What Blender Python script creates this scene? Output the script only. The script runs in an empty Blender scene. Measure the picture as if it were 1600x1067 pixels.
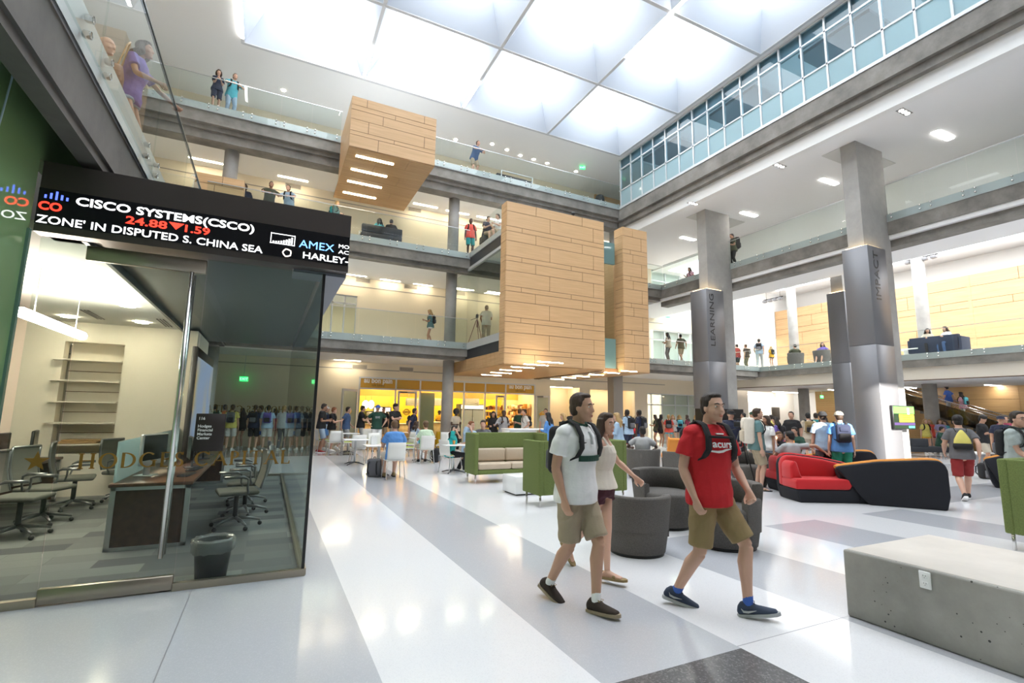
import bpy, bmesh, math, random
import numpy as np
from math import sin, cos, pi, radians as R
from mathutils import Vector, Matrix
SC = bpy.context.scene
COL = SC.collection
# ---------------------------------------------------------------- camera
CAMF, CAMH = 771.05, 1.6
_yaw, _pit, _rol = 0.454135, 0.1434046, 0.01695
_f = Vector((sin(_yaw)*cos(_pit), cos(_yaw)*cos(_pit), sin(_pit)))
_r0 = Vector((cos(_yaw), -sin(_yaw), 0)); _u0 = _r0.cross(_f)
_r = _r0*cos(_rol) + _u0*sin(_rol); _u = -_r0*sin(_rol) + _u0*cos(_rol)
cam = bpy.data.cameras.new('camera'); camo = bpy.data.objects.new('camera', cam); COL.objects.link(camo)
camo.matrix_world = Matrix(((_r.x, _u.x, -_f.x, 0), (_r.y, _u.y, -_f.y, 0), (_r.z, _u.z, -_f.z, CAMH), (0, 0, 0, 1)))
cam.sensor_width = 36; cam.sensor_fit = 'HORIZONTAL'; cam.lens = CAMF/1600*36; cam.clip_start = .05; cam.clip_end = 300
SC.camera = camo
# ---------------------------------------------------------------- world, exposure
W = bpy.data.worlds.new('World'); SC.world = W; W.use_nodes = True
_bg = W.node_tree.nodes['Background']; _bg.inputs[0].default_value = (.86, .93, 1, 1); _bg.inputs[1].default_value = 1.0
vs = SC.view_settings; vs.view_transform = 'Standard'; vs.look = 'None'; vs.gamma = 1; vs.exposure = 0.6; vs.use_curve_mapping = False
SC.cycles.use_denoising = True
SC.cycles.max_bounces = 10; SC.cycles.diffuse_bounces = 6; SC.cycles.glossy_bounces = 4; SC.cycles.transparent_max_bounces = 24
SC.cycles.transmission_bounces = 6; SC.cycles.caustics_reflective = False; SC.cycles.caustics_refractive = False
SC.cycles.sample_clamp_indirect = 10
# daylight through the skylights: one area lamp filling each opening of the roof grid
def area(name, loc, sx, sy, power, color=(1, 1, 1), rot=(0, 0, 0), spread=None):
    l = bpy.data.lights.new(name, 'AREA'); l.shape = 'RECTANGLE'; l.size = sx; l.size_y = sy; l.energy = power; l.color = color
    if spread: l.spread = spread
    o = bpy.data.objects.new(name, l); o.location = loc; o.rotation_euler = rot; COL.objects.link(o); return o
SKX = [-6.3, -1.9, 2.5, 6.85, 11.3, 15.75]; SKY = [19.6, 15.4, 11.2, 7.0, 2.8, -1.4, -5.6]
for i in range(1, 5):
    for j in range(6):
        x0, x1, y1, y0 = SKX[i], SKX[i+1], SKY[j], SKY[j+1]
        area('skylight_daylight', ((x0+x1)/2, (y0+y1)/2, 16.38), 2.9, 2.7, 78, (.93, .97, 1))
# daylight lamp added behind the camera; low sun through two openings cut for it
area('added_daylight', (20, -7.9, 5.5), 22, 9, 900, (.97, .98, 1), (-pi/2, 0, 0))
_s = bpy.data.lights.new('sun', 'SUN'); _s.energy = 16; _s.angle = R(.6); _s.color = (1, .95, .86)
_so = bpy.data.objects.new('sun', _s); COL.objects.link(_so); _so.rotation_euler = Vector((.2, 1, -.364)).to_track_quat('-Z', 'Y').to_euler(); _so.location = (10, -20, 14)
# ---------------------------------------------------------------- points on the photograph's rays (used to survey the place)
def ray(px, py): return _r*((px-800)/CAMF) - _u*((py-533.5)/CAMF) + _f
def atz(px, py, z=0.0):
    d = ray(px, py); return Vector((0, 0, CAMH)) + d*((z-CAMH)/d.z)
def aty(px, py, y):
    d = ray(px, py); return Vector((0, 0, CAMH)) + d*(y/d.y)
def atx(px, py, x):
    d = ray(px, py); return Vector((0, 0, CAMH)) + d*(x/d.x)
def atd(px, dep):      # ground point in the vertical plane of column px, dep metres along the view
    d = ray(px, 640); w = _f; t = dep/d.dot(w); p = d*t; return Vector((p.x, p.y, 0))
# ---------------------------------------------------------------- materials
MATS = {}
def M(name, col=(.8, .8, .8), rough=.5, metal=0., emit=None, es=1., spec=.5, bump=None, noise=None, alpha=None, coat=0, sheen=0):
    """bump=(scale,strength[,stretch]) noise=(scale,amount[,detail]) varies the colour a little"""
    if name in MATS: return MATS[name]
    m = bpy.data.materials.new(name); m.use_nodes = True; MATS[name] = m
    nt = m.node_tree; b = nt.nodes['Principled BSDF']
    b.inputs['Base Color'].default_value = (*col, 1); b.inputs['Roughness'].default_value = rough; b.inputs['Metallic'].default_value = metal
    b.inputs['Specular IOR Level'].default_value = spec
    if coat: b.inputs['Coat Weight'].default_value = coat; b.inputs['Coat Roughness'].default_value = .03
    if sheen: b.inputs['Sheen Weight'].default_value = sheen
    if emit: b.inputs['Emission Color'].default_value = (*emit, 1); b.inputs['Emission Strength'].default_value = es
    if bump or noise:
        tc = nt.nodes.new('ShaderNodeTexCoord')
    if noise:
        n = nt.nodes.new('ShaderNodeTexNoise'); n.inputs['Scale'].default_value = noise[0]; n.inputs['Detail'].default_value = noise[2] if len(noise) > 2 else 4
        nt.links.new(tc.outputs['Object'], n.inputs['Vector'])
        mr = nt.nodes.new('ShaderNodeMapRange'); mr.inputs[1].default_value = .3; mr.inputs[2].default_value = .7
        mr.inputs[3].default_value = 1-noise[1]; mr.inputs[4].default_value = 1+noise[1]
        nt.links.new(n.outputs['Fac'], mr.inputs[0])
        mx = nt.nodes.new('ShaderNodeVectorMath'); mx.operation = 'SCALE'; mx.inputs[0].default_value = col
        nt.links.new(mr.outputs[0], mx.inputs['Scale']); nt.links.new(mx.outputs[0], b.inputs['Base Color'])
    if bump:
        n = nt.nodes.new('ShaderNodeTexNoise'); n.inputs['Scale'].default_value = bump[0]; n.inputs['Detail'].default_value = 3
        v = tc.outputs['Object']
        if len(bump) > 2:
            mp = nt.nodes.new('ShaderNodeMapping'); mp.inputs['Scale'].default_value = bump[2]; nt.links.new(v, mp.inputs[0]); v = mp.outputs[0]
        nt.links.new(v, n.inputs['Vector'])
        bp = nt.nodes.new('ShaderNodeBump'); bp.inputs['Strength'].default_value = bump[1]; bp.inputs['Distance'].default_value = .02
        nt.links.new(n.outputs['Fac'], bp.inputs['Height']); nt.links.new(bp.outputs[0], b.inputs['Normal'])
    return m
def glass(name, tint=(.9, .97, .95), refl=1.0, ior=1.5, rough=.0, diff=0., dcol=(.8, .9, .92)):
    """thin architectural pane: Fresnel mix of clear transmission and mirror, plus an optional frosted share"""
    if name in MATS: return MATS[name]
    m = bpy.data.materials.new(name); m.use_nodes = True; MATS[name] = m; nt = m.node_tree
    for n in list(nt.nodes):
        if n.type != 'OUTPUT_MATERIAL': nt.nodes.remove(n)
    out = [n for n in nt.nodes if n.type == 'OUTPUT_MATERIAL'][0]
    tr = nt.nodes.new('ShaderNodeBsdfTransparent'); tr.inputs[0].default_value = (*tint, 1)
    gl = nt.nodes.new('ShaderNodeBsdfGlossy'); gl.inputs['Roughness'].default_value = rough
    fr = nt.nodes.new('ShaderNodeFresnel'); fr.inputs[0].default_value = ior
    sc = nt.nodes.new('ShaderNodeMath'); sc.operation = 'MULTIPLY'; sc.inputs[1].default_value = refl; sc.use_clamp = True
    ge = nt.nodes.new('ShaderNodeNewGeometry'); iv = nt.nodes.new('ShaderNodeMath'); iv.operation = 'SUBTRACT'; iv.inputs[0].default_value = 1
    nt.links.new(ge.outputs['Backfacing'], iv.inputs[1]); fm = nt.nodes.new('ShaderNodeMath'); fm.operation = 'MULTIPLY'
    nt.links.new(fr.outputs[0], fm.inputs[0]); nt.links.new(iv.outputs[0], fm.inputs[1])      # mirror only on the face the light meets first
    nt.links.new(fm.outputs[0], sc.inputs[0])
    base = tr.outputs[0]
    if diff:
        d = nt.nodes.new('ShaderNodeBsdfDiffuse'); d.inputs[0].default_value = (*dcol, 1)
        t2 = nt.nodes.new('ShaderNodeBsdfTranslucent'); t2.inputs[0].default_value = (*dcol, 1)
        m0 = nt.nodes.new('ShaderNodeMixShader'); m0.inputs[0].default_value = .5
        nt.links.new(d.outputs[0], m0.inputs[1]); nt.links.new(t2.outputs[0], m0.inputs[2])
        m1 = nt.nodes.new('ShaderNodeMixShader'); m1.inputs[0].default_value = diff
        nt.links.new(base, m1.inputs[1]); nt.links.new(m0.outputs[0], m1.inputs[2]); base = m1.outputs[0]
    mx = nt.nodes.new('ShaderNodeMixShader'); nt.links.new(sc.outputs[0], mx.inputs[0]); nt.links.new(base, mx.inputs[1]); nt.links.new(gl.outputs[0], mx.inputs[2])
    nt.links.new(mx.outputs[0], out.inputs['Surface'])
    return m
def concrete(name, col, pit=0.0, blot=.25):
    if name in MATS: return MATS[name]
    m = M(name, col, .75); nt = m.node_tree; b = nt.nodes['Principled BSDF']
    tc = nt.nodes.new('ShaderNodeTexCoord')
    n = nt.nodes.new('ShaderNodeTexNoise'); n.inputs['Scale'].default_value = 1.3; n.inputs['Detail'].default_value = 8; n.inputs['Roughness'].default_value = .65
    nt.links.new(tc.outputs['Object'], n.inputs['Vector'])
    mr = nt.nodes.new('ShaderNodeMapRange'); mr.inputs[1].default_value = .3; mr.inputs[2].default_value = .7; mr.inputs[3].default_value = 1-blot; mr.inputs[4].default_value = 1+blot
    nt.links.new(n.outputs['Fac'], mr.inputs[0])
    mx = nt.nodes.new('ShaderNodeVectorMath'); mx.operation = 'SCALE'; mx.inputs[0].default_value = col
    nt.links.new(mr.outputs[0], mx.inputs['Scale'])
    last = mx.outputs[0]
    if pit:
        v = nt.nodes.new('ShaderNodeTexVoronoi'); v.inputs['Scale'].default_value = 25; v.inputs['Randomness'].default_value = 1
        n2 = nt.nodes.new('ShaderNodeTexNoise'); n2.inputs['Scale'].default_value = 3.2
        nt.links.new(tc.outputs['Object'], v.inputs['Vector']); nt.links.new(tc.outputs['Object'], n2.inputs['Vector'])
        th = nt.nodes.new('ShaderNodeMapRange'); th.inputs[1].default_value = .46; th.inputs[2].default_value = .7; th.inputs[3].default_value = 0; th.inputs[4].default_value = .2
        nt.links.new(n2.outputs['Fac'], th.inputs[0])
        lt = nt.nodes.new('ShaderNodeMath'); lt.operation = 'LESS_THAN'; nt.links.new(v.outputs['Distance'], lt.inputs[0]); nt.links.new(th.outputs[0], lt.inputs[1])
        mm = nt.nodes.new('ShaderNodeMix'); mm.data_type = 'RGBA'; mm.inputs[7].default_value = (.05, .05, .045, 1)
        nt.links.new(lt.outputs[0], mm.inputs[0]); nt.links.new(last, mm.inputs[6]); last = mm.outputs[2]
    nt.links.new(last, b.inputs['Base Color'])
    return m
def terrazzo(name, col, chip, amt=.3, rough=.09, scale=140):
    m = M(name, col, rough); nt = m.node_tree; b = nt.nodes['Principled BSDF']
    tc = nt.nodes.new('ShaderNodeTexCoord'); v = nt.nodes.new('ShaderNodeTexVoronoi'); v.inputs['Scale'].default_value = scale
    nt.links.new(tc.outputs['Object'], v.inputs['Vector'])
    mr = nt.nodes.new('ShaderNodeMapRange'); mr.inputs[1].default_value = .55; mr.inputs[2].default_value = 1; mr.inputs[3].default_value = 0; mr.inputs[4].default_value = amt
    nt.links.new(v.outputs['Color'], mr.inputs[0])
    mm = nt.nodes.new('ShaderNodeMix'); mm.data_type = 'RGBA'; mm.inputs[6].default_value = (*col, 1); mm.inputs[7].default_value = (*chip, 1)
    nt.links.new(mr.outputs[0], mm.inputs[0]); nt.links.new(mm.outputs[2], b.inputs['Base Color'])
    return m
def woodmat(name, c1, c2, rough=.38, axis=0, sc=1.0):
    m = M(name, c1, rough); nt = m.node_tree; b = nt.nodes['Principled BSDF']
    tc = nt.nodes.new('ShaderNodeTexCoord'); mp = nt.nodes.new('ShaderNodeMapping')
    s = [22*sc]*3; s[axis] = .9*sc; mp.inputs['Scale'].default_value = s
    n = nt.nodes.new('ShaderNodeTexNoise'); n.inputs['Scale'].default_value = 1; n.inputs['Detail'].default_value = 5
    nt.links.new(tc.outputs['Object'], mp.inputs[0]); nt.links.new(mp.outputs[0], n.inputs['Vector'])
    mr = nt.nodes.new('ShaderNodeMapRange'); mr.inputs[1].default_value = .3; mr.inputs[2].default_value = .7
    nt.links.new(n.outputs['Fac'], mr.inputs[0])
    mm = nt.nodes.new('ShaderNodeMix'); mm.data_type = 'RGBA'; mm.inputs[6].default_value = (*c1, 1); mm.inputs[7].default_value = (*c2, 1)
    nt.links.new(mr.outputs[0], mm.inputs[0]); nt.links.new(mm.outputs[2], b.inputs['Base Color'])
    return m
# ---------------------------------------------------------------- mesh builder
class MB:
    def __init__(s): s.v = []; s.f = []; s.m = []; s.mi = 0; s.sm = []; s.smooth = False
    def mat(s, i): s.mi = i; return s
    def add(s, vs, fs):
        o = len(s.v); s.v += [tuple(p) for p in vs]
        for f in fs: s.f.append([o+i for i in f]); s.m.append(s.mi); s.sm.append(s.smooth)
        return s
    def box(s, x0, x1, y0, y1, z0, z1):
        x0, x1 = min(x0, x1), max(x0, x1); y0, y1 = min(y0, y1), max(y0, y1); z0, z1 = min(z0, z1), max(z0, z1)
        return s.add([(x0, y0, z0), (x1, y0, z0), (x1, y1, z0), (x0, y1, z0), (x0, y0, z1), (x1, y0, z1), (x1, y1, z1), (x0, y1, z1)],
                     [(0, 3, 2, 1), (4, 5, 6, 7), (0, 1, 5, 4), (1, 2, 6, 5), (2, 3, 7, 6), (3, 0, 4, 7)])
    def rbox(s, x0, x1, y0, y1, z0, z1, r=.02, seg=2):
        bm = bmesh.new(); bmesh.ops.create_cube(bm, size=1)
        for v in bm.verts: v.co = ((x0+x1)/2+v.co.x*(x1-x0), (y0+y1)/2+v.co.y*(y1-y0), (z0+z1)/2+v.co.z*(z1-z0))
        bmesh.ops.bevel(bm, geom=bm.edges[:], offset=min(r, .49*min(abs(x1-x0), abs(y1-y0), abs(z1-z0))), segments=seg, affect='EDGES', profile=.5)
        bm.verts.index_update(); o = s.smooth; s.smooth = True
        s.add([v.co for v in bm.verts], [[v.index for v in f.verts] for f in bm.faces]); s.smooth = o; bm.free(); return s
    def quad(s, a, b, c, d): return s.add([a, b, c, d], [(0, 1, 2, 3)])
    def prism(s, poly, a, b, axis='z'):
        """poly: 2-D outline; extruded along axis from a to b. axis z:(x,y) y:(x,z) x:(y,z)"""
        n = len(poly)
        def P(p, h): return (p[0], p[1], h) if axis == 'z' else ((p[0], h, p[1]) if axis == 'y' else (h, p[0], p[1]))
        vs = [P(p, a) for p in poly]+[P(p, b) for p in poly]
        fs = [list(range(n))[::-1], list(range(n, 2*n))]+[[i, (i+1) % n, n+(i+1) % n, n+i] for i in range(n)]
        return s.add(vs, fs)
    def tube(s, pts, r, n=8, cap=True, closed=False):
        pts = [Vector(p) for p in pts]; k = len(pts); rs = r if isinstance(r, (list, tuple)) else [r]*k
        vs = []; up = None
        for i, p in enumerate(pts):
            if closed: t = (pts[(i+1) % k]-pts[i-1]).normalized()
            else: t = (pts[min(i+1, k-1)]-pts[max(i-1, 0)]).normalized()
            if up is None:
                up = Vector((0, 0, 1)) if abs(t.z) < .9 else Vector((1, 0, 0))
            sd = t.cross(up).normalized(); up = sd.cross(t).normalized()
            for j in range(n):
                a = 2*pi*j/n; vs.append(p+(sd*cos(a)+up*sin(a))*rs[i])
        fs = [[i*n+j, i*n+(j+1) % n, (i+1)*n+(j+1) % n, (i+1)*n+j] for i in range(k-1) for j in range(n)]
        if closed: fs += [[(k-1)*n+j, (k-1)*n+(j+1) % n, (j+1) % n, j] for j in range(n)]
        elif cap: fs += [list(range(n))[::-1], [(k-1)*n+j for j in range(n)]]
        o = s.smooth; s.smooth = True; s.add(vs, fs); s.smooth = o; return s
    def cyl(s, x, y, z0, z1, r, n=24, r1=None):
        r1 = r if r1 is None else r1
        vs = [(x+r*cos(2*pi*i/n), y+r*sin(2*pi*i/n), z0) for i in range(n)]+[(x+r1*cos(2*pi*i/n), y+r1*sin(2*pi*i/n), z1) for i in range(n)]
        o = s.smooth; s.smooth = True
        s.add(vs, [[i, (i+1) % n, n+(i+1) % n, n+i] for i in range(n)]); s.smooth = False
        k = len(s.v)-2*n
        s.f += [[k+i for i in range(n)][::-1], [k+n+i for i in range(n)]]; s.m += [s.mi]*2; s.sm += [False]*2; s.smooth = o
        return s
    def lathe(s, prof, x=0, y=0, n=24, a0=0, a1=2*pi):
        k = len(prof); full = abs(a1-a0-2*pi) < 1e-6; nn = n if full else n+1
        vs = [(x+r*cos(a0+(a1-a0)*j/n), y+r*sin(a0+(a1-a0)*j/n), z) for (r, z) in prof for j in range(nn)]
        fs = [[i*nn+j, i*nn+(j+1) % nn, (i+1)*nn+(j+1) % nn, (i+1)*nn+j] for i in range(k-1) for j in range(nn if full else n)]
        o = s.smooth; s.smooth = True; s.add(vs, fs); s.smooth = o; return s
    def ball(s, c, r, n=12, rot=None):
        rx, ry, rz = r if isinstance(r, (tuple, list)) else (r, r, r); m = n//2+1
        c = Vector(c); vs = []; q = rot or Matrix.Identity(3)
        vs.append(c+q @ Vector((0, 0, -rz)))
        for i in range(1, m):
            t = -pi/2+pi*i/m
            for j in range(n): vs.append(c+q @ Vector((rx*cos(t)*cos(2*pi*j/n), ry*cos(t)*sin(2*pi*j/n), rz*sin(t))))
        vs.append(c+q @ Vector((0, 0, rz))); L = len(vs)-1
        fs = [[0, 1+(j+1) % n, 1+j] for j in range(n)]
        fs += [[1+i*n+j, 1+i*n+(j+1) % n, 1+(i+1)*n+(j+1) % n, 1+(i+1)*n+j] for i in range(m-2) for j in range(n)]
        fs += [[1+(m-2)*n+j, 1+(m-2)*n+(j+1) % n, L] for j in range(n)]
        o = s.smooth; s.smooth = True; s.add(vs, fs); s.smooth = o; return s
    def xf(s, mtx, start=0):
        s.v[start:] = [tuple(mtx @ Vector(p)) for p in s.v[start:]]; return s
    def mesh(s, name):
        me = bpy.data.meshes.new(name); me.from_pydata(s.v, [], s.f)
        me.polygons.foreach_set('material_index', s.m); me.polygons.foreach_set('use_smooth', s.sm); me.update(); return me
    def build(s, name, mats, parent=None, loc=None, rz=0, world=True):
        """world vertices: recentred on the mesh's base so that every object has a sensible origin"""
        mats = mats if isinstance(mats, (list, tuple)) else [mats]
        off = Vector((0, 0, 0))
        if parent is None and loc is None and s.v:
            a = np.array(s.v); off = Vector(((a[:, 0].min()+a[:, 0].max())/2, (a[:, 1].min()+a[:, 1].max())/2, a[:, 2].min()))
            s.v = [tuple(p) for p in (a-np.array(off))]
        me = s.mesh(name)
        for m in mats: me.materials.append(m)
        o = bpy.data.objects.new(name, me); COL.objects.link(o)
        if parent is not None: o.parent = parent
        o.location = loc if loc is not None else off; o.rotation_euler = (0, 0, rz)
        return o
def tag(o, label=None, cat=None, group=None, kind=None):
    if label: o['label'] = label
    if cat: o['category'] = cat
    if group: o['group'] = group
    if kind: o['kind'] = kind
    return o
def struct(o, label=None):
    o['kind'] = 'structure'
    if label: o['label'] = label
    return o
def empty(name, loc, rz=0, label=None, cat=None, group=None):
    o = bpy.data.objects.new(name, None); o.empty_display_size = .1; COL.objects.link(o); o.location = loc; o.rotation_euler = (0, 0, rz)
    return tag(o, label, cat, group)
KIDS = {}
def kids(o): return [c for c in bpy.data.objects if c.parent == o]
def dup(o, parent=None, loc=None, rz=None, label=None, group=None):
    c = o.copy(); COL.objects.link(c)
    if parent is not None: c.parent = parent
    if loc is not None: c.location = loc
    if rz is not None: c.rotation_euler = (0, 0, rz)
    if label: c['label'] = label
    if group: c['group'] = group
    for ch in list(o.children): dup(ch, c)
    return c
def text_mesh(s, size, mat, name, parent=None, loc=(0, 0, 0), rot=(pi/2, 0, 0), bold=0., ext=.002, align='LEFT', sx=1.0, width=None, mirror=False, spacing=1.0):
    cu = bpy.data.curves.new(name, 'FONT'); cu.body = s; cu.size = size; cu.extrude = ext; cu.offset = bold; cu.align_x = align; cu.space_character = spacing
    cu.resolution_u = 3
    t = bpy.data.objects.new(name, cu); COL.objects.link(t)
    dg = bpy.context.evaluated_depsgraph_get(); me = bpy.data.meshes.new_from_object(t.evaluated_get(dg)); bpy.data.objects.remove(t)
    a = np.zeros(len(me.vertices)*3); me.vertices.foreach_get('co', a); a = a.reshape(-1, 3)
    if width:
        w = a[:, 0].max()-a[:, 0].min(); a[:, 0] = (a[:, 0]-a[:, 0].min())*width/w
    else: a[:, 0] *= sx
    if mirror: a[:, 0] *= -1
    me.vertices.foreach_set('co', a.ravel()); me.update(); me.name = name
    me.materials.clear(); me.materials.append(mat)
    o = bpy.data.objects.new(name, me); COL.objects.link(o); o.location = loc; o.rotation_euler = rot
    if parent is not None: o.parent = parent
    return o
# ---------------------------------------------------------------- shared materials
white_paint = M('white_paint', (.84, .84, .83), .6)
ceil_white = M('ceiling_white', (.86, .86, .86), .7)
cream = M('cream_paint', (.86, .765, .60), .6)
conc = concrete('board_formed_concrete', (.225, .21, .19), 0, .35)
conc_col = concrete('column_concrete', (.37, .36, .34), 0, .15)
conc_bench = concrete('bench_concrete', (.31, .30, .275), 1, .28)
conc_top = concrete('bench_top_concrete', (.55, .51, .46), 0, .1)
wood = woodmat('maple_panel', (.68, .44, .235), (.575, .36, .18), .36, 0)
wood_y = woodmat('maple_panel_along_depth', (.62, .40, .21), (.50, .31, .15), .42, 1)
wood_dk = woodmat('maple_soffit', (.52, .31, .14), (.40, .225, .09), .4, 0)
seam = M('panel_seam', (.13, .07, .035), .8)
gl_rail = glass('balustrade_glass', (.94, .972, .962), .9, 1.5)
gl_clear = glass('clear_glass', (.90, .95, .93), 1.0, 1.5)
gl_booth = glass('booth_glass', (.88, .93, .91), 1.0, 1.5)
gl_blue = glass('blue_tinted_glass', (.74, .88, .93), 1.0, 1.5)
gl_frost = glass('frosted_glass', (.8, .9, .92), .8, 1.45, .1, .75, (.62, .78, .82))
gl_teal = glass('teal_spandrel_glass', (.5, .7, .7), 1.0, 1.5, .05, .85, (.30, .47, .47))
gl_green = M('green_back_painted_glass', (.24, .40, .18), .02, spec=1.0, coat=1)
alum = M('brushed_aluminium', (.62, .63, .64), .35, .9)
alum_lt = M('painted_aluminium', (.70, .72, .74), .4, .3)
clampm = M('slab_edge_metal', (.50, .52, .53), .45, .1, bump=(6, .15))
steel = M('polished_steel', (.75, .74, .72), .15, 1)
brass = M('brushed_bronze_steel', (.42, .37, .30), .3, .9, bump=(3, .1, (60, 1, 60)))
darkpan = M('dark_metal_panel', (.21, .21, .225), .42, .35)
blackm = M('black_metal', (.015, .015, .016), .35)
lampm = M('fluorescent_lens', (1, .96, .88), .4, emit=(1, .87, .64), es=28)
lamp_n = M('fluorescent_lens_neutral', (1, .98, .95), .4, emit=(1, .97, .92), es=28)
exitm = M('exit_sign_green', (.02, .5, .12), .4, emit=(.03, .9, .2), es=1.6)
louver = M('vent_louver', (.30, .27, .23), .5)
black = M('black_plastic', (.012, .012, .013), .4)
# ================================================================ THE SETTING
YB = 20.0          # face of the far balconies
YW = 24.0          # far wall
XR = 16.0          # glazed corridor on the right
X3 = 18.8          # third-floor edge on the right
X2 = 26.4          # second-floor edge on the right
XL = -1.48         # left balcony edge
F2, F3, F4 = 4.58, 8.63, 12.65
B2, B3, B4 = 4.30, 8.36, 12.38
ZC = 15.2
# ---- floor: bands of pale and grey terrazzo, one mesh
t_white = terrazzo('terrazzo_white', (.74, .74, .755), (.55, .55, .58), .35, .1)
t_grey = terrazzo('terrazzo_grey', (.46, .47, .50), (.62, .62, .65), .35, .12)
t_dark = terrazzo('terrazzo_charcoal', (.10, .10, .105), (.35, .35, .36), .45, .16, 90)
t_brown = terrazzo('terrazzo_taupe', (.27, .24, .22), (.45, .42, .40), .3, .1)
joint = M('terrazzo_joint', (.22, .22, .24), .4)
def floor_mat(x, y):
    if abs(x+.475) < .004 and y < 5.45: return 4
    if abs(y-2.65) < .004 and x > 3.1: return 4
    if x < .74: return 1 if y < 18.8 else 3
    if x < 1.93: return 0 if y < 18.8 else 1
    if x < 3.1: return 2 if y < 2.62 else (1 if y < 18.8 else 3)
    if y > 21: return 3 if y > 22.4 or int(x/1.2) % 2 else 0
    if y < 5.2 and 4.3 < x < 10.5: return 1 if (4.3 < x < 5.5 or 6.75 < x < 7.95 or 9.2 < x < 10.4) else 0
    if x > 11.6 and y < 12.5: return 1 if ((y-.4) % 2.4) < 1.2 and y < 9 or (x > 19 and int(y/1.2) % 2) else 0
    if x > 20: return 3 if int(y/1.2) % 2 else 0
    return 0
xs = sorted(set([-12, -.479, -.471, .74, 1.93, 3.1, 4.3, 5.5, 6.75, 7.95, 9.2, 10.4, 10.5, 11.6, 19, 20, 36]+[4.8+1.2*k for k in range(26)]))
ys = sorted(set([-8, 2.62, 2.646, 2.654, 5.2, 5.45, 18.8, 21, 22.4, 32, 12.5, 9]+[.4+1.2*k for k in range(18)]+[1.2*k for k in range(26)]))
mb = MB()
for i in range(len(xs)-1):
    for j in range(len(ys)-1):
        a, b, c, d = xs[i], xs[i+1], ys[j], ys[j+1]
        mb.mi = floor_mat((a+b)/2, (c+d)/2); mb.quad((a, c, 0), (b, c, 0), (b, d, 0), (a, d, 0))
struct(mb.build('floor', [t_white, t_grey, t_dark, t_brown, joint], loc=(0, 0, 0)))
# ---- walls with openings
def wall_y(name, y, x0, x1, z0, z1, holes, m, th=.25):
    mb = MB(); cuts = sorted(set([x0, x1]+[h[0] for h in holes]+[h[1] for h in holes]))
    for a, b in zip(cuts[:-1], cuts[1:]):
        spans = [(z0, z1)]
        for h in holes:
            if h[0] <= a and b <= h[1]:
                ns = []
                for (p, q) in spans:
                    if h[2] > p: ns.append((p, min(q, h[2])))
                    if h[3] < q: ns.append((max(p, h[3]), q))
                spans = ns
        for p, q in spans:
            if q-p > 1e-4: mb.box(a, b, y, y+th, p, q)
    return struct(mb.build(name, m))
def wall_x(name, x, y0, y1, z0, z1, m, th=.25):
    return struct(MB().box(x, x+th, y0, y1, z0, z1).build(name, m))
def xa(px, py, y=YW): return aty(px, py, y).x
SF0, SF1, SFH, SFT = 3.78, 13.12, 2.62, 3.16
al1 = (xa(860, 640), xa(906, 640)); al2 = (xa(922, 640), xa(992, 640)); lob = (xa(1012, 640), xa(1087, 640))
wall_y('wall_back', YW, -12, 22.6, 0, 4.0, [(SF0, SF1, 0, SFT), (al1[0], al1[1], 0, 3.1), (al2[0], al2[1], 0, 3.05), (lob[0], lob[1], 0, 2.95)], cream)
L2d = (aty(498, 500, YW).x, aty(556, 500, YW).x); L2r = (xa(1017, 540), xa(1083, 540))
wall_y('wall_back_second_floor', YW, -12, 22.6, F2, 8.0, [(L2d[0], L2d[1], F2, 7.0), (L2r[0], L2r[1], F2, 7.05)], cream)
L3r = (xa(1017, 420), xa(1062, 420))
wall_y('wall_back_third_floor', YW, -12, 22.6, F3, 12.05, [(L3r[0], L3r[1], F3, 11)], cream)
L4o = [(-3.4, -2.0, F4, 14.6), (-1.2, 2.3, F4+.9, 14.6)]
wall_y('wall_back_fourth_floor', YW, -12, 22.6, F4, ZC, L4o, cream)
wall_x('wall_left', -8.25, -8, 24, 0, ZC, cream)
SUN_HOLES = [(13.6, 15.7, 6.2, 8.85), (8.35, 9.15, 6.6, 7.5)]  # unseen openings shaped so the sun lands on pillar and lounge chair
wall_y('wall_behind', -8.25, -8.25, 36, 0, ZC, SUN_HOLES, M('entrance_wall', (.12, .115, .11), .7))
wall_y('wall_back_far_rooms', 31, -12, 36, 0, ZC, [], cream)
wall_x('wall_right_outer', 35.6, -8, 31, 0, 12, white_paint)
# alcoves
for i, (a, b) in enumerate((al1, al2)):
    mb = MB(); mb.box(a-.1, a, YW+.25, YW+1.3, 0, 3.2).box(b, b+.1, YW+.25, YW+1.3, 0, 3.2).box(a-.1, b+.1, YW+1.3, YW+1.4, 0, 3.2).box(a-.1, b+.1, YW+.25, YW+1.4, 3.12, 3.22)
    struct(mb.build('wall_alcove', M('alcove_paint', (.80, .68, .48) if i == 0 else (.66, .60, .46), .6)))
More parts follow.
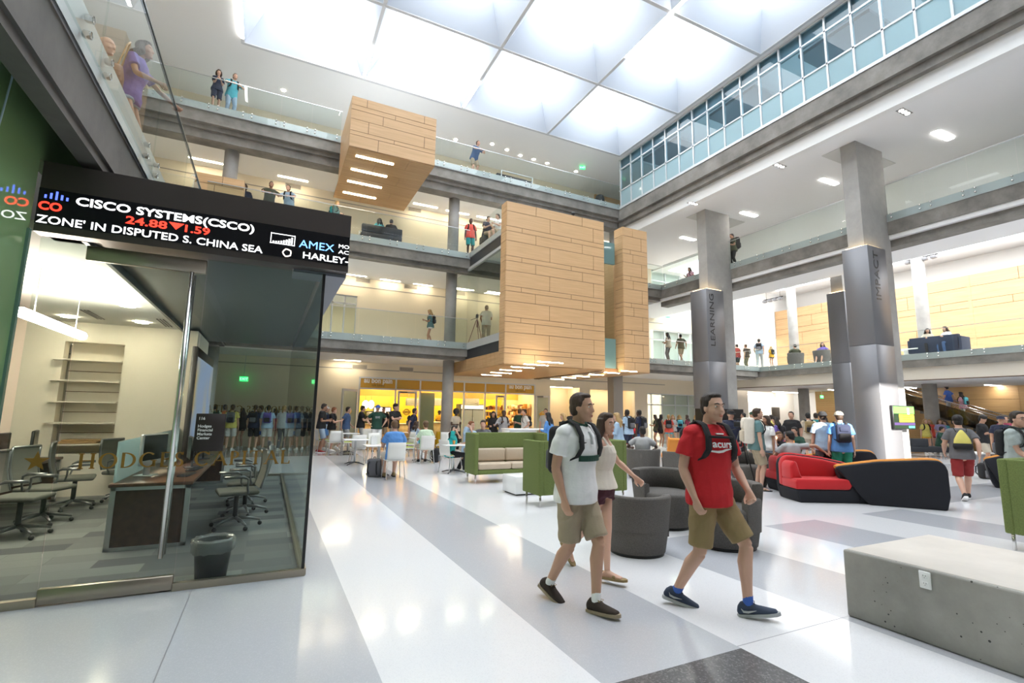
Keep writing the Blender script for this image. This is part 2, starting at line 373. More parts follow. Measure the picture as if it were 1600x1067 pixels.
# ---- slabs, beams, ceilings
def ceil(name, x0, x1, y0, y1, z0, z1, m=ceil_white): return struct(MB().box(x0, x1, y0, y1, z0, z1).build(name, m))
C2, C3, C4 = 3.85, 7.9, 11.95
ceil('ceiling_ground_floor', -8, X2, YB+.45, 31, C2, F2)
ceil('ceiling_second_floor', -8, X3, YB+.45, 31, C3, F3)
ceil('ceiling_third_floor', -8, XR, YB+.45, 31, C4, F4)
ceil('ceiling_fourth_floor', -8.2, 24, 19.62, 31, ZC, ZC+.2)
ceil('ceiling_roof_left', -8.2, -1.95, -8, 19.62, ZC, ZC+.2)
ceil('ceiling_roof_front', -8.2, 36, -8.25, -5.55, ZC, ZC+.2)
ceil('ceiling_roof_right', 15.8, 24, -8, 19.62, ZC+.02, ZC+.22)
mb = MB()
for bz, x1, d in ((B2, 26.2, .46), (B3, 18.9, .58), (B4, 16.1, .62)):
    mb.box(-8, x1, YB+.04, YB+.5, bz-d*.72, bz).box(-8, x1, YB+.2, YB+.6, bz-d, bz-d*.72)
    if bz > 12: mb.box(-8, x1, YB+.3, YB+.9, bz-.95, bz-d)
struct(mb.build('beam_far_balconies', conc))
# right hand side: glazed corridor beam, white fascia, ceiling of the third floor
mb = MB()
mb.box(XR, XR+.5, -8, YB+.5, 11.78, 12.38).box(XR+.14, XR+.6, -8, YB+.4, 11.5, 11.78)
struct(mb.build('beam_glazed_corridor', conc))
struct(MB().box(XR+.35, XR+.6, -8, YB+.2, 11.0, 11.5).build('wall_fascia_white', white_paint))
ceil('ceiling_right_third_floor', XR+.6, 26, -8, YB+4, 11.0, 11.2)
# recessed squares in that ceiling around the pillars
mb = MB()
for y in (9.25, 15.75): mb.box(17.3, 20.2, y-.05, y+.9, 10.985, 11.0)
struct(mb.build('trim_ceiling_recess', M('ceiling_recess_grey', (.62, .62, .60), .7)))
# third-floor walkway on the right (band), second-floor lounge
ceil('ceiling_walkway_second_floor', X3+.05, 21.9, -8, YB+4, 7.75, F3)
struct(MB().box(X3, X3+.35, -8, YB+.3, 7.9, B3).box(X3+.2, X3+.7, -8, YB+.3, 7.5, 7.95).build('beam_third_floor_right', conc))
wall_x('wall_walkway_white', 21.7, -8, 20, F3, 11.0, white_paint, .2)
ceil('ceiling_lounge', 21.9, 35.6, -8, 25, 10.9, 11.1)
ceil('ceiling_lounge_skylight', 22.6, 33.4, -4, 23.4, 10.86, 10.9, M('skylight_glazing', (.9, .95, 1), .5, emit=(.92, .97, 1), es=1.5))
struct(MB().box(X2, X2+.5, -8, 23.9, B2-.33, B2).build('beam_second_floor_right', conc))
struct(MB().box(X2+.12, X2+.5, -8, 23.9, 3.4, B2-.33).build('wall_fascia_cream', M('fascia_cream', (.74, .69, .60), .6)))
ceil('ceiling_ground_right', X2+.5, 35.6, -8, 23.9, 3.4, F2)
struct(MB().box(X2+.12, X2+.14, -8, 23.9, 3.36, 3.4).build('trim_shadow_gap', seam))
# lounge walls
wall_y('wall_lounge_end', 24.3, 22.0, 35.6, F2, 11.0, [(aty(1150, 540, 24.3).x, aty(1213, 540, 24.3).x, F2, 7.5), (aty(1230, 540, 24.3).x-1.1, aty(1230, 540, 24.3).x+2.0, F2, 7.0)], white_paint)
wall_y('wall_ground_right_end', 24.3, 22.6, 35.6, 0, 3.6, [(30.6, 33.6, 0, 3.4)], M('end_wall_cream', (.84, .80, .74), .6))  # plain pale cream paint
# soffits of the ground floor under the left balcony
LB = (XL-6, XL)
struct(MB().box(XL-.12, XL-.02, -8, YB, 3.82, B2+.1).box(XL-.2, XL-.05, -8, YB, 3.74, 3.82).build('beam_left_balcony', concrete('beam_shaded_concrete', (.105, .10, .093), 0, .3)))  # same concrete as the other beams, with shade painted into its colour
ceil('ceiling_under_left_balcony', -8, XL-.6, -8, YB+.5, 3.95, 4.42)
# ---- skylight grid
mb = MB()
mb.mi = 0
for i in range(1, 5):
    for j in range(6):
        x0, x1, y1, y0 = SKX[i], SKX[i+1], SKY[j], SKY[j+1]
        cx, cy = (x0+x1)/2, (y0+y1)/2; w, h = 1.5, 1.4
        b = [(x0+.06, y0+.06, ZC), (x1-.06, y0+.06, ZC), (x1-.06, y1-.06, ZC), (x0+.06, y1-.06, ZC)]
        t = [(cx-w, cy-h, 16.3), (cx+w, cy-h, 16.3), (cx+w, cy+h, 16.3), (cx-w, cy+h, 16.3)]
        u = [(p[0], p[1], 16.45) for p in t]
        for k in range(4):
            mb.quad(b[k], b[(k+1) % 4], t[(k+1) % 4], t[k]); mb.quad(t[k], t[(k+1) % 4], u[(k+1) % 4], u[k])
        mb.mi = 1; mb.quad(*u); mb.mi = 0
struct(mb.build('ceiling_skylight_coffers', [M('coffer_white', (.60, .65, .73), .75), M('skylight_glazing', (.9, .95, 1), .5, emit=(.92, .97, 1), es=1.5)]))
ribm = M('skylight_rib', (.62, .63, .65), .6)
mb = MB()
for x in SKX[1:]: mb.box(x-.06, x+.06, SKY[-1], SKY[0]+.06, ZC-.02, ZC+.12)
for y in SKY: mb.box(SKX[1], SKX[-1], y-.06, y+.06, ZC-.03, ZC+.12)
struct(mb.build('trim_skylight_ribs', ribm))
# ---- window wall of the right-hand corridor
WZ0, WZ1 = B4+.08, ZC
myl = [YB-.1-.84*k for k in range(0, 25)]
mb = MB()
mb.box(XR-.03, XR+.1, -1, YB+.3, WZ0-.06, WZ0+.05)
for z in (13.42, 14.62, ZC-.03): mb.box(XR, XR+.09, -1, YB, z-.03, z+.03)
for y in myl: mb.box(XR, XR+.09, y-.032, y+.032, WZ0, ZC)
w1 = struct(mb.build('window_1', alum_lt))
mb = MB(); mb.box(XR+.04, XR+.055, -.6, YB-.1, 13.45, ZC); mb.build('pane', gl_blue, w1, loc=-w1.location)
mb = MB(); mb.box(XR+.04, XR+.055, -.6, YB-.1, WZ0, 13.42); mb.build('frosted_pane', gl_frost, w1, loc=-w1.location)
# corridor behind the window wall
wall_x('wall_corridor_inner', 21.5, -8, 24, F4, ZC, M('corridor_wall', (.70, .76, .80), .6))
ceil('ceiling_corridor_slab', XR+.1, 22, -8, 24, 12.3, F4, white_paint)
mb = MB()
for k in range(6): mb.box(16.45, 19.4, 17.4-4.2*k-1.2, 17.4-4.2*k+1.2, 14.62, 14.74)
mb.box(16.12, 16.3, -8, 20, 14.7, ZC)
struct(mb.build('ceiling_corridor_clouds', M('ceiling_cloud_grey', (.26, .28, .30), .7)))
# wooden doors at the end of that corridor
struct(MB().box(16.3, 19.2, 22.6, 22.7, F4, 14.4).build('wall_corridor_wood', wood_dk))
# ---- pillars
def round_column(x, y, z0, z1, r=.25): return struct(MB().cyl(x, y, z0, z1, r, 32).build('column', conc_col))
for x in (-2.0, 7.1, 16.35):
    for (a, b) in ((0, C2), (F2, C3), (F3, C4)):
        if x > 16 and a == 0: struct(MB().box(16.0, 16.6, 20.7, 21.2, 0, C2).build('column', M('pillar_taupe', (.26, .23, .20), .6)))
        else: round_column(x, 20.95, a, b)
for y in (13.15, 20.2):
    round_column(30, y, F2, 10.9, .28); round_column(30, y+.05 if y < 15 else y-.4, 0, 3.4, .3)
PIL = []
def pillar(x0, x1, y0, y1, ztop, px0, px1, py0, pz0, pz1, word, tx, tz0, tz1, th, lab):
    c = struct(MB().box(x0, x1, y0, y1, 0, ztop).build('column', conc_col), lab)
    p = empty('pillar_cladding', ((px0+px1)/2, py0, pz0), 0, 'dark grey metal pillar cladding lettered '+word, 'pillar sign')
    mb = MB()
    zs = [pz0, 3.95, pz1]
    for a, b in zip(zs[:-1], zs[1:]): mb.rbox(px0, px1, py0, y1+.1, a+.004, b-.004, .01, 1)
    mb.build('metal_panel', darkpan, p, loc=-p.location)
    MB().box(px0+.1, px1-.06, py0+.06, y0-.01, pz1, pz1+.03).box(px0+.05, x0-.01, y0, y1, pz1, pz1+.03).build('light_strip', M('warm_strip', (1, .8, .5), .5, emit=(1, .72, .38), es=3.), p, loc=-p.location)
    t = text_mesh(word, th, blackm, 'lettering', p, rot=(0, 0, 0), ext=.004, width=tz1-tz0)
    t.matrix_local = Matrix.Translation(Vector((tx, py0-.004, tz0))-p.location) @ Matrix(((0, -1, 0, 0), (0, 0, -1, 0), (1, 0, 0, 0), (0, 0, 0, 1)))
    t['label'] = 'black letters '+word+' reading upwards'
    if pz0 > .3: MB().box(px0+.04, x1+.02, py0+.05, y1+.1, 0, pz0).build('base', M('pillar_base_black', (.012, .010, .009), .35), p, loc=-p.location)
    return p
pillar(17.3, 18.9, 9.0, 9.5, 11.0, 17.08, 18.12, 8.8, 0, 7.22, 'IMPACT', 17.62, 5.42, 7.05, .38, 'tall concrete pillar carrying the screen and the word IMPACT')
pillar(17.3, 18.85, 15.5, 16.0, 11.0, 16.82, 17.9, 15.2, 1.92, 7.15, 'LEARNING', 17.26, 4.62, 6.93, .38, 'tall concrete pillar carrying the word LEARNING')
pillar(22.1, 23.5, 12.5, 13.0, 10.9, 21.9, 22.9, 12.35, 0, 7.05, 'EXCELLENCE', 22.5, 4.1, 6.88, .42, 'concrete pillar carrying the word EXCELLENCE')
# ---- balustrades: clear panes bolted to a metal slab edge
ORD = ['leftmost', 'second from the left', 'third from the left', 'fourth from the left', 'fifth from the left', 'sixth from the left', 'seventh from the left', 'eighth from the left', 'ninth from the left', 'tenth from the left', 'eleventh from the left', 'twelfth from the left']
bolt_me = None
def bolt_mesh(axis):
    mb = MB(); n = 10
    pr = [(0, .055), (.022, .055), (.03, .045), (.03, .0)]
    mb.lathe(pr, n=n)
    mb.xf(Matrix.Rotation(pi/2, 4, 'X') if axis == 'y' else Matrix.Rotation(-pi/2, 4, 'Y'))
    me = mb.mesh('standoff'); me.materials.append(steel); return me
BOLT = {'y': bolt_mesh('y'), 'x': bolt_mesh('x')}
def balustrade(axis, face, a0, a1, zb, lab, floor_z, n=None, h=1.3, cap=True, sgn=-1, step=1.15, m=None, capm=None):
    """axis 'y': pane plane y = face running in x from a0 to a1; axis 'x': plane x = face running in y"""
    n = n or max(1, round(abs(a1-a0)/step)); g = face+sgn*.07
    def V(a, d, z): return (a, d, z) if axis == 'y' else (d, a, z)
    root = empty('glass_balustrade', V((a0+a1)/2, g, zb), 0, lab, 'balustrade')
    def bx(mb, p, q, d0, d1, z0, z1):
        if axis == 'y': mb.box(p, q, d0, d1, z0, z1)
        else: mb.box(d0, d1, p, q, z0, z1)
        return mb
    w = (a1-a0)/n
    for i in range(n):
        p, q = a0+w*i, a0+w*(i+1); e = .006*(1 if w > 0 else -1)
        pan = bx(MB(), p+e, q-e, g-.009, g+.009, zb, zb+h).build('glass_panel', m or gl_rail, root, loc=-root.location)
        for (a, z) in ((p+w*.13, zb+.09), (p+w*.13, zb+.22), (q-w*.13, zb+.09), (q-w*.13, zb+.22)):
            b = bpy.data.objects.new('standoff', BOLT[axis]); COL.objects.link(b); b.parent = pan; b.location = V(a, g+sgn*.012, z)
    if cap: bx(MB(), a0, a1, g-.016, g+.016, zb+h, zb+h+.022).build('top_rail', capm or alum, root, loc=-root.location)
    sl = bx(MB(), a0, a1, face-.01*sgn*-1, face-.03*sgn*-1 if False else face+sgn*.012, zb, floor_z+.0)
    sl.build('slab_edge_plate', clampm, root, loc=-root.location)
    return root
BX0, BX1, BY = 7.6, 14.42, 16.2          # the big wooden box
TX0, TX1, TY = 1.84, 4.93, 17.0          # the upper wooden box
balustrade('y', YB, 1.85-1.15*6, BX0-.06, B2, 'glass balustrade of the second-floor corridor beside the ticker booth', F2)
balustrade('y', YB, BX0-1.13*9, BX0-.06, B3, 'glass balustrade of the third-floor corridor above the ticker sign', F3)
balustrade('y', YB, TX0-1.12*8, TX0-.03, B4, 'glass balustrade of the top floor with two people leaning on it', F4)
balustrade('y', YB, TX1+.03, XR-.02, B4, 'glass balustrade of the top floor between both wooden box and glazed corridor', F4)
balustrade('y', YB, BX1+.05, 26.3, B2, 'glass balustrade of the second-floor corridor behind the LEARNING pillar', F2)
balustrade('y', YB, BX1+.05, X3-.0, B3, 'short glass balustrade of the third floor right of the wooden box', F3)
balustrade('x', X3, 19.8, 9.1, B3, 'glass balustrade of the third-floor walkway between the IMPACT and LEARNING pillars and beyond', F3)
balustrade('x', X3, 8.95, -1.2, B3, 'glass balustrade of the third-floor walkway at the upper right corner', F3)
balustrade('x', X2, 23.8, 3.5, B2, 'glass balustrade of the second-floor lounge over the screen pillar', F2, step=1.6)
balustrade('x', XL, -1.3, 12.6, B2-.05, 'glass balustrade of the balcony directly above the booth', F2, n=7, sgn=1, h=1.28, capm=M('rail_dark_edge', (.02, .03, .028), .3))
# slab edges that the plates cover
mb = MB()
for bz, fz, x1 in ((B2, F2, X2+.3), (B3, F3, X3+.2), (B4, F4, XR+.3)): mb.box(-8, x1, YB, YB+.5, bz, fz)
mb.box(X3, X3+.4, -8, YB, B3, F3).box(X2, X2+.4, -8, YB+4, B2, F2)
struct(mb.build('floor_slab_edges', clampm))
struct(MB().box(XL-2.5, XL-.01, -8, YB, 4.42, F2).box(XL-.1, XL-.01, -8, YB, B2-.05, 4.42).build('floor_left_slab_edge', clampm))
# ---- wooden boxes
def planks(mb, O, U, V, Wd, Hh, rows, gap=.017, dep=.02):
    """rows from the top: (height, [break fractions]); boards stand proud of a dark backing"""
    O, U, V = Vector(O), Vector(U), Vector(V); N = U.cross(V)
    tot = sum(r[0] for r in rows); z = Hh
    mb.mi = 1; mb.quad(O, O+U*Wd, O+U*Wd+V*Hh, O+V*Hh)
    for h, br in rows:
        h = h*Hh/tot; fr = [0]+list(br)+[1]
        for a, b in zip(fr[:-1], fr[1:]):
            x0, x1 = a*Wd+gap/2*(a > 0), b*Wd-gap/2*(b < 1); y0, y1 = z-h+gap/2*(z-h > 1e-4), z-gap/2*(z < Hh-1e-4)
            mb.mi = 0
            c = [O+U*x0+V*y0, O+U*x1+V*y0, O+U*x1+V*y1, O+U*x0+V*y1]; d = [p+N*dep for p in c]
            mb.add(c+d, [(4, 5, 6, 7), (0, 1, 5, 4), (1, 2, 6, 5), (2, 3, 7, 6), (3, 0, 4, 7)])
        z -= h
def rows_for(n, shift=0.0, start=0):
    pat = [(.38, (.28, .76)), (.59, (.42, .88)), (.19, (.145, .64))]
    return [pat[(start+k) % 3] for k in range(n)]
ZB0, ZB1 = 3.38, 9.6
box = empty('wooden_box', ((BX0+12.1)/2, (BY+YB)/2, ZB0), 0, 'big maple-clad meeting box hanging between second and third floors', 'projecting room')
BR = 12.1; XS1_ = 13.05
mb = MB(); planks(mb, (BX0, BY, ZB0), (1, 0, 0), (0, 0, 1), BR-BX0, ZB1-ZB0, rows_for(16))
mb.build('front_cladding', [wood, seam], box, loc=-box.location)
mb = MB(); planks(mb, (BX0, BY+.45, ZB0), (0, -1, 0), (0, 0, 1), .45, ZB1-ZB0, [(r[0], ()) for r in rows_for(16)])
mb.mi = 0; mb.box(BX0, BX0+.1, BY+.02, BY+.45, ZB0, ZB1); planks(mb, (BX0, YB+2.6, ZB0-.02), (0, -1, 0), (0, 0, 1), 5.94, .5, [(1, [k/16 for k in range(1, 16)])])
mb.build('side_cladding', [wood_y, seam], box, loc=-box.location)
mb = MB(); mb.mi = 1; mb.quad((BX0, BY, ZB0+.01), (BX0, YB+2.9, ZB0+.01), (BR, YB+2.9, ZB0+.01), (BR, BY, ZB0+.01)); mb.mi = 0
for k in range(5): mb.box(BX0+.004, BR, BY+.004+(YB+2.9-BY)*k/5, BY-.006+(YB+2.9-BY)*(k+1)/5, ZB0-.03, ZB0)
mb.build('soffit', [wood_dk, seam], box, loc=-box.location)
MB().box(BX0+.12, BR-.1, BY+.05, BY+.15, ZB0, ZB1-.05).box(BX0+.1, BR, BY+.4, YB+.3, ZB1-1.15, ZB1-1.0).box(BX0+.1, BR-.02, BY+.2, YB+.2, ZB0+.02, F2).box(BR, XS1_, YB-.4, YB+.2, ZB0+.02, F2).build('inner_wall', white_paint, box, loc=-box.location)
for q_ in ((B2-.52, B2-.02), (7.98, 8.42)): MB().box(BX0+.02, BX0+.11, BY+.45, YB+.6, *q_).build('dark_edge_band', M('charcoal_band', (.03, .032, .04), .4), box, loc=-box.location)
MB().box(BX0-.02, BX0+.1, BY+.45, YB, B2-.02, F2).box(BX0-.02, BX0+.1, BY+.45, YB+.3, 7.86, 7.98).box(BX0-.02, BX0+.1, BY+.45, YB+.3, 8.42, F3+.02).build('edge_plate', clampm, box, loc=-box.location)
MB().box(BX0+.03, BX0+.045, BY+.45, YB+1.8, F2, 7.9).build('side_window', gl_clear, box, loc=-box.location)
MB().box(BX0-.03, BX0-.015, BY+.45, YB-.1, B3+.1, 9.62).build('terrace_glass', gl_rail, box, loc=-box.location)
# tall window slot and second clad fin
mb = MB(); XS0, XS1 = 12.98, 13.1
mb.box(BR, XS0, BY+.5, BY+.52, 4.75, 8.0); mb.build('slot_window', gl_clear, box, loc=-box.location)
for q_ in ((8.0, 8.95), (ZB0+.12, 4.75)): MB().box(BR, XS0, BY+.4, BY+.5, *q_).build('spandrel', gl_teal, box, loc=-box.location)
MB().box(BR-.1, BR, BY+.02, YB, ZB0, ZB1).box(BR, XS0, BY+.52, YB+.2, F3-.2, F3).build('slot_wall', white_paint, box, loc=-box.location)
fin = empty('wooden_fin', ((XS1+BX1)/2, BY+.3, ZB0), 0, 'narrow maple-clad tower right of the big wooden box', 'wall panel')
mb = MB(); planks(mb, (XS1, BY, ZB0), (1, 0, 0), (0, 0, 1), BX1-XS1, ZB1-ZB0, [(r[0], (b,)) for r, b in zip(rows_for(16), [.4, .75, .3]*6)])
mb.build('front_cladding', [wood, seam], fin, loc=-fin.location)
mb = MB(); planks(mb, (XS1, BY+.55, ZB0), (0, -1, 0), (0, 0, 1), .55, ZB1-ZB0, [(r[0], ()) for r in rows_for(16)])
mb.mi = 0; mb.box(BX1-.1, BX1, BY+.02, YB, ZB0, ZB1)
mb.build('side_cladding', [wood_y, seam], fin, loc=-fin.location)
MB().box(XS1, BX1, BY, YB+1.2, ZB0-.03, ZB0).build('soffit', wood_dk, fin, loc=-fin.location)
MB().box(BR+.02, BR+.3, BY+.5, YB+2.2, ZB0-.06, ZB0+.12).box(BR, XS1, BY+.4, BY+.62, ZB0-.04, ZB0+.12).build('fascia_beam', M('walnut_beam', (.16, .085, .04), .45), fin, loc=-fin.location)
# upper box
TZ0, TZ1 = 10.74, 12.62
ub = empty('wooden_box', ((TX0+TX1)/2, (TY+YB)/2, TZ0), 0, 'upper maple-clad box hanging from the top floor, with four lights underneath', 'projecting room')
mb = MB(); planks(mb, (TX0, TY, TZ0), (1, 0, 0), (0, 0, 1), TX1-TX0, TZ1-TZ0, [(.3, (.17, .85)), (.17, (.5,)), (.34, (.36,)), (.42, (.2, .86)), (.14, (.5,)), (.42, (.32,))])
mb.build('front_cladding', [wood, seam], ub, loc=-ub.location)
for q_ in (TX0, TX1-.08): MB().box(q_, q_+.08, TY+.02, YB, TZ0, TZ1).build('side_cladding', wood_y, ub, loc=-ub.location)
mb = MB(); mb.mi = 1; mb.quad((TX0, TY, TZ0+.01), (TX0, 21.7, TZ0+.01), (TX1, 21.7, TZ0+.01), (TX1, TY, TZ0+.01)); mb.mi = 0
for k in range(6):
    y0, y1 = TY+.004+4.7*k/6, TY-.006+4.7*(k+1)/6; c = TX0+(TX1-TX0)*(.35 if k % 2 else .7)
    mb.box(TX0+.003, c-.005, y0, y1, TZ0-.03, TZ0).box(c+.005, TX1-.003, y0, y1, TZ0-.03, TZ0)
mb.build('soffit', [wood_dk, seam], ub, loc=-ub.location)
MB().box(TX0+.1, TX1-.1, TY+.1, YB+.1, F4-.25, F4-.06).build('floor_deck', white_paint, ub, loc=-ub.location)
# ---- wood wall of the lounge, above and below the slab
mb = MB()
for k, (a, b) in enumerate(((24.25, 19.2), (19.1, 12.75), (12.6, 6.0), (5.9, -2))):
    planks(mb, (34, a, F2), (0, -1, 0), (0, 0, 1), a-b, 9.5-F2, [(.5, (.3, .7)), (.6, (.55,)), (.3, (.25, .8)), (.7, (.4,)), (.6, (.6,)), (.5, (.3,)), (.6, (.5,))], .02)
for a, b in ((19.2, 19.1), (12.75, 12.6), (6.0, 5.9)): mb.box(33.97, 34.02, a, b, F2, 9.5)
mb.box(34, 34.2, 24.25, -2, F2, 9.5)
struct(mb.build('wall_lounge_wood', [wood_y, seam]))
mb = MB()
for a, b in ((21.6, 17.2), (17.0, 11.2), (11.0, 3)):
    planks(mb, (34, a, 0), (0, -1, 0), (0, 0, 1), a-b, 3.4, [(.6, ()), (.6, (.4,)), (.6, (.7,)), (.6, (.3,)), (.6, ())], .02)
mb.box(34, 34.2, 21.6, 3, 0, 3.4)
struct(mb.build('wall_ground_wood', [woodmat('oak_panel_dark', (.50, .32, .14), (.42, .26, .11), .4, 1), seam]))
# ================================================================ LAMPS, VENTS, SIGNS ON CEILINGS
def lin_light(c, L, w, axis='x', lab='', grp=None, m=None, drop=.012):
    mb = MB(); a, b = (L/2, w/2) if axis == 'x' else (w/2, L/2)
    mb.rbox(c[0]-a, c[0]+a, c[1]-b, c[1]+b, c[2]-drop, c[2]+.01, .006, 1)
    return tag(mb.build('linear_ceiling_light', m or lampm), lab, 'ceiling light', grp)
def row_lights(pts, z, L, w, where, grp, m=None, axis='x'):
    for i, (px, py) in enumerate(pts):
        p = atz(px, py, z); lin_light((p.x, p.y, z), L, w, axis, ORD[i]+' of the strip lights '+where, grp, m)
row_lights([(322, 251), (458, 279), (665, 321), (715, 332), (762, 341)], C4, 1.25, .13, 'on the third-floor corridor ceiling', 'strip lights over the third-floor corridor')
row_lights([(512, 424), (556, 430), (610, 438), (661, 445), (727, 452), (775, 457)], C3, .95, .10, 'on the second-floor corridor ceiling', 'strip lights over the second-floor corridor')
row_lights([(380, 556), (460, 560), (543, 563), (660, 573)], C2, 1.15, .12, 'on the ground-floor ceiling beside the cafe', 'strip lights by the cafe')
row_lights([(985, 593), (1050, 599)], C2, 1.5, .12, 'on the ground-floor ceiling before the lobby doors', 'strip lights by the lobby doors')
row_lights([(768, 586), (783, 582.5), (798, 578.5), (817, 574), (838, 570), (860, 566)], ZB0-.032, 1.0, .06, 'under the big wooden box', 'strip lights under the big wooden box')
row_lights([(871, 592.5), (889, 590), (910, 588), (932, 585.5), (956, 582.5), (983, 580)], 3.3, .75, .07, 'beyond the brown beam under the wooden tower', 'strip lights under the wooden tower')
row_lights([(586, 250), (577, 270), (570, 288), (562, 305)], TZ0-.032, 1.35, .13, 'on the underside of the upper wooden box', 'strip lights under the upper wooden box')
row_lights([(1075, 373), (1170, 335), (1235, 356), (1295, 284), (1473, 212), (1537, 250)], 10.99, 1.0, .2, 'on the white ceiling behind the pillars', 'strip lights on the white ceiling', lamp_n)
row_lights([(1062, 415), (1150, 390)], 10.98, 1.0, .14, 'seen over the third-floor corner', 'strip lights at the third-floor corner', lamp_n)
row_lights([(1030, 405), (1100, 421)], C4, 1.3, .14, 'on the third-floor ceiling behind the LEARNING pillar', 'strip lights behind the LEARNING pillar')
row_lights([(1058, 497)], C3, 1.2, .12, 'over the second-floor lobby doors', 'strip lights at the second-floor lobby')
row_lights([(1175, 617), (1227, 613), (1315, 610), (1410, 605), (1560, 603)], 3.39, 2.6, .16, 'on the ground-floor ceiling at the right', 'strip lights on the ground-floor ceiling right', lamp_n, 'x')
for i, (px, py) in enumerate([(1083, 318), (1218, 259), (1413, 175)]):      # triple downlights
    p = atz(px, py, 10.99); r = empty('triple_downlight', p, 0, ORD[i]+' of the triple downlights in the white ceiling above the pillars', 'downlight', 'triple downlights')
    MB().box(-.28, .28, -.1, .1, -.004, .01).build('trim_plate', M('downlight_housing', (.25, .24, .23), .5), r)
    for k in (-1, 0, 1): MB().cyl(k*.17, 0, -.012, 0, .06, 14).build('lamp', lamp_n, r)
for i, (px, py) in enumerate([(443, 141), (712, 218), (769, 225), (792, 234), (813, 243), (834, 249), (855, 255), (900, 268)]):
    p = atz(px, py, ZC-.002); tag(MB().cyl(p.x, p.y, ZC-.015, ZC, .08, 16).build('recessed_downlight', M('downlight_lens', (1, .96, .9), .4, emit=(1, .88, .68), es=40)), ORD[i]+' of the round downlights in the top-floor ceiling', 'downlight', 'round downlights of the top floor')
# lamps in the ribs of the skylight
for i, (x, y0, y1, t) in enumerate([(-1.9, 19.3, 16.3, 'above the two people at the top-left balustrade'), (2.5, 19.4, 17.5, 'above the left edge of the upper wooden box'), (6.85, 19.4, 17.5, 'above the man at the top-floor rail'), (11.3, 13.6, 10.0, 'beside the glazed corridor')]):
    tag(MB().box(x-.05, x+.05, y1, y0, ZC-.05, ZC-.02).build('skylight_rib_lamp', lamp_n), 'glowing strip lamp in the skylight rib '+t, 'ceiling light')
# slot diffusers beside the ribs
for x, y0, y1, t in [(2.5, 19.0, 16.2, 'left'), (6.85, 19.2, 16.4, 'middle')]:
    tag(MB().box(x-.5, x-.46, y1, y0, ZC+.50, ZC+.54).build('cove_strip_lamp', lamp_n), 'thin cove lamp on the coffer slope next to the '+t+' skylight rib', 'ceiling light')
for (a_, b_), t, w_ in ((al1, 'first cream alcove', .12), (al2, 'second alcove with the notice board', .10)):
    lin_light(((a_+b_)/2, YW+.5, 3.11), (b_-a_)*.8, w_, 'x', 'strip light inside the top of the '+t)
def vent(px, py, y, w, h, lab):
    p = aty(px, py, y); r = empty('wall_vent', p, 0, lab, 'vent', 'air vents')
    MB().box(-w/2, w/2, -.02, 0, -h/2, h/2).build('frame', M('vent_frame', (.72, .66, .56), .5), r)
    mb = MB()
    for k in range(6): mb.box(-w/2+.03, w/2-.03, -.035, -.02, -h/2+.03+(h-.06)*k/6, -h/2+.03+(h-.06)*(k+.6)/6)
    mb.build('louvers', louver, r)
for k, (px, py, t) in enumerate([(567, 438, 'on the second-floor wall nearest the booth'), (642, 448, 'on the second-floor wall above the woman with a phone'), (717, 458, 'on the second-floor wall behind the column'), (562, 573, 'on the ground-floor wall left of the cafe sign'), (635, 577, 'on the ground-floor wall above the cafe front'), (458, 291, 'on the third-floor wall above the man in light blue'), (648, 328, 'on the third-floor wall by the upper wooden box'), (748, 346, 'on the third-floor wall above the man in red')]):
    vent(px, py, YW, .7, .24, 'grey louvred air vent '+t)
def exit_sign(p, rz, lab, top=None):
    r = empty('exit_sign', p, rz, lab, 'exit sign')
    MB().rbox(-.16, .16, -.02, .02, -.1, .1, .01, 1).build('housing', exitm, r)
    if top: MB().tube([(0, 0, .09), (0, 0, top-p.z)], .012, 8).build('hanger', alum, r)
    text_mesh('EXIT', .15, M('exit_letters', (.85, 1, .9), .5, emit=(.8, 1, .85), es=1.2), 'lettering', r, loc=(0, -.023, -.05), align='CENTER')
exit_sign(atz(910, 262, ZC-.12), R(-15), 'green exit sign hanging from the top-floor ceiling', ZC)
exit_sign(atz(1044, 494, C3-.12), R(-15), 'green exit sign over the second-floor lobby doors', C3)
exit_sign(aty(381, 592, 23.6), R(5), 'green exit sign seen through the booth glass', C2)
exit_sign(aty(1284, 620, 20.8), 0, 'green exit sign at the ground-floor corridor beside the wood wall', 3.4)
exit_sign(aty(525, 458, 24.6), 0, 'green exit sign behind the second-floor glass door', C3)
# thin recess line along the far walls
mb = MB()
for z in (3.5, 7.45, 11.5): mb.box(-8, 22.6, YW-.012, YW, z, z+.04)
struct(mb.build('trim_wall_line', M('reveal_grey', (.36, .33, .29), .6)))
# glass doors and side lights in the far wall openings
def glazing(name, x0, x1, z0, z1, y, vs_, hs, label=None, m=gl_clear, fm=alum_lt):
    mb = MB(); t = .035
    for x in [x0]+vs_+[x1]: mb.box(x-t, x+t, y, y+.08, z0, z1)
    for z in [z0+.04]+hs+[z1-.03]: mb.box(x0, x1, y, y+.08, z-t, z+t)
    w = struct(mb.build(name, fm))
    MB().box(x0, x1, y+.03, y+.045, z0, z1).build('pane', m, w, loc=-w.location)
    return w
def lin(a, b, n): return [a+(b-a)*k/n for k in range(1, n)]
glazing('window_2', L2d[0], L2d[1], F2, 7.0, YW+.05, lin(*L2d, 3), [6.6])
glazing('window_3', L2r[0], L2r[1], F2, 7.05, YW+.05, lin(*L2r, 3), [6.4])
glazing('window_4', L3r[0], L3r[1], F3, 11, YW+.05, lin(*L3r, 2), [10.3])
glazing('window_5', lob[0], lob[1], 0, 2.95, YW+.05, [lob[0]+(lob[1]-lob[0])*k for k in (.09, .3, .58, .86)], [2.25])
glazing('window_6', -1.2, 2.3, F4+.9, 14.6, YW+.05, [-.2, .8, 1.5], [])
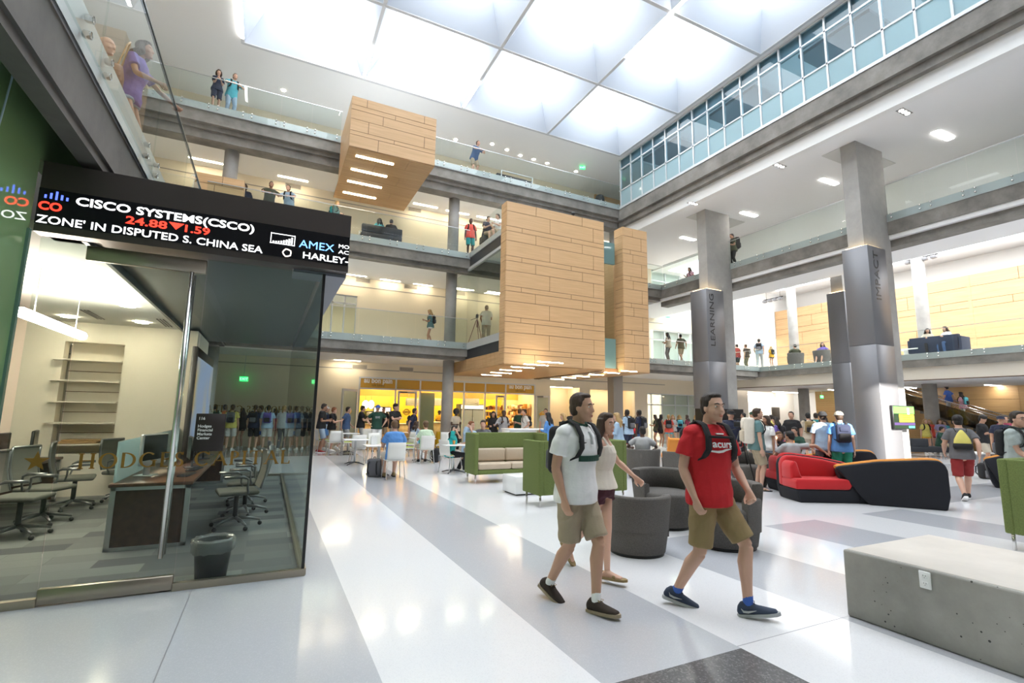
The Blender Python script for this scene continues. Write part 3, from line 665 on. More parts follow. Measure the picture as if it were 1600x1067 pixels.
glazing('window_7', -3.4, -2.0, F4, 14.6, YW+.05, [-2.7], [])
# rooms behind: ceiling lamps, and added fills where panes stayed dark
area('lobby_room_lamp', ((lob[0]+lob[1])/2, 27.5, 3.7), 5, 4, 600, (1, .96, .9))
area('lobby_room_lamp', ((L2r[0]+L2r[1])/2, 27.5, 7.7), 5, 4, 500, (1, .96, .9))
area('corridor_room_lamp', (2.5, 27.5, 7.7), 3, 3, 60, (1, .9, .75))
area('top_room_lamp', (0, 27.5, 15.0), 5, 3, 120, (.95, .98, 1))
area('corridor_lamp', (19, 9, 15.1), 4.5, 18, 160, (.86, .95, 1))
area('third_floor_room_fill', (17, 27.5, 11.8), 6, 3, 160, (1, .97, .93))  # unseen fill added behind the black third-floor panes
area('lounge_back_room_fill', (26, 27.5, 9), 6, 3, 260, (.86, .86, 1))  # unseen fill added behind the dark lounge opening
area('lounge_skylight', (28.5, 10, 10.8), 9, 20, 1000, (.97, .98, 1))
# ================================================================ THE GLASS BOOTH WITH THE TICKER
BYF, BX1b, BYB = 5.45, .43, 13.4
def carpet(name):
    m = M(name, (.11, .115, .12), .95); nt = m.node_tree; b = nt.nodes['Principled BSDF']
    tc = nt.nodes.new('ShaderNodeTexCoord'); br = nt.nodes.new('ShaderNodeTexBrick')
    br.inputs['Color1'].default_value = (.075, .08, .085, 1); br.inputs['Color2'].default_value = (.20, .205, .20, 1); br.inputs['Mortar'].default_value = (.10, .10, .105, 1)
    br.inputs['Scale'].default_value = 1; br.inputs['Mortar Size'].default_value = .002; br.inputs['Brick Width'].default_value = .9; br.inputs['Row Height'].default_value = .3
    nt.links.new(tc.outputs['Object'], br.inputs['Vector']); nt.links.new(br.outputs['Color'], b.inputs['Base Color'])
    return m
struct(MB().box(-6, BX1b-.03, BYF+.06, BYB-.05, .002, .012).build('floor_booth_carpet', carpet('carpet_tiles')))
booth_w = M('booth_wall', (.84, .78, .68), .6)
struct(MB().box(-6, -1.6, BYF+.1, 11.45, 3.1, 3.2).build('ceiling_booth', M('booth_ceiling_tile', (.86, .84, .80), .7)))
struct(MB().box(-1.6, BX1b-.02, BYF+.1, BYB, 3.14, 3.2).box(-1.62, -1.58, BYF+.1, 11.45, 3.06, 3.2).build('ceiling_booth_bulkhead', M('slate_metal', (.10, .115, .125), .35, .4)))
sx0, sx1 = aty(103, 529, 11.45).x, aty(197, 529, 11.45).x
mb = MB(); mb.box(-6, sx0, 11.45, 11.7, 0, 3.1).box(sx1, -1.5, 11.45, 11.7, 0, 3.1).box(sx0, sx1, 11.8, 11.9, 0, 3.1).box(sx0, sx1, 11.45, 11.85, 2.74, 3.1).box(sx0, sx1, 11.45, 11.85, 0, .75).box(-1.6, -1.35, 11.45, 13.4, 0, 3.1)
struct(mb.build('wall_booth_back', booth_w))
wall_x('wall_booth_left', -5.2, BYF, 11.45, 0, 3.1, booth_w, .1)
sh = empty('wall_shelves', ((sx0+sx1)/2, 11.65, .8), 0, 'cream built-in wall shelves with four empty boards in the booth', 'shelves')
for k in range(5): MB().box(sx0-.12*(k > 0), sx1, 11.33, 11.79, .9+.375*k, .925+.375*k).build('shelf', booth_w, sh, loc=-sh.location)
for k in range(4): MB().box(sx0, sx1, 11.785, 11.8, 1.1+.375*k, 1.11+.375*k).build('joint_line', seam, sh, loc=-sh.location)
# downlights, slot diffusers and pendant
for i, (px, py) in enumerate([(200, 477), (107, 494), (222, 503)]):
    p = atz(px, py, 3.095); tag(MB().cyl(p.x, p.y, 3.08, 3.099, .1, 18).build('recessed_downlight', M('booth_downlight', (1, .95, .85), .4, emit=(1, .86, .64), es=75)), ORD[i]+' of the downlights in the white booth ceiling', 'downlight', 'booth downlights')
for i, (px, py) in enumerate([(145, 492), (257, 505)]):
    p = atz(px, py, 3.095); mb = MB()
    for k in range(3): mb.box(p.x-.05+.045*k, p.x-.03+.045*k, p.y-.45, p.y+.45, 3.09, 3.099)
    tag(mb.build('slot_diffuser', blackm), ('left' if i == 0 else 'right')+' black slot diffuser in the white booth ceiling', 'vent')
pa, pb = atz(52, 495, 2.55), atz(129, 525, 2.55); pa.x = pb.x = (pa.x+pb.x)/2
pn = empty('pendant_light', (pb.x, (pa.y+pb.y)/2, 2.55), 0, 'long white tube pendant light inside the booth', 'pendant light')
MB().tube([(pb.x, pa.y-.3, 2.55), (pb.x, pb.y, 2.55)], .055, 14).build('tube', M('pendant_tube', (1, .96, .9), .4, emit=(1, .90, .74), es=60), pn, loc=-pn.location)
for y in (pb.y-.3, pa.y): MB().tube([(pb.x, y, 2.6), (pb.x, y, 3.1)], .006, 6).build('hanger', alum_lt, pn, loc=-pn.location)
# glass: fixed panes, door, side and back walls
def pane(name, lab, x0, x1, y0, y1, z0, z1, rail=0):
    o = struct(MB().box(x0, x1, y0, y1, z0, z1).build(name, gl_booth), lab); return o
DX0, DX1 = -1.54, -.63
w8 = pane('window_8', 'fixed clear pane left of the booth door', -1.86, DX0-.008, BYF-.008, BYF+.008, .06, 3.02)
MB().box(-1.86, DX0, BYF-.03, BYF+.03, 0, .065).build('base_rail', brass, w8, loc=-w8.location)
w9 = pane('window_9', 'fixed clear pane right of the booth door', DX1+.008, BX1b-.004, BYF-.008, BYF+.008, .06, 3.02)
MB().box(DX1, BX1b+.02, BYF-.03, BYF+.03, 0, .065).build('base_rail', brass, w9, loc=-w9.location)
d1 = pane('door_1', 'tall glass door of the booth with a long bar handle', DX0, DX1, BYF-.008, BYF+.008, .13, 2.9)
MB().rbox(DX0, DX1, BYF-.028, BYF+.028, .012, .135, .006, 1).build('bottom_rail', brass, d1, loc=-d1.location)
MB().rbox(DX0, DX1, BYF-.028, BYF+.028, 2.87, 3.0, .006, 1).build('top_rail', brass, d1, loc=-d1.location)
hd = MB().tube([(-.735, BYF-.07, .3), (-.735, BYF-.07, 2.86)], .019, 14).tube([(-.735, BYF+.07, .3), (-.735, BYF+.07, 2.86)], .019, 14)
for z in (.6, 1.6, 2.6): hd.tube([(-.735, BYF-.07, z), (-.735, BYF+.07, z)], .009, 8)
hd.build('handle', steel, d1, loc=-d1.location)
w10 = pane('window_10', 'clear side wall of the booth', BX1b-.008, BX1b+.008, BYF+.01, BYB, .06, 3.02)
MB().box(BX1b-.03, BX1b+.03, BYF, BYB, 0, .065).build('base_rail', brass, w10, loc=-w10.location)
MB().box(BX1b-.014, BX1b+.014, BYF-.014, BYF+.014, .06, 3.02).build('corner_seal', blackm, w10, loc=-w10.location)
w11 = pane('window_11', 'clear back wall of the booth', -1.35, BX1b, BYB-.008, BYB+.008, .06, 3.02)
MB().box(-1.35, BX1b, BYB-.03, BYB+.03, 0, .065).build('base_rail', brass, w11, loc=-w11.location)
# serif lettering, drawn as strokes: thick stems, thin hairlines, serifs
def serif_word(mb, word, x, z, h, y, sp=.2):
    """adds the letters as thin solids; returns end x"""
    T, H = .17*h, .065*h
    def bar(a, b, w):
        (x0, z0), (x1, z1) = a, b; d = Vector((x1-x0, z1-z0)); n = Vector((-d.y, d.x)).normalized()*w/2
        mb.prism([(x+x0*h+n.x, z+z0*h+n.y), (x+x1*h+n.x, z+z1*h+n.y), (x+x1*h-n.x, z+z1*h-n.y), (x+x0*h-n.x, z+z0*h-n.y)], y-.002, y+.002, 'y')
    def serif(cx, cz, w=.3): mb.prism([(x+(cx-w/2)*h, z+cz*h-H/2), (x+(cx+w/2)*h, z+cz*h-H/2), (x+(cx+w/2)*h, z+cz*h+H/2), (x+(cx-w/2)*h, z+cz*h+H/2)], y-.002, y+.002, 'y')
    def arc(cx, cz, rx, rz, a0, a1, tk, tn, n=18):
        o, i = [], []
        for k in range(n+1):
            a = R(a0+(a1-a0)*k/n); t = tn+(tk-tn)*abs(cos(a))
            o.append((x+(cx+rx*cos(a))*h, z+(cz+rz*sin(a))*h)); i.append((x+(cx+(rx*h-t)/h*cos(a))*h, z+(cz+(rz*h-t*.6-tn*.4)/h*sin(a))*h))
        for k in range(n): mb.prism([o[k], o[k+1], i[k+1], i[k]], y-.002, y+.002, 'y')
    for c in word:
        if c == ' ': x += .45*h; continue
        if c == 'H':
            bar((.15, 0), (.15, 1), T); bar((.75, 0), (.75, 1), T); bar((.15, .52), (.75, .52), H); [serif(a, b) for a in (.15, .75) for b in (.025, .975)]; w = .9
        elif c == 'O': arc(.5, .5, .5, .51, 0, 360, T, H, 30); w = 1.0
        elif c == 'D': bar((.15, 0), (.15, 1), T); arc(.3, .5, .55, .5, -90, 90, T, H); bar((.08, .025), (.32, .025), H); bar((.08, .975), (.32, .975), H); w = .87
        elif c == 'G': arc(.5, .5, .5, .51, 50, 330, T, H, 26); bar((.84, .05), (.84, .45), T); serif(.82, .46, .34); w = 1.0
        elif c == 'E': bar((.15, 0), (.15, 1), T); [bar((.05, b), (e, b), H) for b, e in ((.025, .62), (.52, .52), (.975, .6))]; bar((.61, 0), (.61, .18), H); bar((.59, .84), (.59, 1), H); bar((.52, .44), (.52, .6), H); w = .66
        elif c == 'S': arc(.3, .74, .25, .26, 20, 270, T*.8, H); arc(.3, .25, .27, .26, -200, 90, T*.8, H); bar((.5, .8), (.5, 1), H); bar((.06, 0), (.06, .22), H); w = .6
        elif c == 'C': arc(.5, .5, .5, .51, 45, 315, T, H, 26); bar((.86, .74), (.86, .96), H); w = .92
        elif c == 'A': bar((.08, 0), (.46, 1), H); bar((.44, 1), (.84, 0), T); bar((.22, .34), (.7, .34), H); serif(.08, .025, .24); serif(.84, .025, .28); w = .92
        elif c == 'P': bar((.15, 0), (.15, 1), T); arc(.28, .74, .32, .26, -90, 90, T, H); bar((.08, .975), (.3, .975), H); bar((.15, .49), (.3, .49), H); serif(.15, .025, .32); w = .62
        elif c == 'I': bar((.17, 0), (.17, 1), T); serif(.17, .025, .32); serif(.17, .975, .32); w = .34
        elif c == 'T': bar((.42, 0), (.42, 1), T); bar((.02, .975), (.82, .975), H); serif(.42, .025, .32); bar((.04, .82), (.03, 1), H); bar((.8, .82), (.81, 1), H); w = .84
        elif c == 'L': bar((.15, 0), (.15, 1), T); serif(.15, .975, .3); bar((.07, .025), (.62, .025), H); bar((.61, 0), (.61, .22), H); w = .64
        x += (w+sp)*h
    return x
gold = M('gold_vinyl', (.27, .145, .022), .5, .2)
mb = MB(); xe = serif_word(mb, 'HODGES CAPITAL', -1.40, 1.07, .128, BYF-.012, .16)
k = (0.235+1.40)/(xe-.16*.128+1.40); mb.v = [(-1.40+(p[0]+1.40)*k, p[1], p[2]) for p in mb.v]
mb2 = MB(); 
for a in range(10):
    pass
o = mb.build('lettering', gold, w9, loc=-w9.location); tag(o, 'gold serif letters HODGES CAPITAL across door and pane')
def star(mb, cx, cz, r, y):
    pts = [(cx+(r if i % 2 == 0 else r*.4)*sin(i*pi/5), cz+(r if i % 2 == 0 else r*.4)*cos(i*pi/5)) for i in range(10)]
    mb.prism(pts, y-.002, y+.002, 'y')
mb = MB(); star(mb, -1.665, 1.14, .085, BYF-.012); tag(mb.build('lettering', gold, w8, loc=-w8.location), 'gold five-pointed star')
mb = MB(); xe = serif_word(mb, 'HODGES CAPITAL', 0, 1.50, .16, 0, .16)
mb.v = [(.36-p[0]*.86, BYB+.012+p[1], p[2]) for p in mb.v]; 
ms_ = MB(); star(ms_, -1.28, 1.58, .1, BYB+.012); tag(ms_.build('lettering', gold, w11, loc=-w11.location), 'gold star seen from behind')
tag(mb.build('lettering', gold, w11, loc=-w11.location), 'gold letters seen from behind, in mirror writing')
# room plaque
pq = empty('room_sign', (-.465, BYF-.02, 1.2), 0, 'dark brown room plaque 116 on the booth glass', 'sign')
MB().rbox(-.585, -.345, BYF-.022, BYF-.01, 1.2, 1.545, .004, 1).build('plate', M('plaque_brown', (.018, .011, .009), .5), pq, loc=-pq.location)
for s_, z, sz in (('116', 1.488, .036), ('Hodges', 1.418, .036), ('Financial', 1.382, .036), ('Markets', 1.346, .036), ('Center', 1.31, .036)):
    text_mesh(s_, sz, M('sign_white', (.85, .85, .84), .5), 'lettering', pq, loc=(-.10, -.003, z-1.2), bold=.0006)
# ticker sign
tk = empty('ticker_sign', (-.6, BYF, 3.02), 0, 'LED stock ticker sign in a dark metal box over the booth door', 'LED sign')
TL = -tk.location; SY = BYF-.10
sgm = M('ticker_housing', (.13, .112, .105), .36, .8, bump=(2, .05, (.5, .5, 90)))
MB().box(-1.885, .655, SY, BYF+.35, 3.43, 3.675).box(-1.885, .655, SY, SY+.14, 3.05, 3.115).box(-1.885, .655, SY+.02, BYF+.35, 3.10, 3.43).build('housing', sgm, tk, loc=TL)
MB().box(BX1b+.01, .655, BYF+.35, BYB, 3.03, 3.675).box(BX1b-.3, .655, SY+.14, BYF+.36, 3.02, 3.12).build('side_return', M('ticker_side', (.20, .215, .26), .45, .4), tk, loc=TL)
MB().box(-1.885, .652, SY-.006, SY+.02, 3.115, 3.432).build('screen', M('led_black', (.006, .006, .009), .25), tk, loc=TL)
ledw = M('led_white', (1, 1, 1), .5, emit=(1, 1, 1), es=1.5); ledr = M('led_red', (1, .1, .05), .5, emit=(1, .035, .02), es=1.6); ledb = M('led_blue', (.2, .3, 1), .5, emit=(.08, .13, .9), es=1.6); ledc = M('led_light_blue', (.3, .6, 1), .5, emit=(.16, .42, 1), es=1.6); ledo = M('led_cream', (1, .9, .8), .5, emit=(1, .85, .75), es=1.4)
LY = SY-.009
def led(s_, x0, x1, z, size, m, bold=.0):
    return text_mesh(s_, size, m, 'lettering', tk, loc=Vector((x0, LY, z))+TL, bold=bold, ext=.0015, width=x1-x0)
led('CISCO SYSTEMS(CSCO)', -1.635, -.255, 3.325, .103, ledw, .0022)
led('24.88', -1.275, -.965, 3.228, .098, ledr, .0018); led('1.59', -.825, -.625, 3.228, .098, ledr, .0018)
MB().prism([(-.955, 3.30), (-.835, 3.30), (-.895, 3.235)], LY-.001, LY+.001, 'y').build('down_arrow', ledr, tk, loc=TL)
led("ZONE' IN DISPUTED S. CHINA SEA", -1.875, -.165, 3.125, .096, ledw, .0008)
mb = MB()
for k, (h, z) in enumerate([(.03, 3.345), (.05, 3.345), (.075, 3.34), (.045, 3.345), (.03, 3.345)]): mb.box(-1.845+.036*k, -1.83+.036*k, LY-.001, LY+.001, z, z+h)
mb.build('logo_bars', ledb, tk, loc=TL)
led('CO', -1.875, -1.72, 3.243, .1, ledr, .003)
led('AMEX', .16, .50, 3.245, .115, ledc)
led('MO', .545, .65, 3.30, .056, ledw); led('AC', .545, .65, 3.238, .056, ledw)
led('HARLEY-', .205, .65, 3.135, .094, ledw, .0008)
mb = MB(); x0, x1, z0, z1 = -.105, .12, 3.245, 3.352
mb.box(x0, x1, LY-.001, LY+.001, z0, z0+.007).box(x0, x1, LY-.001, LY+.001, z1-.007, z1).box(x0, x0+.007, LY-.001, LY+.001, z0, z1).box(x1-.007, x1, LY-.001, LY+.001, z0, z1)
for k in range(8): mb.box(x0+.02+.024*k, x0+.036+.024*k, LY-.001, LY+.001, z0+.012, z0+.025+.0012*k*k)
mb.build('chart_icon', ledw, tk, loc=TL)
MB().tube([(.055+.036*cos(2*pi*i/10)*(1+.12*(i % 2)), LY, 3.165+.036*sin(2*pi*i/10)*(1+.12*(i % 2))) for i in range(10)], .0065, 6, closed=True).build('shield_icon', ledo, tk, loc=TL)
# green back-painted glass wall on the left
gw = struct(MB().box(-2.02, -1.905, -3, BYF-.12, 0, 4.42).box(-2.02, -1.905, BYF-.12, BYB, 3.68, 4.42).build('wall_green_glass', gl_green), 'green glass wall left of the booth')
MB().box(-1.905, -1.885, BYF-.16, BYF-.12, 0, 3.05).box(-1.905, -1.9, 2.2, 2.206, 0, 3.74).box(-1.905, -1.9, 4.1, 4.106, 0, 3.74).build('edge_trim', M('pane_edge_green', (.12, .22, .17), .25), gw, loc=-gw.location)
ca, cb = atx(30, 55, -1.88), atx(0, 190, -1.88)
tag(MB().tube([(-1.885, ca.y-.0, 4.42), (-1.885, ca.y, ca.z), (-1.87, (ca.y*.6+cb.y*.4), (ca.z*.5+cb.z*.5)), (-1.88, cb.y, cb.z), (-1.88, cb.y-.15, cb.z-.9)], .006, 6).build('hanging_cable', M('pale_blue_cable', (.45, .62, .68), .5)), 'thin pale blue cable hanging in front of the green glass wall', 'cable')
# ---- booth furniture
desk_w = M('desk_walnut', (.075, .035, .02), .4, noise=(14, .25)); desk_top = woodmat('desk_top_walnut', (.16, .075, .04), (.11, .05, .028), .3, 1)
def desk(name, x0, x1, y0, y1, lab, div=True):
    d = empty(name, ((x0+x1)/2, (y0+y1)/2, 0), 0, lab, 'desk'); L = -d.location
    MB().rbox(x0-.02, x1+.02, y0-.02, y1, .70, .74, .006, 1).build('top', desk_top, d, loc=L)
    for y in (y0, y1-.06):
        MB().box(x0+.05, x1-.05, y+.01, y+.04, .05, .66).build('end_panel', desk_w, d, loc=L)
        MB().box(x0, x0+.05, y, y+.05, 0.012, .70).box(x1-.05, x1, y, y+.05, 0.012, .70).box(x0, x1, y, y+.05, .66, .70).box(x0, x1, y, y+.05, 0.012, .05).build('end_frame', alum, d, loc=L)
    if div: MB().box(x0+.01, x0+.03, y0+.03, y1-.1, .745, 1.2).build('screen_panel', gl_frost, d, loc=L)
    return d
desk('trading_desk', -1.5, -.74, 7.06, 12.6, 'long walnut trading desk with metal-framed end panel nearest the door')
desk('trading_desk', -3.95, -3.05, 6.7, 11.0, 'walnut desk row along the left side of the booth')
def monitor(x, y, z, rz, lab, w=.5, h=.32, grp=None, back=black):
    r = empty('computer_monitor', (x, y, z), rz, lab, 'monitor', grp)
    MB().rbox(-w/2, w/2, -.02, .02, .12, .12+h, .01, 1).build('bezel', back, r)
    MB().box(-w/2+.012, w/2-.012, -.022, -.0195, .135, .108+h).build('screen', M('screen_off', (.008, .008, .01), .15), r)
    MB().rbox(-.02, .02, .02, .045, .01, .3, .005, 1).box(-.12, .12, -.06, .12, 0, .012).build('stand', M('monitor_stand', (.2, .2, .21), .35, .6), r)
    return r
for i, (y, dx) in enumerate([(7.6, 0), (8.4, .05), (9.4, 0), (10.4, .05)]):
    monitor(-3.3+dx, y, .74, R(90+12*(i % 2)), ORD[i].replace('leftmost', 'nearest').replace('from the left', 'counted inward')+' of the black monitors on the left desk row', .54, .34, 'monitors on the left desk row')
silver = M('imac_silver', (.62, .62, .62), .35, .5)
r = empty('desktop_computer', (-1.25, 7.75, .74), R(70), 'silver all-in-one computer at the near end of the trading desk', 'computer')
MB().rbox(-.26, .26, -.015, .03, .14, .52, .012, 2).build('case', silver, r); MB().box(-.245, .245, -.018, -.014, .2, .505).build('screen', M('screen_off', (.008, .008, .01), .15), r)
MB().rbox(-.1, .1, -.03, .16, 0, .012, .005, 1).rbox(-.06, .06, .05, .075, .01, .25, .008, 1).build('stand', silver, r)
for i, y in enumerate((8.6, 9.3, 10.0, 10.8)): monitor(-.95, y, .74, R(-78), ['nearest', 'second', 'third', 'farthest'][i]+' of the black monitors along the right side of the trading desk', .5, .32, 'monitors on the trading desk')
for i, (y, x) in enumerate(((7.65, -.86), (8.3, -.85))):
    k = empty('keyboard', (x, y, .742), R(82), ('near' if i == 0 else 'far')+' dark keyboard on the right side of the trading desk', 'keyboard')
    MB().rbox(-.2, .2, -.06, .06, 0, .016, .005, 1).build('body', M('keyboard_dark', (.05, .05, .055), .5), k)
    mb = MB()
    for a in range(12):
        for b in range(4): mb.box(-.19+.0316*a, -.165+.0316*a, -.05+.026*b, -.029+.026*b, .016, .02)
    mb.build('keys', black, k)
def office_chair(x, y, rz, lab, first=[None]):
    if first[0]: return dup(first[0], None, (x, y, .012), rz, lab)
    c = empty('office_chair', (x, y, .012), rz, lab, 'office chair', 'mesh office chairs in the booth'); first[0] = c
    mesh = M('chair_mesh', (.115, .116, .098), .7, bump=(300, .3)); fr = M('chair_frame', (.22, .225, .23), .3, .8)
    MB().rbox(-.24, .24, -.24, .24, .44, .50, .03, 3).build('seat', mesh, c)
    mb = MB(); pts = []
    for i in range(7):
        z = .52+.5*i/6; yy = .24+.05*sin(i/6*pi)+.06*(i/6)**2; pts.append((yy, z))
    for i in range(6): mb.add([(-.21, pts[i][0], pts[i][1]), (.21, pts[i][0], pts[i][1]), (.21, pts[i+1][0], pts[i+1][1]), (-.21, pts[i+1][0], pts[i+1][1]), (-.21, pts[i][0]+.012, pts[i][1]), (.21, pts[i][0]+.012, pts[i][1]), (.21, pts[i+1][0]+.012, pts[i+1][1]), (-.21, pts[i+1][0]+.012, pts[i+1][1])], [(0, 3, 2, 1), (4, 5, 6, 7), (1, 2, 6, 5), (0, 4, 7, 3)])
    mb.build('backrest', mesh, c)
    mb = MB()
    for s in (-1, 1): mb.tube([(s*.22, p[0]+.005, p[1]) for p in pts], .016, 8)
    mb.tube([(-.22, pts[-1][0]+.005, pts[-1][1]), (.22, pts[-1][0]+.005, pts[-1][1])], .016, 8).build('back_frame', fr, c)
    for s in (-1, 1): MB().tube([(s*.24, .1, .47), (s*.29, .08, .55), (s*.29, .08, .66), (s*.29, .02, .69), (s*.29, -.2, .69)], [.014, .014, .014, .022, .02], 8).build('armrest', fr, c)
    MB().cyl(0, 0, .12, .44, .03, 12).build('column', black, c)
    for k in range(5):
        a = 2*pi*k/5+.3; l = MB().tube([(.03*cos(a), .03*sin(a), .13), (.18*cos(a), .18*sin(a), .11), (.31*cos(a), .31*sin(a), .075)], [.024, .02, .014], 8).build('base_spoke', fr, c)
        MB().ball((.31*cos(a), .31*sin(a), .03), (.03, .03, .03), 10).build('caster', black, l)
    return c
for x, y, rz, t in [(-2.6, 8.2, 80, 'nearest the door at the left desk row'), (-2.62, 9.0, 70, 'second inward at the left desk row'), (-2.6, 10.1, 100, 'third inward at the left desk row'), (-2.1, 10.75, 60, 'farthest in before the shelves'), (-.28, 7.85, -80, 'behind the black bin at the trading desk'), (-.2, 8.75, -95, 'second along the right side of the trading desk'), (-.22, 9.7, -85, 'third along the right side of the trading desk')]:
    office_chair(x, y, R(rz), 'pale mesh office chair '+t)
bn = empty('waste_bin', (-.36, 5.68, .012), 0, 'black waste bin with a clear plastic liner behind the booth glass', 'bin')
MB().lathe([(.0, 0), (.13, 0), (.165, .34), (.155, .34), (.12, .02), (0, .02)], n=28).build('body', black, bn)
lm = glass('plastic_liner', (.75, .77, .78), 1.5, 1.5, .15, .35, (.5, .5, .5))
mb = MB(); mb.lathe([(.175, .24), (.19, .28), (.188, .33), (.178, .362), (.16, .365), (.148, .33), (.14, .2)], n=36)
rnd = random.Random(3); mb.v = [(p[0]*(1+rnd.uniform(-.05, .05)), p[1]*(1+rnd.uniform(-.05, .05)), p[2]+rnd.uniform(-.008, .008)) for p in mb.v]
mb.build('liner', lm, bn)
# poster display behind the plaque; its glow is added to brighten the print
ta, tb = atx(308, 541, -1.08), atx(333, 560, -1.08)
dp = empty('poster_display', (-1.08, (ta.y+tb.y)/2, .742), 0, 'tall pale poster display with a dark top on the desk behind the plaque', 'display'); L = -dp.location
mb = MB(); mb.rbox(-1.14, -1.06, min(ta.y, tb.y), max(ta.y, tb.y), .77, ta.z, .01, 1).box(-1.2, -1.0, (ta.y+tb.y)/2-.25, (ta.y+tb.y)/2+.25, .742, .77).build('case', M('display_case', (.06, .055, .055), .4), dp, loc=L)
pm = M('poster_glow_print', (.7, .74, .82), .4); nt = pm.node_tree; tc = nt.nodes.new('ShaderNodeTexCoord'); wv = nt.nodes.new('ShaderNodeTexWave'); wv.inputs['Scale'].default_value = .6; wv.inputs['Distortion'].default_value = 3
cr = nt.nodes.new('ShaderNodeValToRGB'); cr.color_ramp.elements[0].color = (.25, .35, .6, 1); cr.color_ramp.elements[1].color = (.8, .8, .82, 1); e = cr.color_ramp.elements.new(.35); e.color = (.55, .42, .2, 1)
nt.links.new(tc.outputs['Object'], wv.inputs['Vector']); nt.links.new(wv.outputs['Fac'], cr.inputs[0]); nt.links.new(cr.outputs[0], nt.nodes['Principled BSDF'].inputs['Base Color']); nt.links.new(cr.outputs[0], nt.nodes['Principled BSDF'].inputs['Emission Color']); nt.nodes['Principled BSDF'].inputs['Emission Strength'].default_value = .3
MB().box(-1.058, -1.054, min(ta.y, tb.y)+.04, max(ta.y, tb.y)-.04, .9, ta.z-.16).build('poster', pm, dp, loc=L)
tag(MB().rbox(sx0+.1, sx0+.65, 11.36, 11.75, .928, .97, .01, 1).rbox(sx0+.15, sx0+.7, 11.38, 11.73, .97, 1.0, .01, 1).build('cardboard_stack', M('cardboard', (.35, .22, .10), .8)), 'flat brown cardboard lying on the lowest booth shelf', 'cardboard')
# ================================================================ THE CAFE BEHIND THE FAR WALL
yel = M('cafe_yellow', (.90, .62, .04), .6); olive = M('cafe_olive', (.42, .43, .06), .6); orange = M('cafe_orange', (.72, .36, .06), .6)
struct(MB().box(3, 14.5, 28.6, 28.8, 0, 3.8).build('wall_cafe_back', yel)); struct(MB().box(3.0, 3.3, YW+.25, 28.6, 0, 3.8).build('wall_cafe_left', olive)); struct(MB().box(13.3, 13.5, YW+.25, 28.6, 0, 3.8).build('wall_cafe_right', M('cafe_tan', (.78, .58, .34), .6)))
struct(MB().box(3.3, 13.3, 26.3, 26.5, 2.35, 3.8).build('wall_cafe_soffit', orange)); struct(MB().box(3, 13.5, YW+.25, 28.8, 3.5, 3.6).build('ceiling_cafe', cream))
struct(MB().box(3.3, 6.2, 28.3, 28.4, .9, 2.5).build('wall_cafe_olive_panel', olive))
mx = [aty(px, 600, YW).x for px in (562, 619, 657, 692.7, 725.7, 758.5, 790.4, 835.5)]
mb = MB()
for x in mx: mb.box(x-.035, x+.035, YW-.02, YW+.1, 0, SFT)
for z in (SFH, SFT-.03): mb.box(SF0, SF1, YW-.02, YW+.1, z-.035, z+.035)
mb.box(mx[2], mx[4], YW-.02, YW+.1, 0, .08).box(mx[4], mx[6], YW-.02, YW+.1, 0, .08)
w12 = struct(mb.build('window_12', alum_lt))
MB().box(mx[2]+.04, mx[6]-.04, YW+.03, YW+.042, .08, SFH).build('pane', gl_clear, w12, loc=-w12.location)
sigm = M('cafe_transom_film', (.66, .37, .05), .5)
for i in range(7): MB().box(mx[i]+.04, mx[i+1]-.04, YW+.02, YW+.04, SFH+.035, SFT-.06).build('transom_panel', sigm, w12, loc=-w12.location)
for a, b, t in ((0, 1, 'left'), (6, 7, 'right')):
    s_ = empty('shop_sign', ((mx[a]+mx[b])/2, YW, SFH+.2), 0, 'pale au bon pain lettering over the '+t+' cafe entrance', 'sign')
    wd = (mx[b]-mx[a])*.78
    text_mesh('au bon pain', .34, M('shop_letter_white', (.9, .88, .82), .5), 'lettering', s_, loc=(-wd/2, -.0, .08), width=wd, bold=.012)
    text_mesh('cafe bakery', .15, M('shop_letter_brown', (.18, .09, .02), .5), 'tagline', s_, loc=(-wd*.22, -.0, -.08), width=wd*.45)
def leaf(hx, hy, ex, ey, lab, h=2.55):
    d = Vector((ex-hx, ey-hy, 0)); L = d.length; a = math.atan2(d.y, d.x)
    o = empty('cafe_door', (hx, hy, 0), a, lab, 'door'); t = .09
    MB().box(0, t, -.025, .025, .01, h).box(L-t, L, -.025, .025, .01, h).box(t, L-t, -.025, .025, h-.1, h).box(t, L-t, -.025, .025, .01, .22).build('frame', alum_lt, o)
    MB().box(t, L-t, -.006, .006, .22, h-.1).build('pane', gl_clear, o)
    mb = MB(); mb.tube([(.5*L+.13*cos(2*pi*k/24), -.012, 1.55+.13*sin(2*pi*k/24)) for k in range(24)], .028, 8, closed=True); mb.prism([(.5*L-.2, 1.5), (.5*L+.2, 1.5), (.5*L+.2, 1.6), (.5*L-.2, 1.6)], -.014, -.008, 'y')
    mb.build('door_emblem', M('emblem_orange', (.75, .42, .05), .5), o)
    MB().tube([(L-.14, -.06, .9), (L-.14, -.06, 1.25)], .014, 8).build('handle', steel, o)
    MB().box(.1, .45, -.07, -.03, h-.09, h-.02).build('closer', M('closer_grey', (.25, .25, .26), .4, .5), o)
    return o
e = aty(533, 640, 23.15); leaf(mx[0]-.06, YW-.06, e.x, e.y, 'open glass cafe door at the left end of the cafe front')
leaf(mx[1]+.1, YW-.05, mx[2]-.25, YW-.35, 'glass cafe door ajar behind the black-shirted man with crossed arms')
leaf(mx[6]-.62, YW-.1, mx[6]-.04, YW-.05, 'narrow glass cafe door next to the right entrance', 2.5)
e = aty(859, 640, 23.3); leaf(mx[7]+.06, YW-.06, e.x, e.y, 'open glass cafe door at the right end of the cafe front')
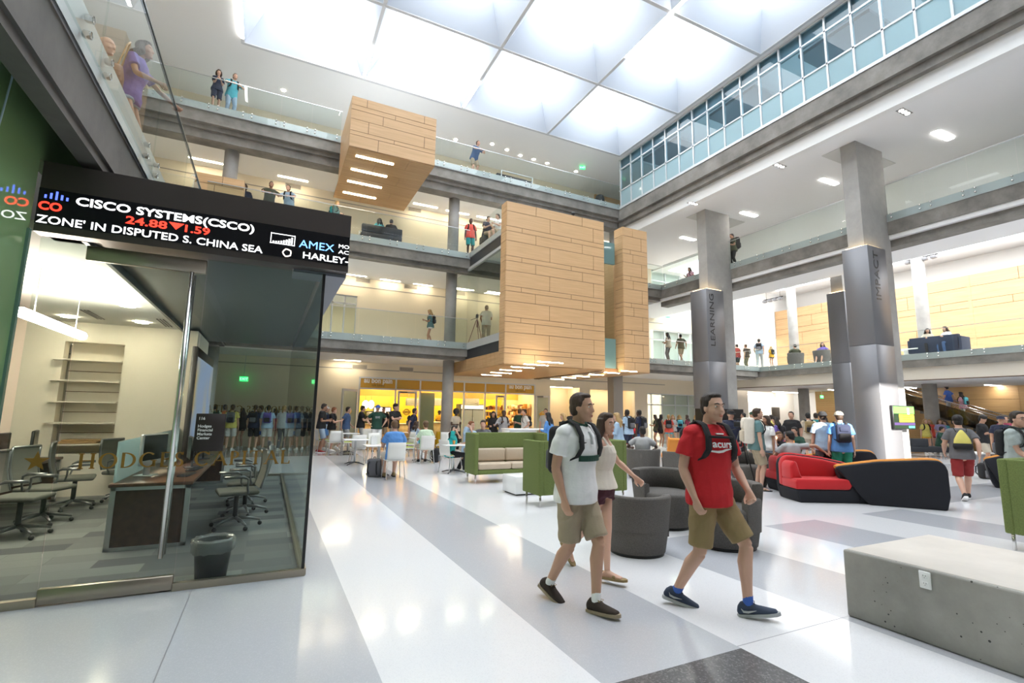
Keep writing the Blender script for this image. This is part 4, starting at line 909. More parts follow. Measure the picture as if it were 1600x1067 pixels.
tag(MB().box(mx[2]+.05, mx[2]+.85, YW+.3, YW+.34, 0, SFH-.1).build('display_panel', M('sage_panel', (.46, .46, .30), .5)), 'tall sage green panel standing inside the cafe window', 'panel')
# cafe fittings
globe = M('globe_lamp', (1, .9, .7), .5, emit=(1, .85, .55), es=9)
for i, px in enumerate((571, 580)):
    p = aty(px, 632, 27.2); g = empty('pendant_lamp', p, 0, ('left' if i == 0 else 'right')+' glowing globe lamp in the cafe', 'lamp', 'globe lamps in the cafe')
    MB().ball((0, 0, 0), (.16, .16, .22), 14).build('globe', globe, g); MB().tube([(0, 0, .2), (0, 0, 3.5-p.z)], .008, 6).build('cord', black, g)
for i, (px, t) in enumerate(((605, 'left'), (700, 'middle'), (790, 'right'))):
    p = aty(px, 600, 25.2); lin_light((p.x, 25.2, 3.5), 2.0, .5, 'x', t+' lamp panel on the cafe ceiling', None, M('cafe_ceiling_lamp', (1, .95, .8), .5, emit=(1, .82, .5), es=24))
    p = aty(px, 600, 27.6); lin_light((p.x, 27.6, 3.5), 2.4, .5, 'x', t+' lamp panel deep inside the cafe ceiling', None, M('cafe_ceiling_lamp', (1, .95, .8), .5))
p = aty(597, 644, 28.24); tv = empty('menu_screen', p, 0, 'bright wall screen in the cafe behind the man in a blue cap', 'screen')
MB().rbox(-.5, .5, -.03, .03, -.3, .3, .01, 1).build('case', black, tv); MB().box(-.44, .44, -.034, -.03, -.25, .25).build('display', M('menu_display', (.8, .85, .9), .4, emit=(.8, .87, .95), es=1.5), tv)
cw = M('cafe_counter', (.62, .44, .24), .5, noise=(9, .15)); ct = M('cafe_counter_top', (.75, .68, .58), .3)
c = empty('cafe_counter', (5.4, 26.4, 0), 0, 'pale wood counter with drink machines inside the cafe', 'counter')
MB().rbox(-1.5, 1.5, -.35, .35, 0, .9, .01, 1).build('body', cw, c); MB().rbox(-1.55, 1.55, -.38, .38, .9, .95, .01, 1).build('top', ct, c)
for k in range(3):
    m_ = empty('drink_machine', (4.75+.55*k, 26.4, .95), 0, ORD[k]+' of the black drink machines on the cafe counter', 'coffee machine', 'drink machines')
    MB().rbox(-.22, .22, -.2, .25, 0, .62, .02, 2).build('body', black, m_); MB().rbox(-.18, .18, -.215, -.195, .36, .56, .01, 1).build('front_plate', M('machine_steel', (.5, .5, .5), .3, .8), m_)
    for j in (-1, 0, 1): MB().tube([(j*.11, -.22, .34), (j*.11, -.26, .3)], .012, 6).build('tap', steel, m_)
c = empty('cafe_counter', (8.0, 26.0, 0), 0, 'orange-lit service counter in front of the cashier', 'counter')
MB().rbox(-1.0, 1.0, -.35, .35, 0, 1.0, .01, 1).build('body', cw, c); MB().rbox(-1.05, 1.05, -.38, .38, 1.0, 1.05, .01, 1).build('top', ct, c)
p = aty(735, 650, 27.2); fr = empty('drinks_fridge', (p.x, 27.2, 0), 0, 'black glass-fronted drinks fridge inside the cafe', 'fridge')
MB().rbox(-.75, .75, -.3, .4, 0, 2.05, .02, 1).build('cabinet', black, fr); MB().box(-.7, .7, -.31, -.3, 1.78, 2.0).build('light_box', M('fridge_header', (.9, .9, .8), .5, emit=(1, .95, .8), es=1.0), fr)
for s in (-1, 1):
    d = MB().box(.02*s, .68*s, -.325, -.305, .12, 1.72).build('door', M('fridge_inside', (.30, .30, .27), .4, emit=(.8, .85, .8), es=.08), fr); MB().box(.04*s, .07*s, -.345, -.325, .8, 1.3).build('handle', alum, d)
rk = empty('goods_rack', (fr.location.x+1.55, 27.6, 0), 0, 'rack full of small packaged goods beside the cafe fridge', 'shelf')
MB().box(-.75, -.71, -.2, .2, 0, 1.9).box(.71, .75, -.2, .2, 0, 1.9).build('upright', cw, rk)
rnd = random.Random(8); gm = [M('goods_%s' % n, c_, .5) for n, c_ in (('red', (.4, .06, .04)), ('cream', (.7, .6, .4)), ('brown', (.2, .1, .05)), ('dark', (.04, .04, .05)), ('amber', (.6, .3, .05)))]
for k in range(5): MB().box(-.72, .72, -.2, .2, .3+.36*k, .33+.36*k).build('shelf', cw, rk)
mb = MB()
for k in range(5):
    x = -.68
    while x < .62:
        w = rnd.uniform(.06, .13); mb.mi = rnd.randrange(5); mb.box(x, x+w*.9, -.17, -.03, .33+.36*k, .33+.36*k+rnd.uniform(.12, .27)); x += w
tag(mb.build('packaged_goods', gm, loc=rk.location), 'rows of small packets and bottles on the rack beside the cafe fridge', 'packets', kind='stuff')
p = aty(815, 655, 27.6); rk2 = empty('bread_shelf', (13.05, 25.8, 0), R(-90), 'lit wall shelf of bread and bags behind the right cafe entrance', 'shelf')
MB().box(-1.2, 1.2, .15, .2, 0, 2.1).build('back_panel', M('shelf_back_tan', (.75, .52, .26), .6), rk2)  # plain tan back panel
for k in range(5): MB().box(-1.2, 1.2, -.2, .2, .3+.38*k, .33+.38*k).build('shelf', cw, rk2)
mb = MB()
for k in range(5):
    x = -1.1
    while x < 1.05:
        w = rnd.uniform(.09, .22); mb.mi = rnd.choice((1, 2, 4, 1)); mb.rbox(x, x+w*.85, -.17, .05, .33+.38*k, .33+.38*k+rnd.uniform(.1, .26), .02, 1); x += w
tag(mb.build('bread_and_bags', gm, loc=rk2.location, rz=R(-90)), 'loaves and paper bags crowded on the lit cafe wall shelf', 'bread', kind='stuff')
for i, (px, t) in enumerate(((647, 'left'), (685, 'middle'), (737, 'right'))):
    p = aty(px, 628, 26.25); mbd = empty('menu_board', p, 0, t+' grey menu board hanging in the cafe', 'menu board', 'menu boards')
    MB().rbox(-.45, .45, -.02, .02, -.2, .2, .01, 1).build('board', M('menu_grey', (.42, .37, .30), .5), mbd)
    mb = MB(); MB().tube([(-.3, 0, .2), (-.3, 0, 2.6-p.z)], .008, 6).build('hanger', alum, mbd); [mb.box(-.38, .3-.12*(k % 2), -.024, -.02, .12-.07*k, .14-.07*k) for k in range(5)]; mb.build('menu_lines', M('menu_print', (.75, .7, .6), .5), mbd)
p = atz(686, 695); wf = empty('wet_floor_sign', (p.x, 23.6, 0), R(20), 'yellow folding wet-floor sign beside the grey column', 'floor sign')
for s in (-1, 1):
    mb = MB(); mb.add([(-.15, s*.14, .0), (.15, s*.14, 0), (.1, s*.015, .62), (-.1, s*.015, .62), (-.15, s*.14-.012, 0), (.15, s*.14-.012, 0), (.1, s*.015-.012, .62), (-.1, s*.015-.012, .62)], [(0, 1, 2, 3), (7, 6, 5, 4), (0, 4, 5, 1), (1, 5, 6, 2), (2, 6, 7, 3), (3, 7, 4, 0)])
    mb.build('panel', M('safety_yellow', (.75, .55, .02), .4), wf)
# screen on the IMPACT pillar
s_ = empty('wall_screen', (18.12, 8.74, 1.66), 0, 'flat screen with green and yellow notices mounted on the IMPACT pillar', 'screen'); L = Vector((0, 0, 0))
MB().rbox(-.62, .62, -.03, .05, -.37, .37, .012, 1).build('case', black, s_)
def em(n, c_, e_=.7): return M(n, c_, .4, emit=c_, es=e_)
MB().box(-.59, .59, -.033, -.03, -.34, .34).build('display', em('screen_black_green', (.01, .02, .01)), s_)
MB().box(-.59, .59, -.0345, -.033, .12, .34).build('green_band', em('screen_green', (.10, .42, .06)), s_); MB().box(.18, .3, -.036, -.0345, .1, .3).build('figure_patch', em('screen_pale', (.45, .6, .55)), s_)
MB().box(-.3, .55, -.0345, -.033, -.14, .1).build('yellow_block', em('screen_yellow', (.8, .55, .03)), s_)
MB().box(-.59, .59, -.0345, -.033, -.24, -.16).build('purple_band', em('screen_purple', (.05, .03, .09)), s_); MB().box(.2, .55, -.0345, -.033, -.33, -.26).build('teal_mark', em('screen_teal', (.05, .3, .2)), s_)
mb = MB(); [mb.box(-.1, .5-.1*(k % 2), -.036, -.0345, .05-.06*k, .065-.06*k) for k in range(3)]; mb.build('text_lines', em('screen_brown', (.35, .22, .01)), s_)
text_mesh('THE SIDEWALKS', .07, em('screen_gold', (.8, .6, .1)), 'lettering', s_, loc=(-.55, -.036, -.22), width=.6) if False else None
# ================================================================ FURNITURE OF THE ATRIUM
# concrete bench with power outlet
BZ = atx(1318, 857, 4.4).z
cb = empty('concrete_bench', (5.06, .6, 0), 0, 'long raw concrete bench with a white power outlet', 'bench'); L = -cb.location
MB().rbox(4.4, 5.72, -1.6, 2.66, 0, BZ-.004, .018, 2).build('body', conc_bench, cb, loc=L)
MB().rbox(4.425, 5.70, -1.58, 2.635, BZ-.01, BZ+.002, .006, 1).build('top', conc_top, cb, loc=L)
p = atx(1446, 906, 4.4); ow = M('outlet_white', (.85, .85, .84), .35)
o = empty('power_outlet', (4.4, p.y, p.z), R(-90), 'white double power outlet on the concrete bench', 'outlet')
MB().rbox(-.037, .037, -.009, 0, -.06, .06, .004, 1).build('cover_plate', ow, o)
for s in (-1, 1):
    MB().rbox(-.018, .018, -.012, -.008, s*.026-.017, s*.026+.017, .006, 1).build('socket', ow, o)
    MB().box(-.009, -.006, -.0128, -.0118, s*.026, s*.026+.009).box(.006, .009, -.0128, -.0118, s*.026, s*.026+.009).box(-.002, .002, -.0128, -.0118, s*.026-.011, s*.026-.007).build('slots', black, o)
# green high-backed loveseats
def tweed(name, col, s=260, st=.25): return M(name, col, .9, bump=(s, st), noise=(90, .22))
grn = tweed('green_wool', (.14, .18, .05)); beige = M('beige_leather', (.52, .42, .31), .5, bump=(14, .15))
def loveseat(x, y, rz, lab, w=1.9, d=.62, h=1.12):
    """origin at the front-left foot; the opening looks along local -y"""
    r = empty('high_back_loveseat', (x, y, 0), rz, lab, 'loveseat', 'green high-backed loveseats'); t = .1
    MB().rbox(0, t, 0, d, .2, h, .02, 3).build('side_panel', grn, r); MB().rbox(w-t, w, 0, d, .2, h, .02, 3).build('side_panel', grn, r)
    MB().rbox(t-.01, w-t+.01, d-t, d, .2, h, .02, 3).build('back_panel', grn, r)
    MB().rbox(t, w-t, .02, d-t, .2, .30, .015, 2).build('seat_base', grn, r)
    m = w/2
    for a, b in ((t+.005, m-.004), (m+.004, w-t-.005)):
        MB().rbox(a, b, .01, d-t-.1, .305, .45, .045, 4).build('seat_cushion', beige, r)
        c = MB(); c.rbox(a, b, d-t-.17, d-t-.01, .46, .76, .05, 4).build('back_cushion', beige, r)
    for a in (.06, w-.06):
        for b in (.06, d-.06): MB().rbox(a-.016, a+.016, b-.016, b+.016, 0, .2, .004, 1).build('leg', steel, r)
    return r
loveseat(4.27, 10.57, 0, 'green high-backed loveseat with beige cushions facing the camera')
loveseat(4.27+1.9, 7.6+.62, pi, 'green high-backed loveseat seen from behind, left of the man in white')
loveseat(8.5+.62, 1.2, pi/2, 'green high-backed loveseat at the right edge by the concrete bench')
ct_ = empty('coffee_table', (5.05, 9.15, 0), 0, 'low white box coffee table between both green loveseats', 'table')
MB().rbox(-.6, .6, -.3, .3, .03, .36, .008, 1).build('body', M('white_laminate', (.82, .83, .84), .25), ct_); MB().box(-.56, .56, -.26, .26, 0, .03).build('plinth', black, ct_)
# grey tub chairs
gry = tweed('charcoal_tweed', (.105, .096, .088), 180, .35)
def arc_shell(mb, r0, r1, z0, z1, a0, a1, flare=.03, n=22, rnd=.03):
    prof = [(r1-.0, z0), (r1+flare*(z1-z0), z1-rnd), (r1+flare*(z1-z0)-rnd*.4, z1-rnd*.25), ((r0+r1)/2+flare*.5, z1), (r0+rnd*.3, z1-rnd*.25), (r0, z1-rnd), (r0, z0)]
    k = len(mb.v); mb.lathe(prof+[prof[0]], n=n, a0=a0, a1=a1); m = len(prof)+1; nn = n+1
    for j in (0, n): mb.f.append([k+i*nn+j for i in range(m-1)][::(1 if j == 0 else -1)]); mb.m.append(mb.mi); mb.sm.append(False)
    return mb
def tub(x, y, rz, lab, s=1.0, src=[None]):
    if src[0]:
        c = dup(src[0], None, (x, y, 0), rz, lab); c.scale = (s, s, s); return c
    c = empty('tub_chair', (x, y, 0), rz, lab, 'armchair', 'grey tub chairs'); src[0] = c; c.scale = (s, s, s)
    MB().lathe([(0, 0), (.33, 0), (.33, .035), (0, .035)], n=30).build('plinth', black, c)
    MB().lathe([(0, .035), (.345, .035), (.375, .22), (.385, .40), (.37, .43), (.33, .445), (0, .45)], n=36).build('seat', gry, c)
    arc_shell(MB(), .31, .385, .3, .71, R(8), R(172), .1, 26).build('backrest', gry, c)     # back towards local +y
    for a0, a1 in ((R(-32), R(7.4)), (R(172.6), R(212))): arc_shell(MB(), .31, .39, .2, .56, a0, a1, .05, 10).build('armrest', gry, c)
    return c
def face(a): return R(a)
def TD(px, dep): q = atd(px, dep); return q.x, q.y
tub(*TD(991, 6.08), R(150), 'grey tub chair seen from behind beside the walking woman', .95)
tub(*TD(1034, 7.5), R(-20), 'grey tub chair with its seat facing the walkers, in the middle of the group', 1.12)
tub(*TD(1124, 6.45), R(-70), 'grey tub chair half hidden behind the man in red', 1.1)
tub(*TD(1003, 12.9), R(140), 'grey tub chair with a man in a pale grey T-shirt sitting in it', 1.05)
tub(*TD(1060, 12.2), R(150), 'grey tub chair behind the left shoulder of the man in red', 1.05)
tub(*TD(1166, 11.9), R(-60), 'grey tub chair behind the man in the teal T-shirt', 1.05)
tub(11.6, 10.2, R(120), 'grey tub chair beyond the white-shirted woman in shorts', 1.05)
tub(14.9, 11.3, R(150), 'grey tub chair further back under the dark green shirt', 1.05)
# sculpted two-colour pods
def pod(p, u, lab, col, length=1.5, flip=False, h=.9, sc=1.0, w=.72):
    """p: ground point below the upright end, u: direction of its back; seat on the left of u (right when flip)"""
    a = math.atan2(u[1], u[0]); r = empty('sculpted_sofa', (p[0], p[1], 0), a, lab, 'sofa'); s = -1 if flip else 1
    navy = M('navy_black_felt', (.008, .009, .014), .85); l = length
    def slab(outline, y0, y1, bev):
        bm = bmesh.new(); vs = [bm.verts.new((q[0], s*y0, q[1])) for q in outline]; f = bm.faces.new(vs if s < 0 else vs[::-1])
        e = bmesh.ops.extrude_face_region(bm, geom=[f]); bmesh.ops.translate(bm, verts=[v for v in e['geom'] if isinstance(v, bmesh.types.BMVert)], vec=(0, s*(y1-y0), 0))
        bmesh.ops.recalc_face_normals(bm, faces=bm.faces[:]); bmesh.ops.bevel(bm, geom=bm.edges[:], offset=bev, segments=3, affect='EDGES', profile=.5)
        bm.verts.index_update(); mb = MB(); mb.smooth = True; mb.add([v.co for v in bm.verts], [[v.index for v in q.verts] for q in bm.faces]); bm.free(); return mb
    back = [(.06, 0), (.0, .25), (.0, h*.8), (.04, h*.93), (.12, h), (.3, h*1.0), (l*.6, h*.92), (l*.97, h*.78), (l, h*.73), (l*.96, h*.66), (l*.78, h*.18), (l*.7, 0)]
    slab([(q[0]*.985+.005, q[1]*.965) for q in back], -.02, .10, .03).build('back_shell', navy, r)
    slab([(q[0], max(q[1], .24)) if q[1] > .2 else (q[0]+(.0 if q[0] < .2 else .0), .24) for q in back if not (q[1] == 0)], .08, .24, .045).build('backrest', col, r)
    low = [(.06, 0), (.0, .24), (l*.72, .24), (l*.93, .60), (l*.97, .62), (l*.92, .26), (l*.84, 0)]
    slab(low, .08, w, .03).build('base', navy, r)
    slab([(.0, .245), (.0, .40), (.03, .44), (l*.74, .44), (l*.90, .60), (l*.86, .50), (l*.72, .245)], .2, w+.005, .03).build('seat', col, r)
    slab([(.0, .40), (.0, h*.8), (.05, h*.9), (.13, h*.9), (.2, h*.6), (.24, .42)], .2, w*.78, .045).build('armrest', col, r)
    r.scale = (sc, sc, sc); return r
red = M('red_felt', (.50, .006, .010), .85, sheen=.2, bump=(200, .1)); amb = M('amber_felt', (.62, .24, .035), .8, bump=(200, .1))
vr = Vector((.9, -.44, 0)); vf = Vector((.44, .9, 0))
pod((9.5, 6.97, 0), vr, 'red sculpted sofa with its open seat towards the camera', red, 1.42, True, .84)
pod((10.0, 7.2, 0), vr, 'red-rimmed dark sofa back behind the open red sofa', red, 1.5, False, .84)
pod((11.05, 4.70, 0), (-.62, .78), 'amber-rimmed dark sofa turned away, the larger nearer one', amb, 1.75, True, .9, 1.0, .56)
pod((12.3, 6.5, 0), (-.62, .78), 'amber-rimmed dark sofa turned away, the smaller one in front of the dark-haired woman', amb, 1.6, True, .9)
pod((14.6, 13.2, 0), (.5, -.85), 'red sofa behind the man in the red T-shirt, left of the pillar', red, 1.2, True, .9)
pod((14.3, 9.6, 0), (.3, .95), 'pale-backed red-rimmed chair beside the green shorts', red, .9, False, .95)
pod((17.6, 6.1, 0), (-.3, -.95), 'red sofa with a seated person behind the yellow drawstring bag', red, 1.2, False, .85)
pc = atd(1618, 11.6); pod((pc.x, pc.y, 0), (-.40, .92), 'amber-rimmed dark chair tucked behind the right green loveseat', amb, 1.0, True, .9)
# orange wave lounge chair
def lounge_chair(x, y, rz, lab):
    r = empty('lounge_chair', (x, y, 0), rz, lab, 'lounge chair'); am = M('orange_felt', (.72, .27, .04), .7)
    pts = [(-.42, .38), (-.3, .42), (-.1, .40), (.1, .36), (.25, .40), (.38, .58), (.48, .85), (.54, .95)]
    mb = MB(); mb.smooth = True; n = len(pts); W = [-.42, -.36, 0, .36, .42]
    vs = [(w_, q[0], q[1]+(.05 if abs(w_) > .4 else 0)) for q in pts for w_ in W]+[(w_, q[0]+.03, q[1]-.07) for q in pts for w_ in W]; k = len(W); o = n*k
    fs = [[i*k+j, i*k+j+1, (i+1)*k+j+1, (i+1)*k+j] for i in range(n-1) for j in range(k-1)]; fs += [[o+i for i in f[::-1]] for f in fs]
    ring = [j for j in range(k)]+[i*k+k-1 for i in range(1, n)]+[(n-1)*k+j for j in range(k-2, -1, -1)]+[i*k for i in range(n-2, 0, -1)]
    fs += [[ring[i], o+ring[i], o+ring[(i+1) % len(ring)], ring[(i+1) % len(ring)]] for i in range(len(ring))]
    mb.add(vs, fs).build('seat_shell', am, r); MB().cyl(0, 0, 0, .02, .26, 24).cyl(0, 0, .02, .33, .03, 12).build('pedestal', steel, r); return r
lounge_chair(12.1, 8.75, R(-50), 'orange wave-shaped lounge chair with a woman in black and white')
lounge_chair(11.2, 11.4, R(150), 'orange wave-shaped lounge chair behind the beige backpack')
# cafe chairs and tables
shell = M('chair_shell_white', (.80, .79, .75), .4); pad = M('lime_seat_pad', (.42, .50, .10), .7); chrome = M('chair_leg_grey', (.55, .56, .57), .3, .7)
def cafe_chair(x, y, rz, lab, src=[None]):
    if src[0]: return dup(src[0], None, (x, y, 0), rz, lab)
    c = empty('cafe_chair', (x, y, 0), rz, lab, 'chair', 'white cafe chairs with lime seats'); src[0] = c
    MB().rbox(-.22, .22, -.22, .2, .43, .455, .012, 2).build('seat', shell, c); MB().rbox(-.2, .2, -.2, .18, .455, .478, .012, 2).build('seat_pad', pad, c)
    mb = MB(); mb.smooth = True; N = 7; rows = [(.19, .46), (.215, .54), (.225, .64), (.24, .76), (.26, .86)]
    for d in (0, .014):
        for q in rows:
            for j in range(N): t = -1+2*j/(N-1); mb.v.append((t*.215*(1-.03*(q[1] > .85)), q[0]-.04*t*t+d+.02, q[1]))
    o = len(rows)*N
    F = [[i*N+j, i*N+j+1, (i+1)*N+j+1, (i+1)*N+j] for i in range(len(rows)-1) for j in range(N-1)]; F += [[o+i for i in f[::-1]] for f in F]
    ring = list(range(N))+[i*N+N-1 for i in range(1, len(rows))]+[(len(rows)-1)*N+j for j in range(N-2, -1, -1)]+[i*N for i in range(len(rows)-2, 0, -1)]
    F += [[ring[i], o+ring[i], o+ring[(i+1) % len(ring)], ring[(i+1) % len(ring)]] for i in range(len(ring))]
    mb.f = F; mb.m = [0]*len(F); mb.sm = [True]*len(F); mb.build('backrest', shell, c)
    for sx in (-1, 1):
        for sy in (-1, 1): MB().tube([(sx*.19, sy*.18-.01, .43), (sx*.225, sy*.225-.01, 0)], .011, 8).build('leg', chrome, c)
    return c
def cafe_table(x, y, lab, src=[None], w=.72):
    if src[0]: return dup(src[0], None, (x, y, 0), 0, lab)
    t = empty('cafe_table', (x, y, 0), 0, lab, 'table', 'white cafe tables'); src[0] = t
    MB().rbox(-w/2, w/2, -w/2, w/2, .715, .74, .01, 2).build('top', M('table_top_white', (.86, .86, .86), .2), t); MB().cyl(0, 0, .06, .715, .03, 14).build('pedestal', chrome, t)
    for k in range(4):
        a = k*pi/2+pi/4; MB().tube([(0, 0, .07), (.2*cos(a), .2*sin(a), .05), (.34*cos(a), .34*sin(a), .012)], [.022, .018, .012], 8).build('foot', M('table_foot_dark', (.10, .10, .11), .35, .6), t)
    return t
def T(px, py, z=.74): p = atz(px, py, z); return p.x, p.y
for px, py, t in [(545, 676.5, 'white cafe table with chairs in front of the open left cafe door'), (556, 686, 'white cafe table behind the nearest empty white chair'), (592, 695, 'white cafe table of the man in the blue shirt'), (660, 684, 'white cafe table of the person in the mint T-shirt'), (710, 694, 'white cafe table of the woman in the teal top'), (641, 675, 'white cafe table before the black-shirted man with crossed arms'), (765, 678, 'white cafe table of the two men behind the green loveseat')]:
    x, y = T(px, py); cafe_table(x, y, t)
for px, py, rz, t in [(502, 706, 100, 'white cafe chair with lime seat nearest the booth corner'), (521, 711, 185, 'white cafe chair with lime seat, second from the booth corner, back to the camera'), (558, 723, 178, 'nearest empty white cafe chair, back to the camera, left of the blue shirt'), (543, 711, 90, 'white cafe chair with lime seat seen sideways behind the nearest empty chair'), (587, 719, 10, 'white cafe chair facing the man in the blue shirt'), (614, 748, 182, 'white cafe chair the man in the blue shirt sits on'), (634, 714, 280, 'white cafe chair turned sideways right of the blue shirt'), (643, 702, 185, 'white cafe chair pulled out before the sage green panel'), (664, 724, 180, 'white cafe chair under the person in the mint T-shirt'), (637, 722, 250, 'white cafe chair next to the mint T-shirt, turned to the table'), (697, 712, 160, 'empty white cafe chair at the foot of the grey column'), (703, 738, 110, 'white cafe chair under the woman in the teal top'), (694, 716, 210, 'white cafe chair just left of the teal top, half hidden'), (577, 704, 20, 'white cafe chair beyond the table by the blue cap man')]:
    g = atz(px, py); cafe_chair(g.x, g.y, R(rz), t)
# high counter with stools
p0, p1 = aty(790, 668, 15.2), aty(862, 668, 15.2)
hc = empty('high_counter', ((p0.x+p1.x)/2+.6, 15.2, 0), 0, 'long white high counter behind the green loveseats', 'counter')
hw = (p1.x-p0.x)/2+.6
MB().rbox(-hw, hw, -.35, .35, 1.03, 1.07, .008, 1).build('top', M('white_laminate', (.82, .83, .84), .25), hc)
MB().rbox(-hw, -hw+1.0, -.3, .3, 0, 1.03, .01, 1).rbox(hw-.1, hw, -.3, .3, 0, 1.03, .01, 1).build('support', M('white_laminate', (.82, .83, .84), .25), hc); MB().box(-hw+.35, -hw+.5, -.31, -.3, .82, .95).build('socket_box', black, hc)
for k in range(4):
    s_ = empty('bar_stool', (hc.location.x-hw+1.5+.75*k, 14.7, 0), 0, ORD[k]+' of the brown bar stools at the white high counter', 'stool', 'brown bar stools'); bw = M('stool_brown', (.16, .07, .035), .5)
    MB().rbox(-.2, .2, -.2, .2, .72, .76, .015, 2).build('seat', bw, s_); MB().rbox(-.2, .2, -.23, -.2, .76, 1.0, .012, 2).build('backrest', bw, s_)
    for sx in (-1, 1):
        for sy in (-1, 1): MB().tube([(sx*.17, sy*.17, .72), (sx*.2, sy*.2, 0)], .012, 6).build('leg', chrome, s_)
# white box seat and dark settee further back
q = atz(978, 711); MB_ = empty('box_seat', (q.x+.2, q.y, 0), 0, 'white box seat behind the grey tub chair with a seated man', 'seat'); MB().rbox(-.5, .9, -.3, .3, 0, .44, .02, 2).build('body', shell, MB_); MB().rbox(-.5, .3, -.28, .28, .44, .5, .02, 2).build('cushion', red, MB_)
q = atz(1450, 713); st = empty('settee', (q.x, q.y, 0), R(-25), 'low dark settee with a man in dark green under the round column', 'settee'); dk = M('dark_settee', (.03, .033, .04), .8)
MB().rbox(-.95, .95, -.35, .35, .2, .44, .04, 3).build('seat', dk, st); MB().rbox(-.95, -.2, -.35, -.15, .44, .78, .04, 3).build('backrest', dk, st)
for s in (-1, 1): MB().tube([(s*.8, 0, .2), (s*.8, 0, 0)], .02, 8).build('leg', steel, st)
q = atz(1545, 700); lt = empty('side_table', (24.5, 9.6, 0), 0, 'low white table beyond the man with the yellow drawstring bag', 'table'); MB().rbox(-.7, .7, -.4, .4, .34, .4, .01, 1).build('top', shell, lt); MB().box(-.6, .6, -.3, .3, 0, .34).build('base', M('grey_base', (.4, .4, .41), .5), lt)
# laptop on the amber sofa's far side
q = atz(1362, 714, .72); lp = empty('laptop', (12.6, 8.6, .6), R(200), 'open grey laptop beyond the amber-rimmed sofas', 'laptop')
MB().rbox(-.17, .17, -.12, .12, 0, .016, .005, 1).build('base', M('laptop_grey', (.42, .43, .45), .35, .6), lp); mb = MB().rbox(-.17, .17, -.006, .006, 0, .24, .004, 1); mb.xf(Matrix.Translation((0, .12, .012)) @ Matrix.Rotation(R(-18), 4, 'X')); mb.build('lid', M('laptop_grey', (.42, .43, .45), .35, .6), lp)
mb = MB().box(-.155, .155, -.0085, -.0065, .015, .225); mb.xf(Matrix.Translation((0, .12, .012)) @ Matrix.Rotation(R(-18), 4, 'X')); mb.build('screen', M('laptop_screen', (.4, .45, .5), .3, emit=(.4, .5, .6), es=.6), lp)
side = empty('side_table', (12.6, 8.6, 0), 0, 'small round table holding the open laptop', 'table'); MB().cyl(0, 0, .57, .6, .3, 24).build('top', shell, side); MB().cyl(0, 0, .02, .57, .03, 10).cyl(0, 0, 0, .02, .2, 20).build('pedestal', steel, side)
# wall poster in the alcove, black panel at the far right corridor
q = aty(974, 654, YW+1.25); tag(MB().rbox(q.x-.22, q.x+.22, YW+1.26, YW+1.29, q.z-.42, q.z+.42, .01, 1).build('notice_board', black), 'small black notice board in the alcove behind the light-blue shirt', 'notice board')
q = aty(1213, 646, 24.2); tag(MB().rbox(q.x-.42, q.x+.42, 24.22, 24.28, q.z-.45, q.z+.45, .01, 1).build('notice_board', M('board_brown', (.05, .04, .03), .5)), 'dark square board on the cream wall right of the LEARNING pillar', 'notice board')
# stair along the wood wall, with two handrails
SX = 32.6; sa, sb = atx(1430, 612, SX), atx(1590, 660, SX)
stair = empty('staircase', (SX+.6, (sa.y+sb.y)/2, 0), 0, 'dark staircase with steel handrails climbing along the wood wall', 'staircase'); L = -stair.location
sl = (sa.z-sb.z)/(sa.y-sb.y); yb = sb.y-(sb.z-.95)/sl; nst = 26; y0s = yb-.0
mb = MB(); rise = F2/nst; run = rise/sl
for k in range(nst): mb.box(SX, SX+1.3, y0s+run*k, y0s+run*(k+1.2), rise*k, rise*(k+1))
mb.build('steps', M('stair_dark', (.07, .065, .06), .5), stair, loc=L)
for dx in (0, 1.3):
    a_, b_ = Vector((SX+dx, y0s, .95)), Vector((SX+dx, y0s+run*nst, .95+F2))
    MB().tube([a_, b_], .03, 8).tube([a_-Vector((0, 0, .28)), b_-Vector((0, 0, .28))], .02, 8).build('handrail', steel, stair, loc=L)
    if dx == 0: MB().prism([(y0s, .0), (y0s+run*nst, F2-.1), (y0s+run*nst, F2+.7), (y0s, .7)], SX-.02, SX, 'x').build('side_glass', glass('stair_glass', (.35, .36, .35), 1, 1.5), stair, loc=L)
# ---------- furniture on the upper floors
def bench_table(p, rz, lab, w=1.5):
    r = empty('black_sofa', p, rz, lab, 'sofa'); m = M('black_leather', (.015, .015, .018), .45)
    MB().rbox(-w/2, w/2, -.35, .35, .16, .42, .04, 3).build('seat', m, r); MB().rbox(-w/2, w/2, .2, .38, .42, .74, .04, 3).build('backrest', m, r)
    fr_ = MB()
    for s in (-1, 1): fr_.rbox(s*w/2-.02, s*w/2+.02, -.37, -.33, 0, .62, .004, 1)
    fr_.rbox(-w/2, w/2, -.37, -.33, .58, .62, .004, 1).build('frame', alum_lt, r)
    for s in (-1, 1): MB().tube([(s*(w/2-.06), .3, 0), (s*(w/2-.06), .3, .17)], .02, 6).build('leg', alum_lt, r)
    return r
def up(px, y, z): q = aty(px, 400, y); return Vector((q.x, y, z))
bench_table(up(801, 20.9, F4), 0, 'black sofa with a pale frame behind the top-floor balustrade', 1.7)
bench_table(up(593, 20.9, F3), pi, 'black sofa with a pale frame behind the third-floor balustrade', 1.7)
q = up(938, 21.2, F4); tag(MB().lathe([(0, 0), (.24, 0), (.26, .75), (.2, .92), (0, .98)], n=24).build('litter_bin', M('bin_charcoal', (.03, .033, .036), .5), loc=q), 'dark dome-topped litter bin in the top-floor corner', 'bin')
q = atz(1466, 541, F2+.25); ls = empty('navy_sofa', (X2+1.15, atx(1466, 540, X2+1.15).y, F2), R(90), 'navy box sofa on the second-floor lounge with two seated women', 'sofa'); nv = M('navy_fabric', (.02, .03, .06), .8)
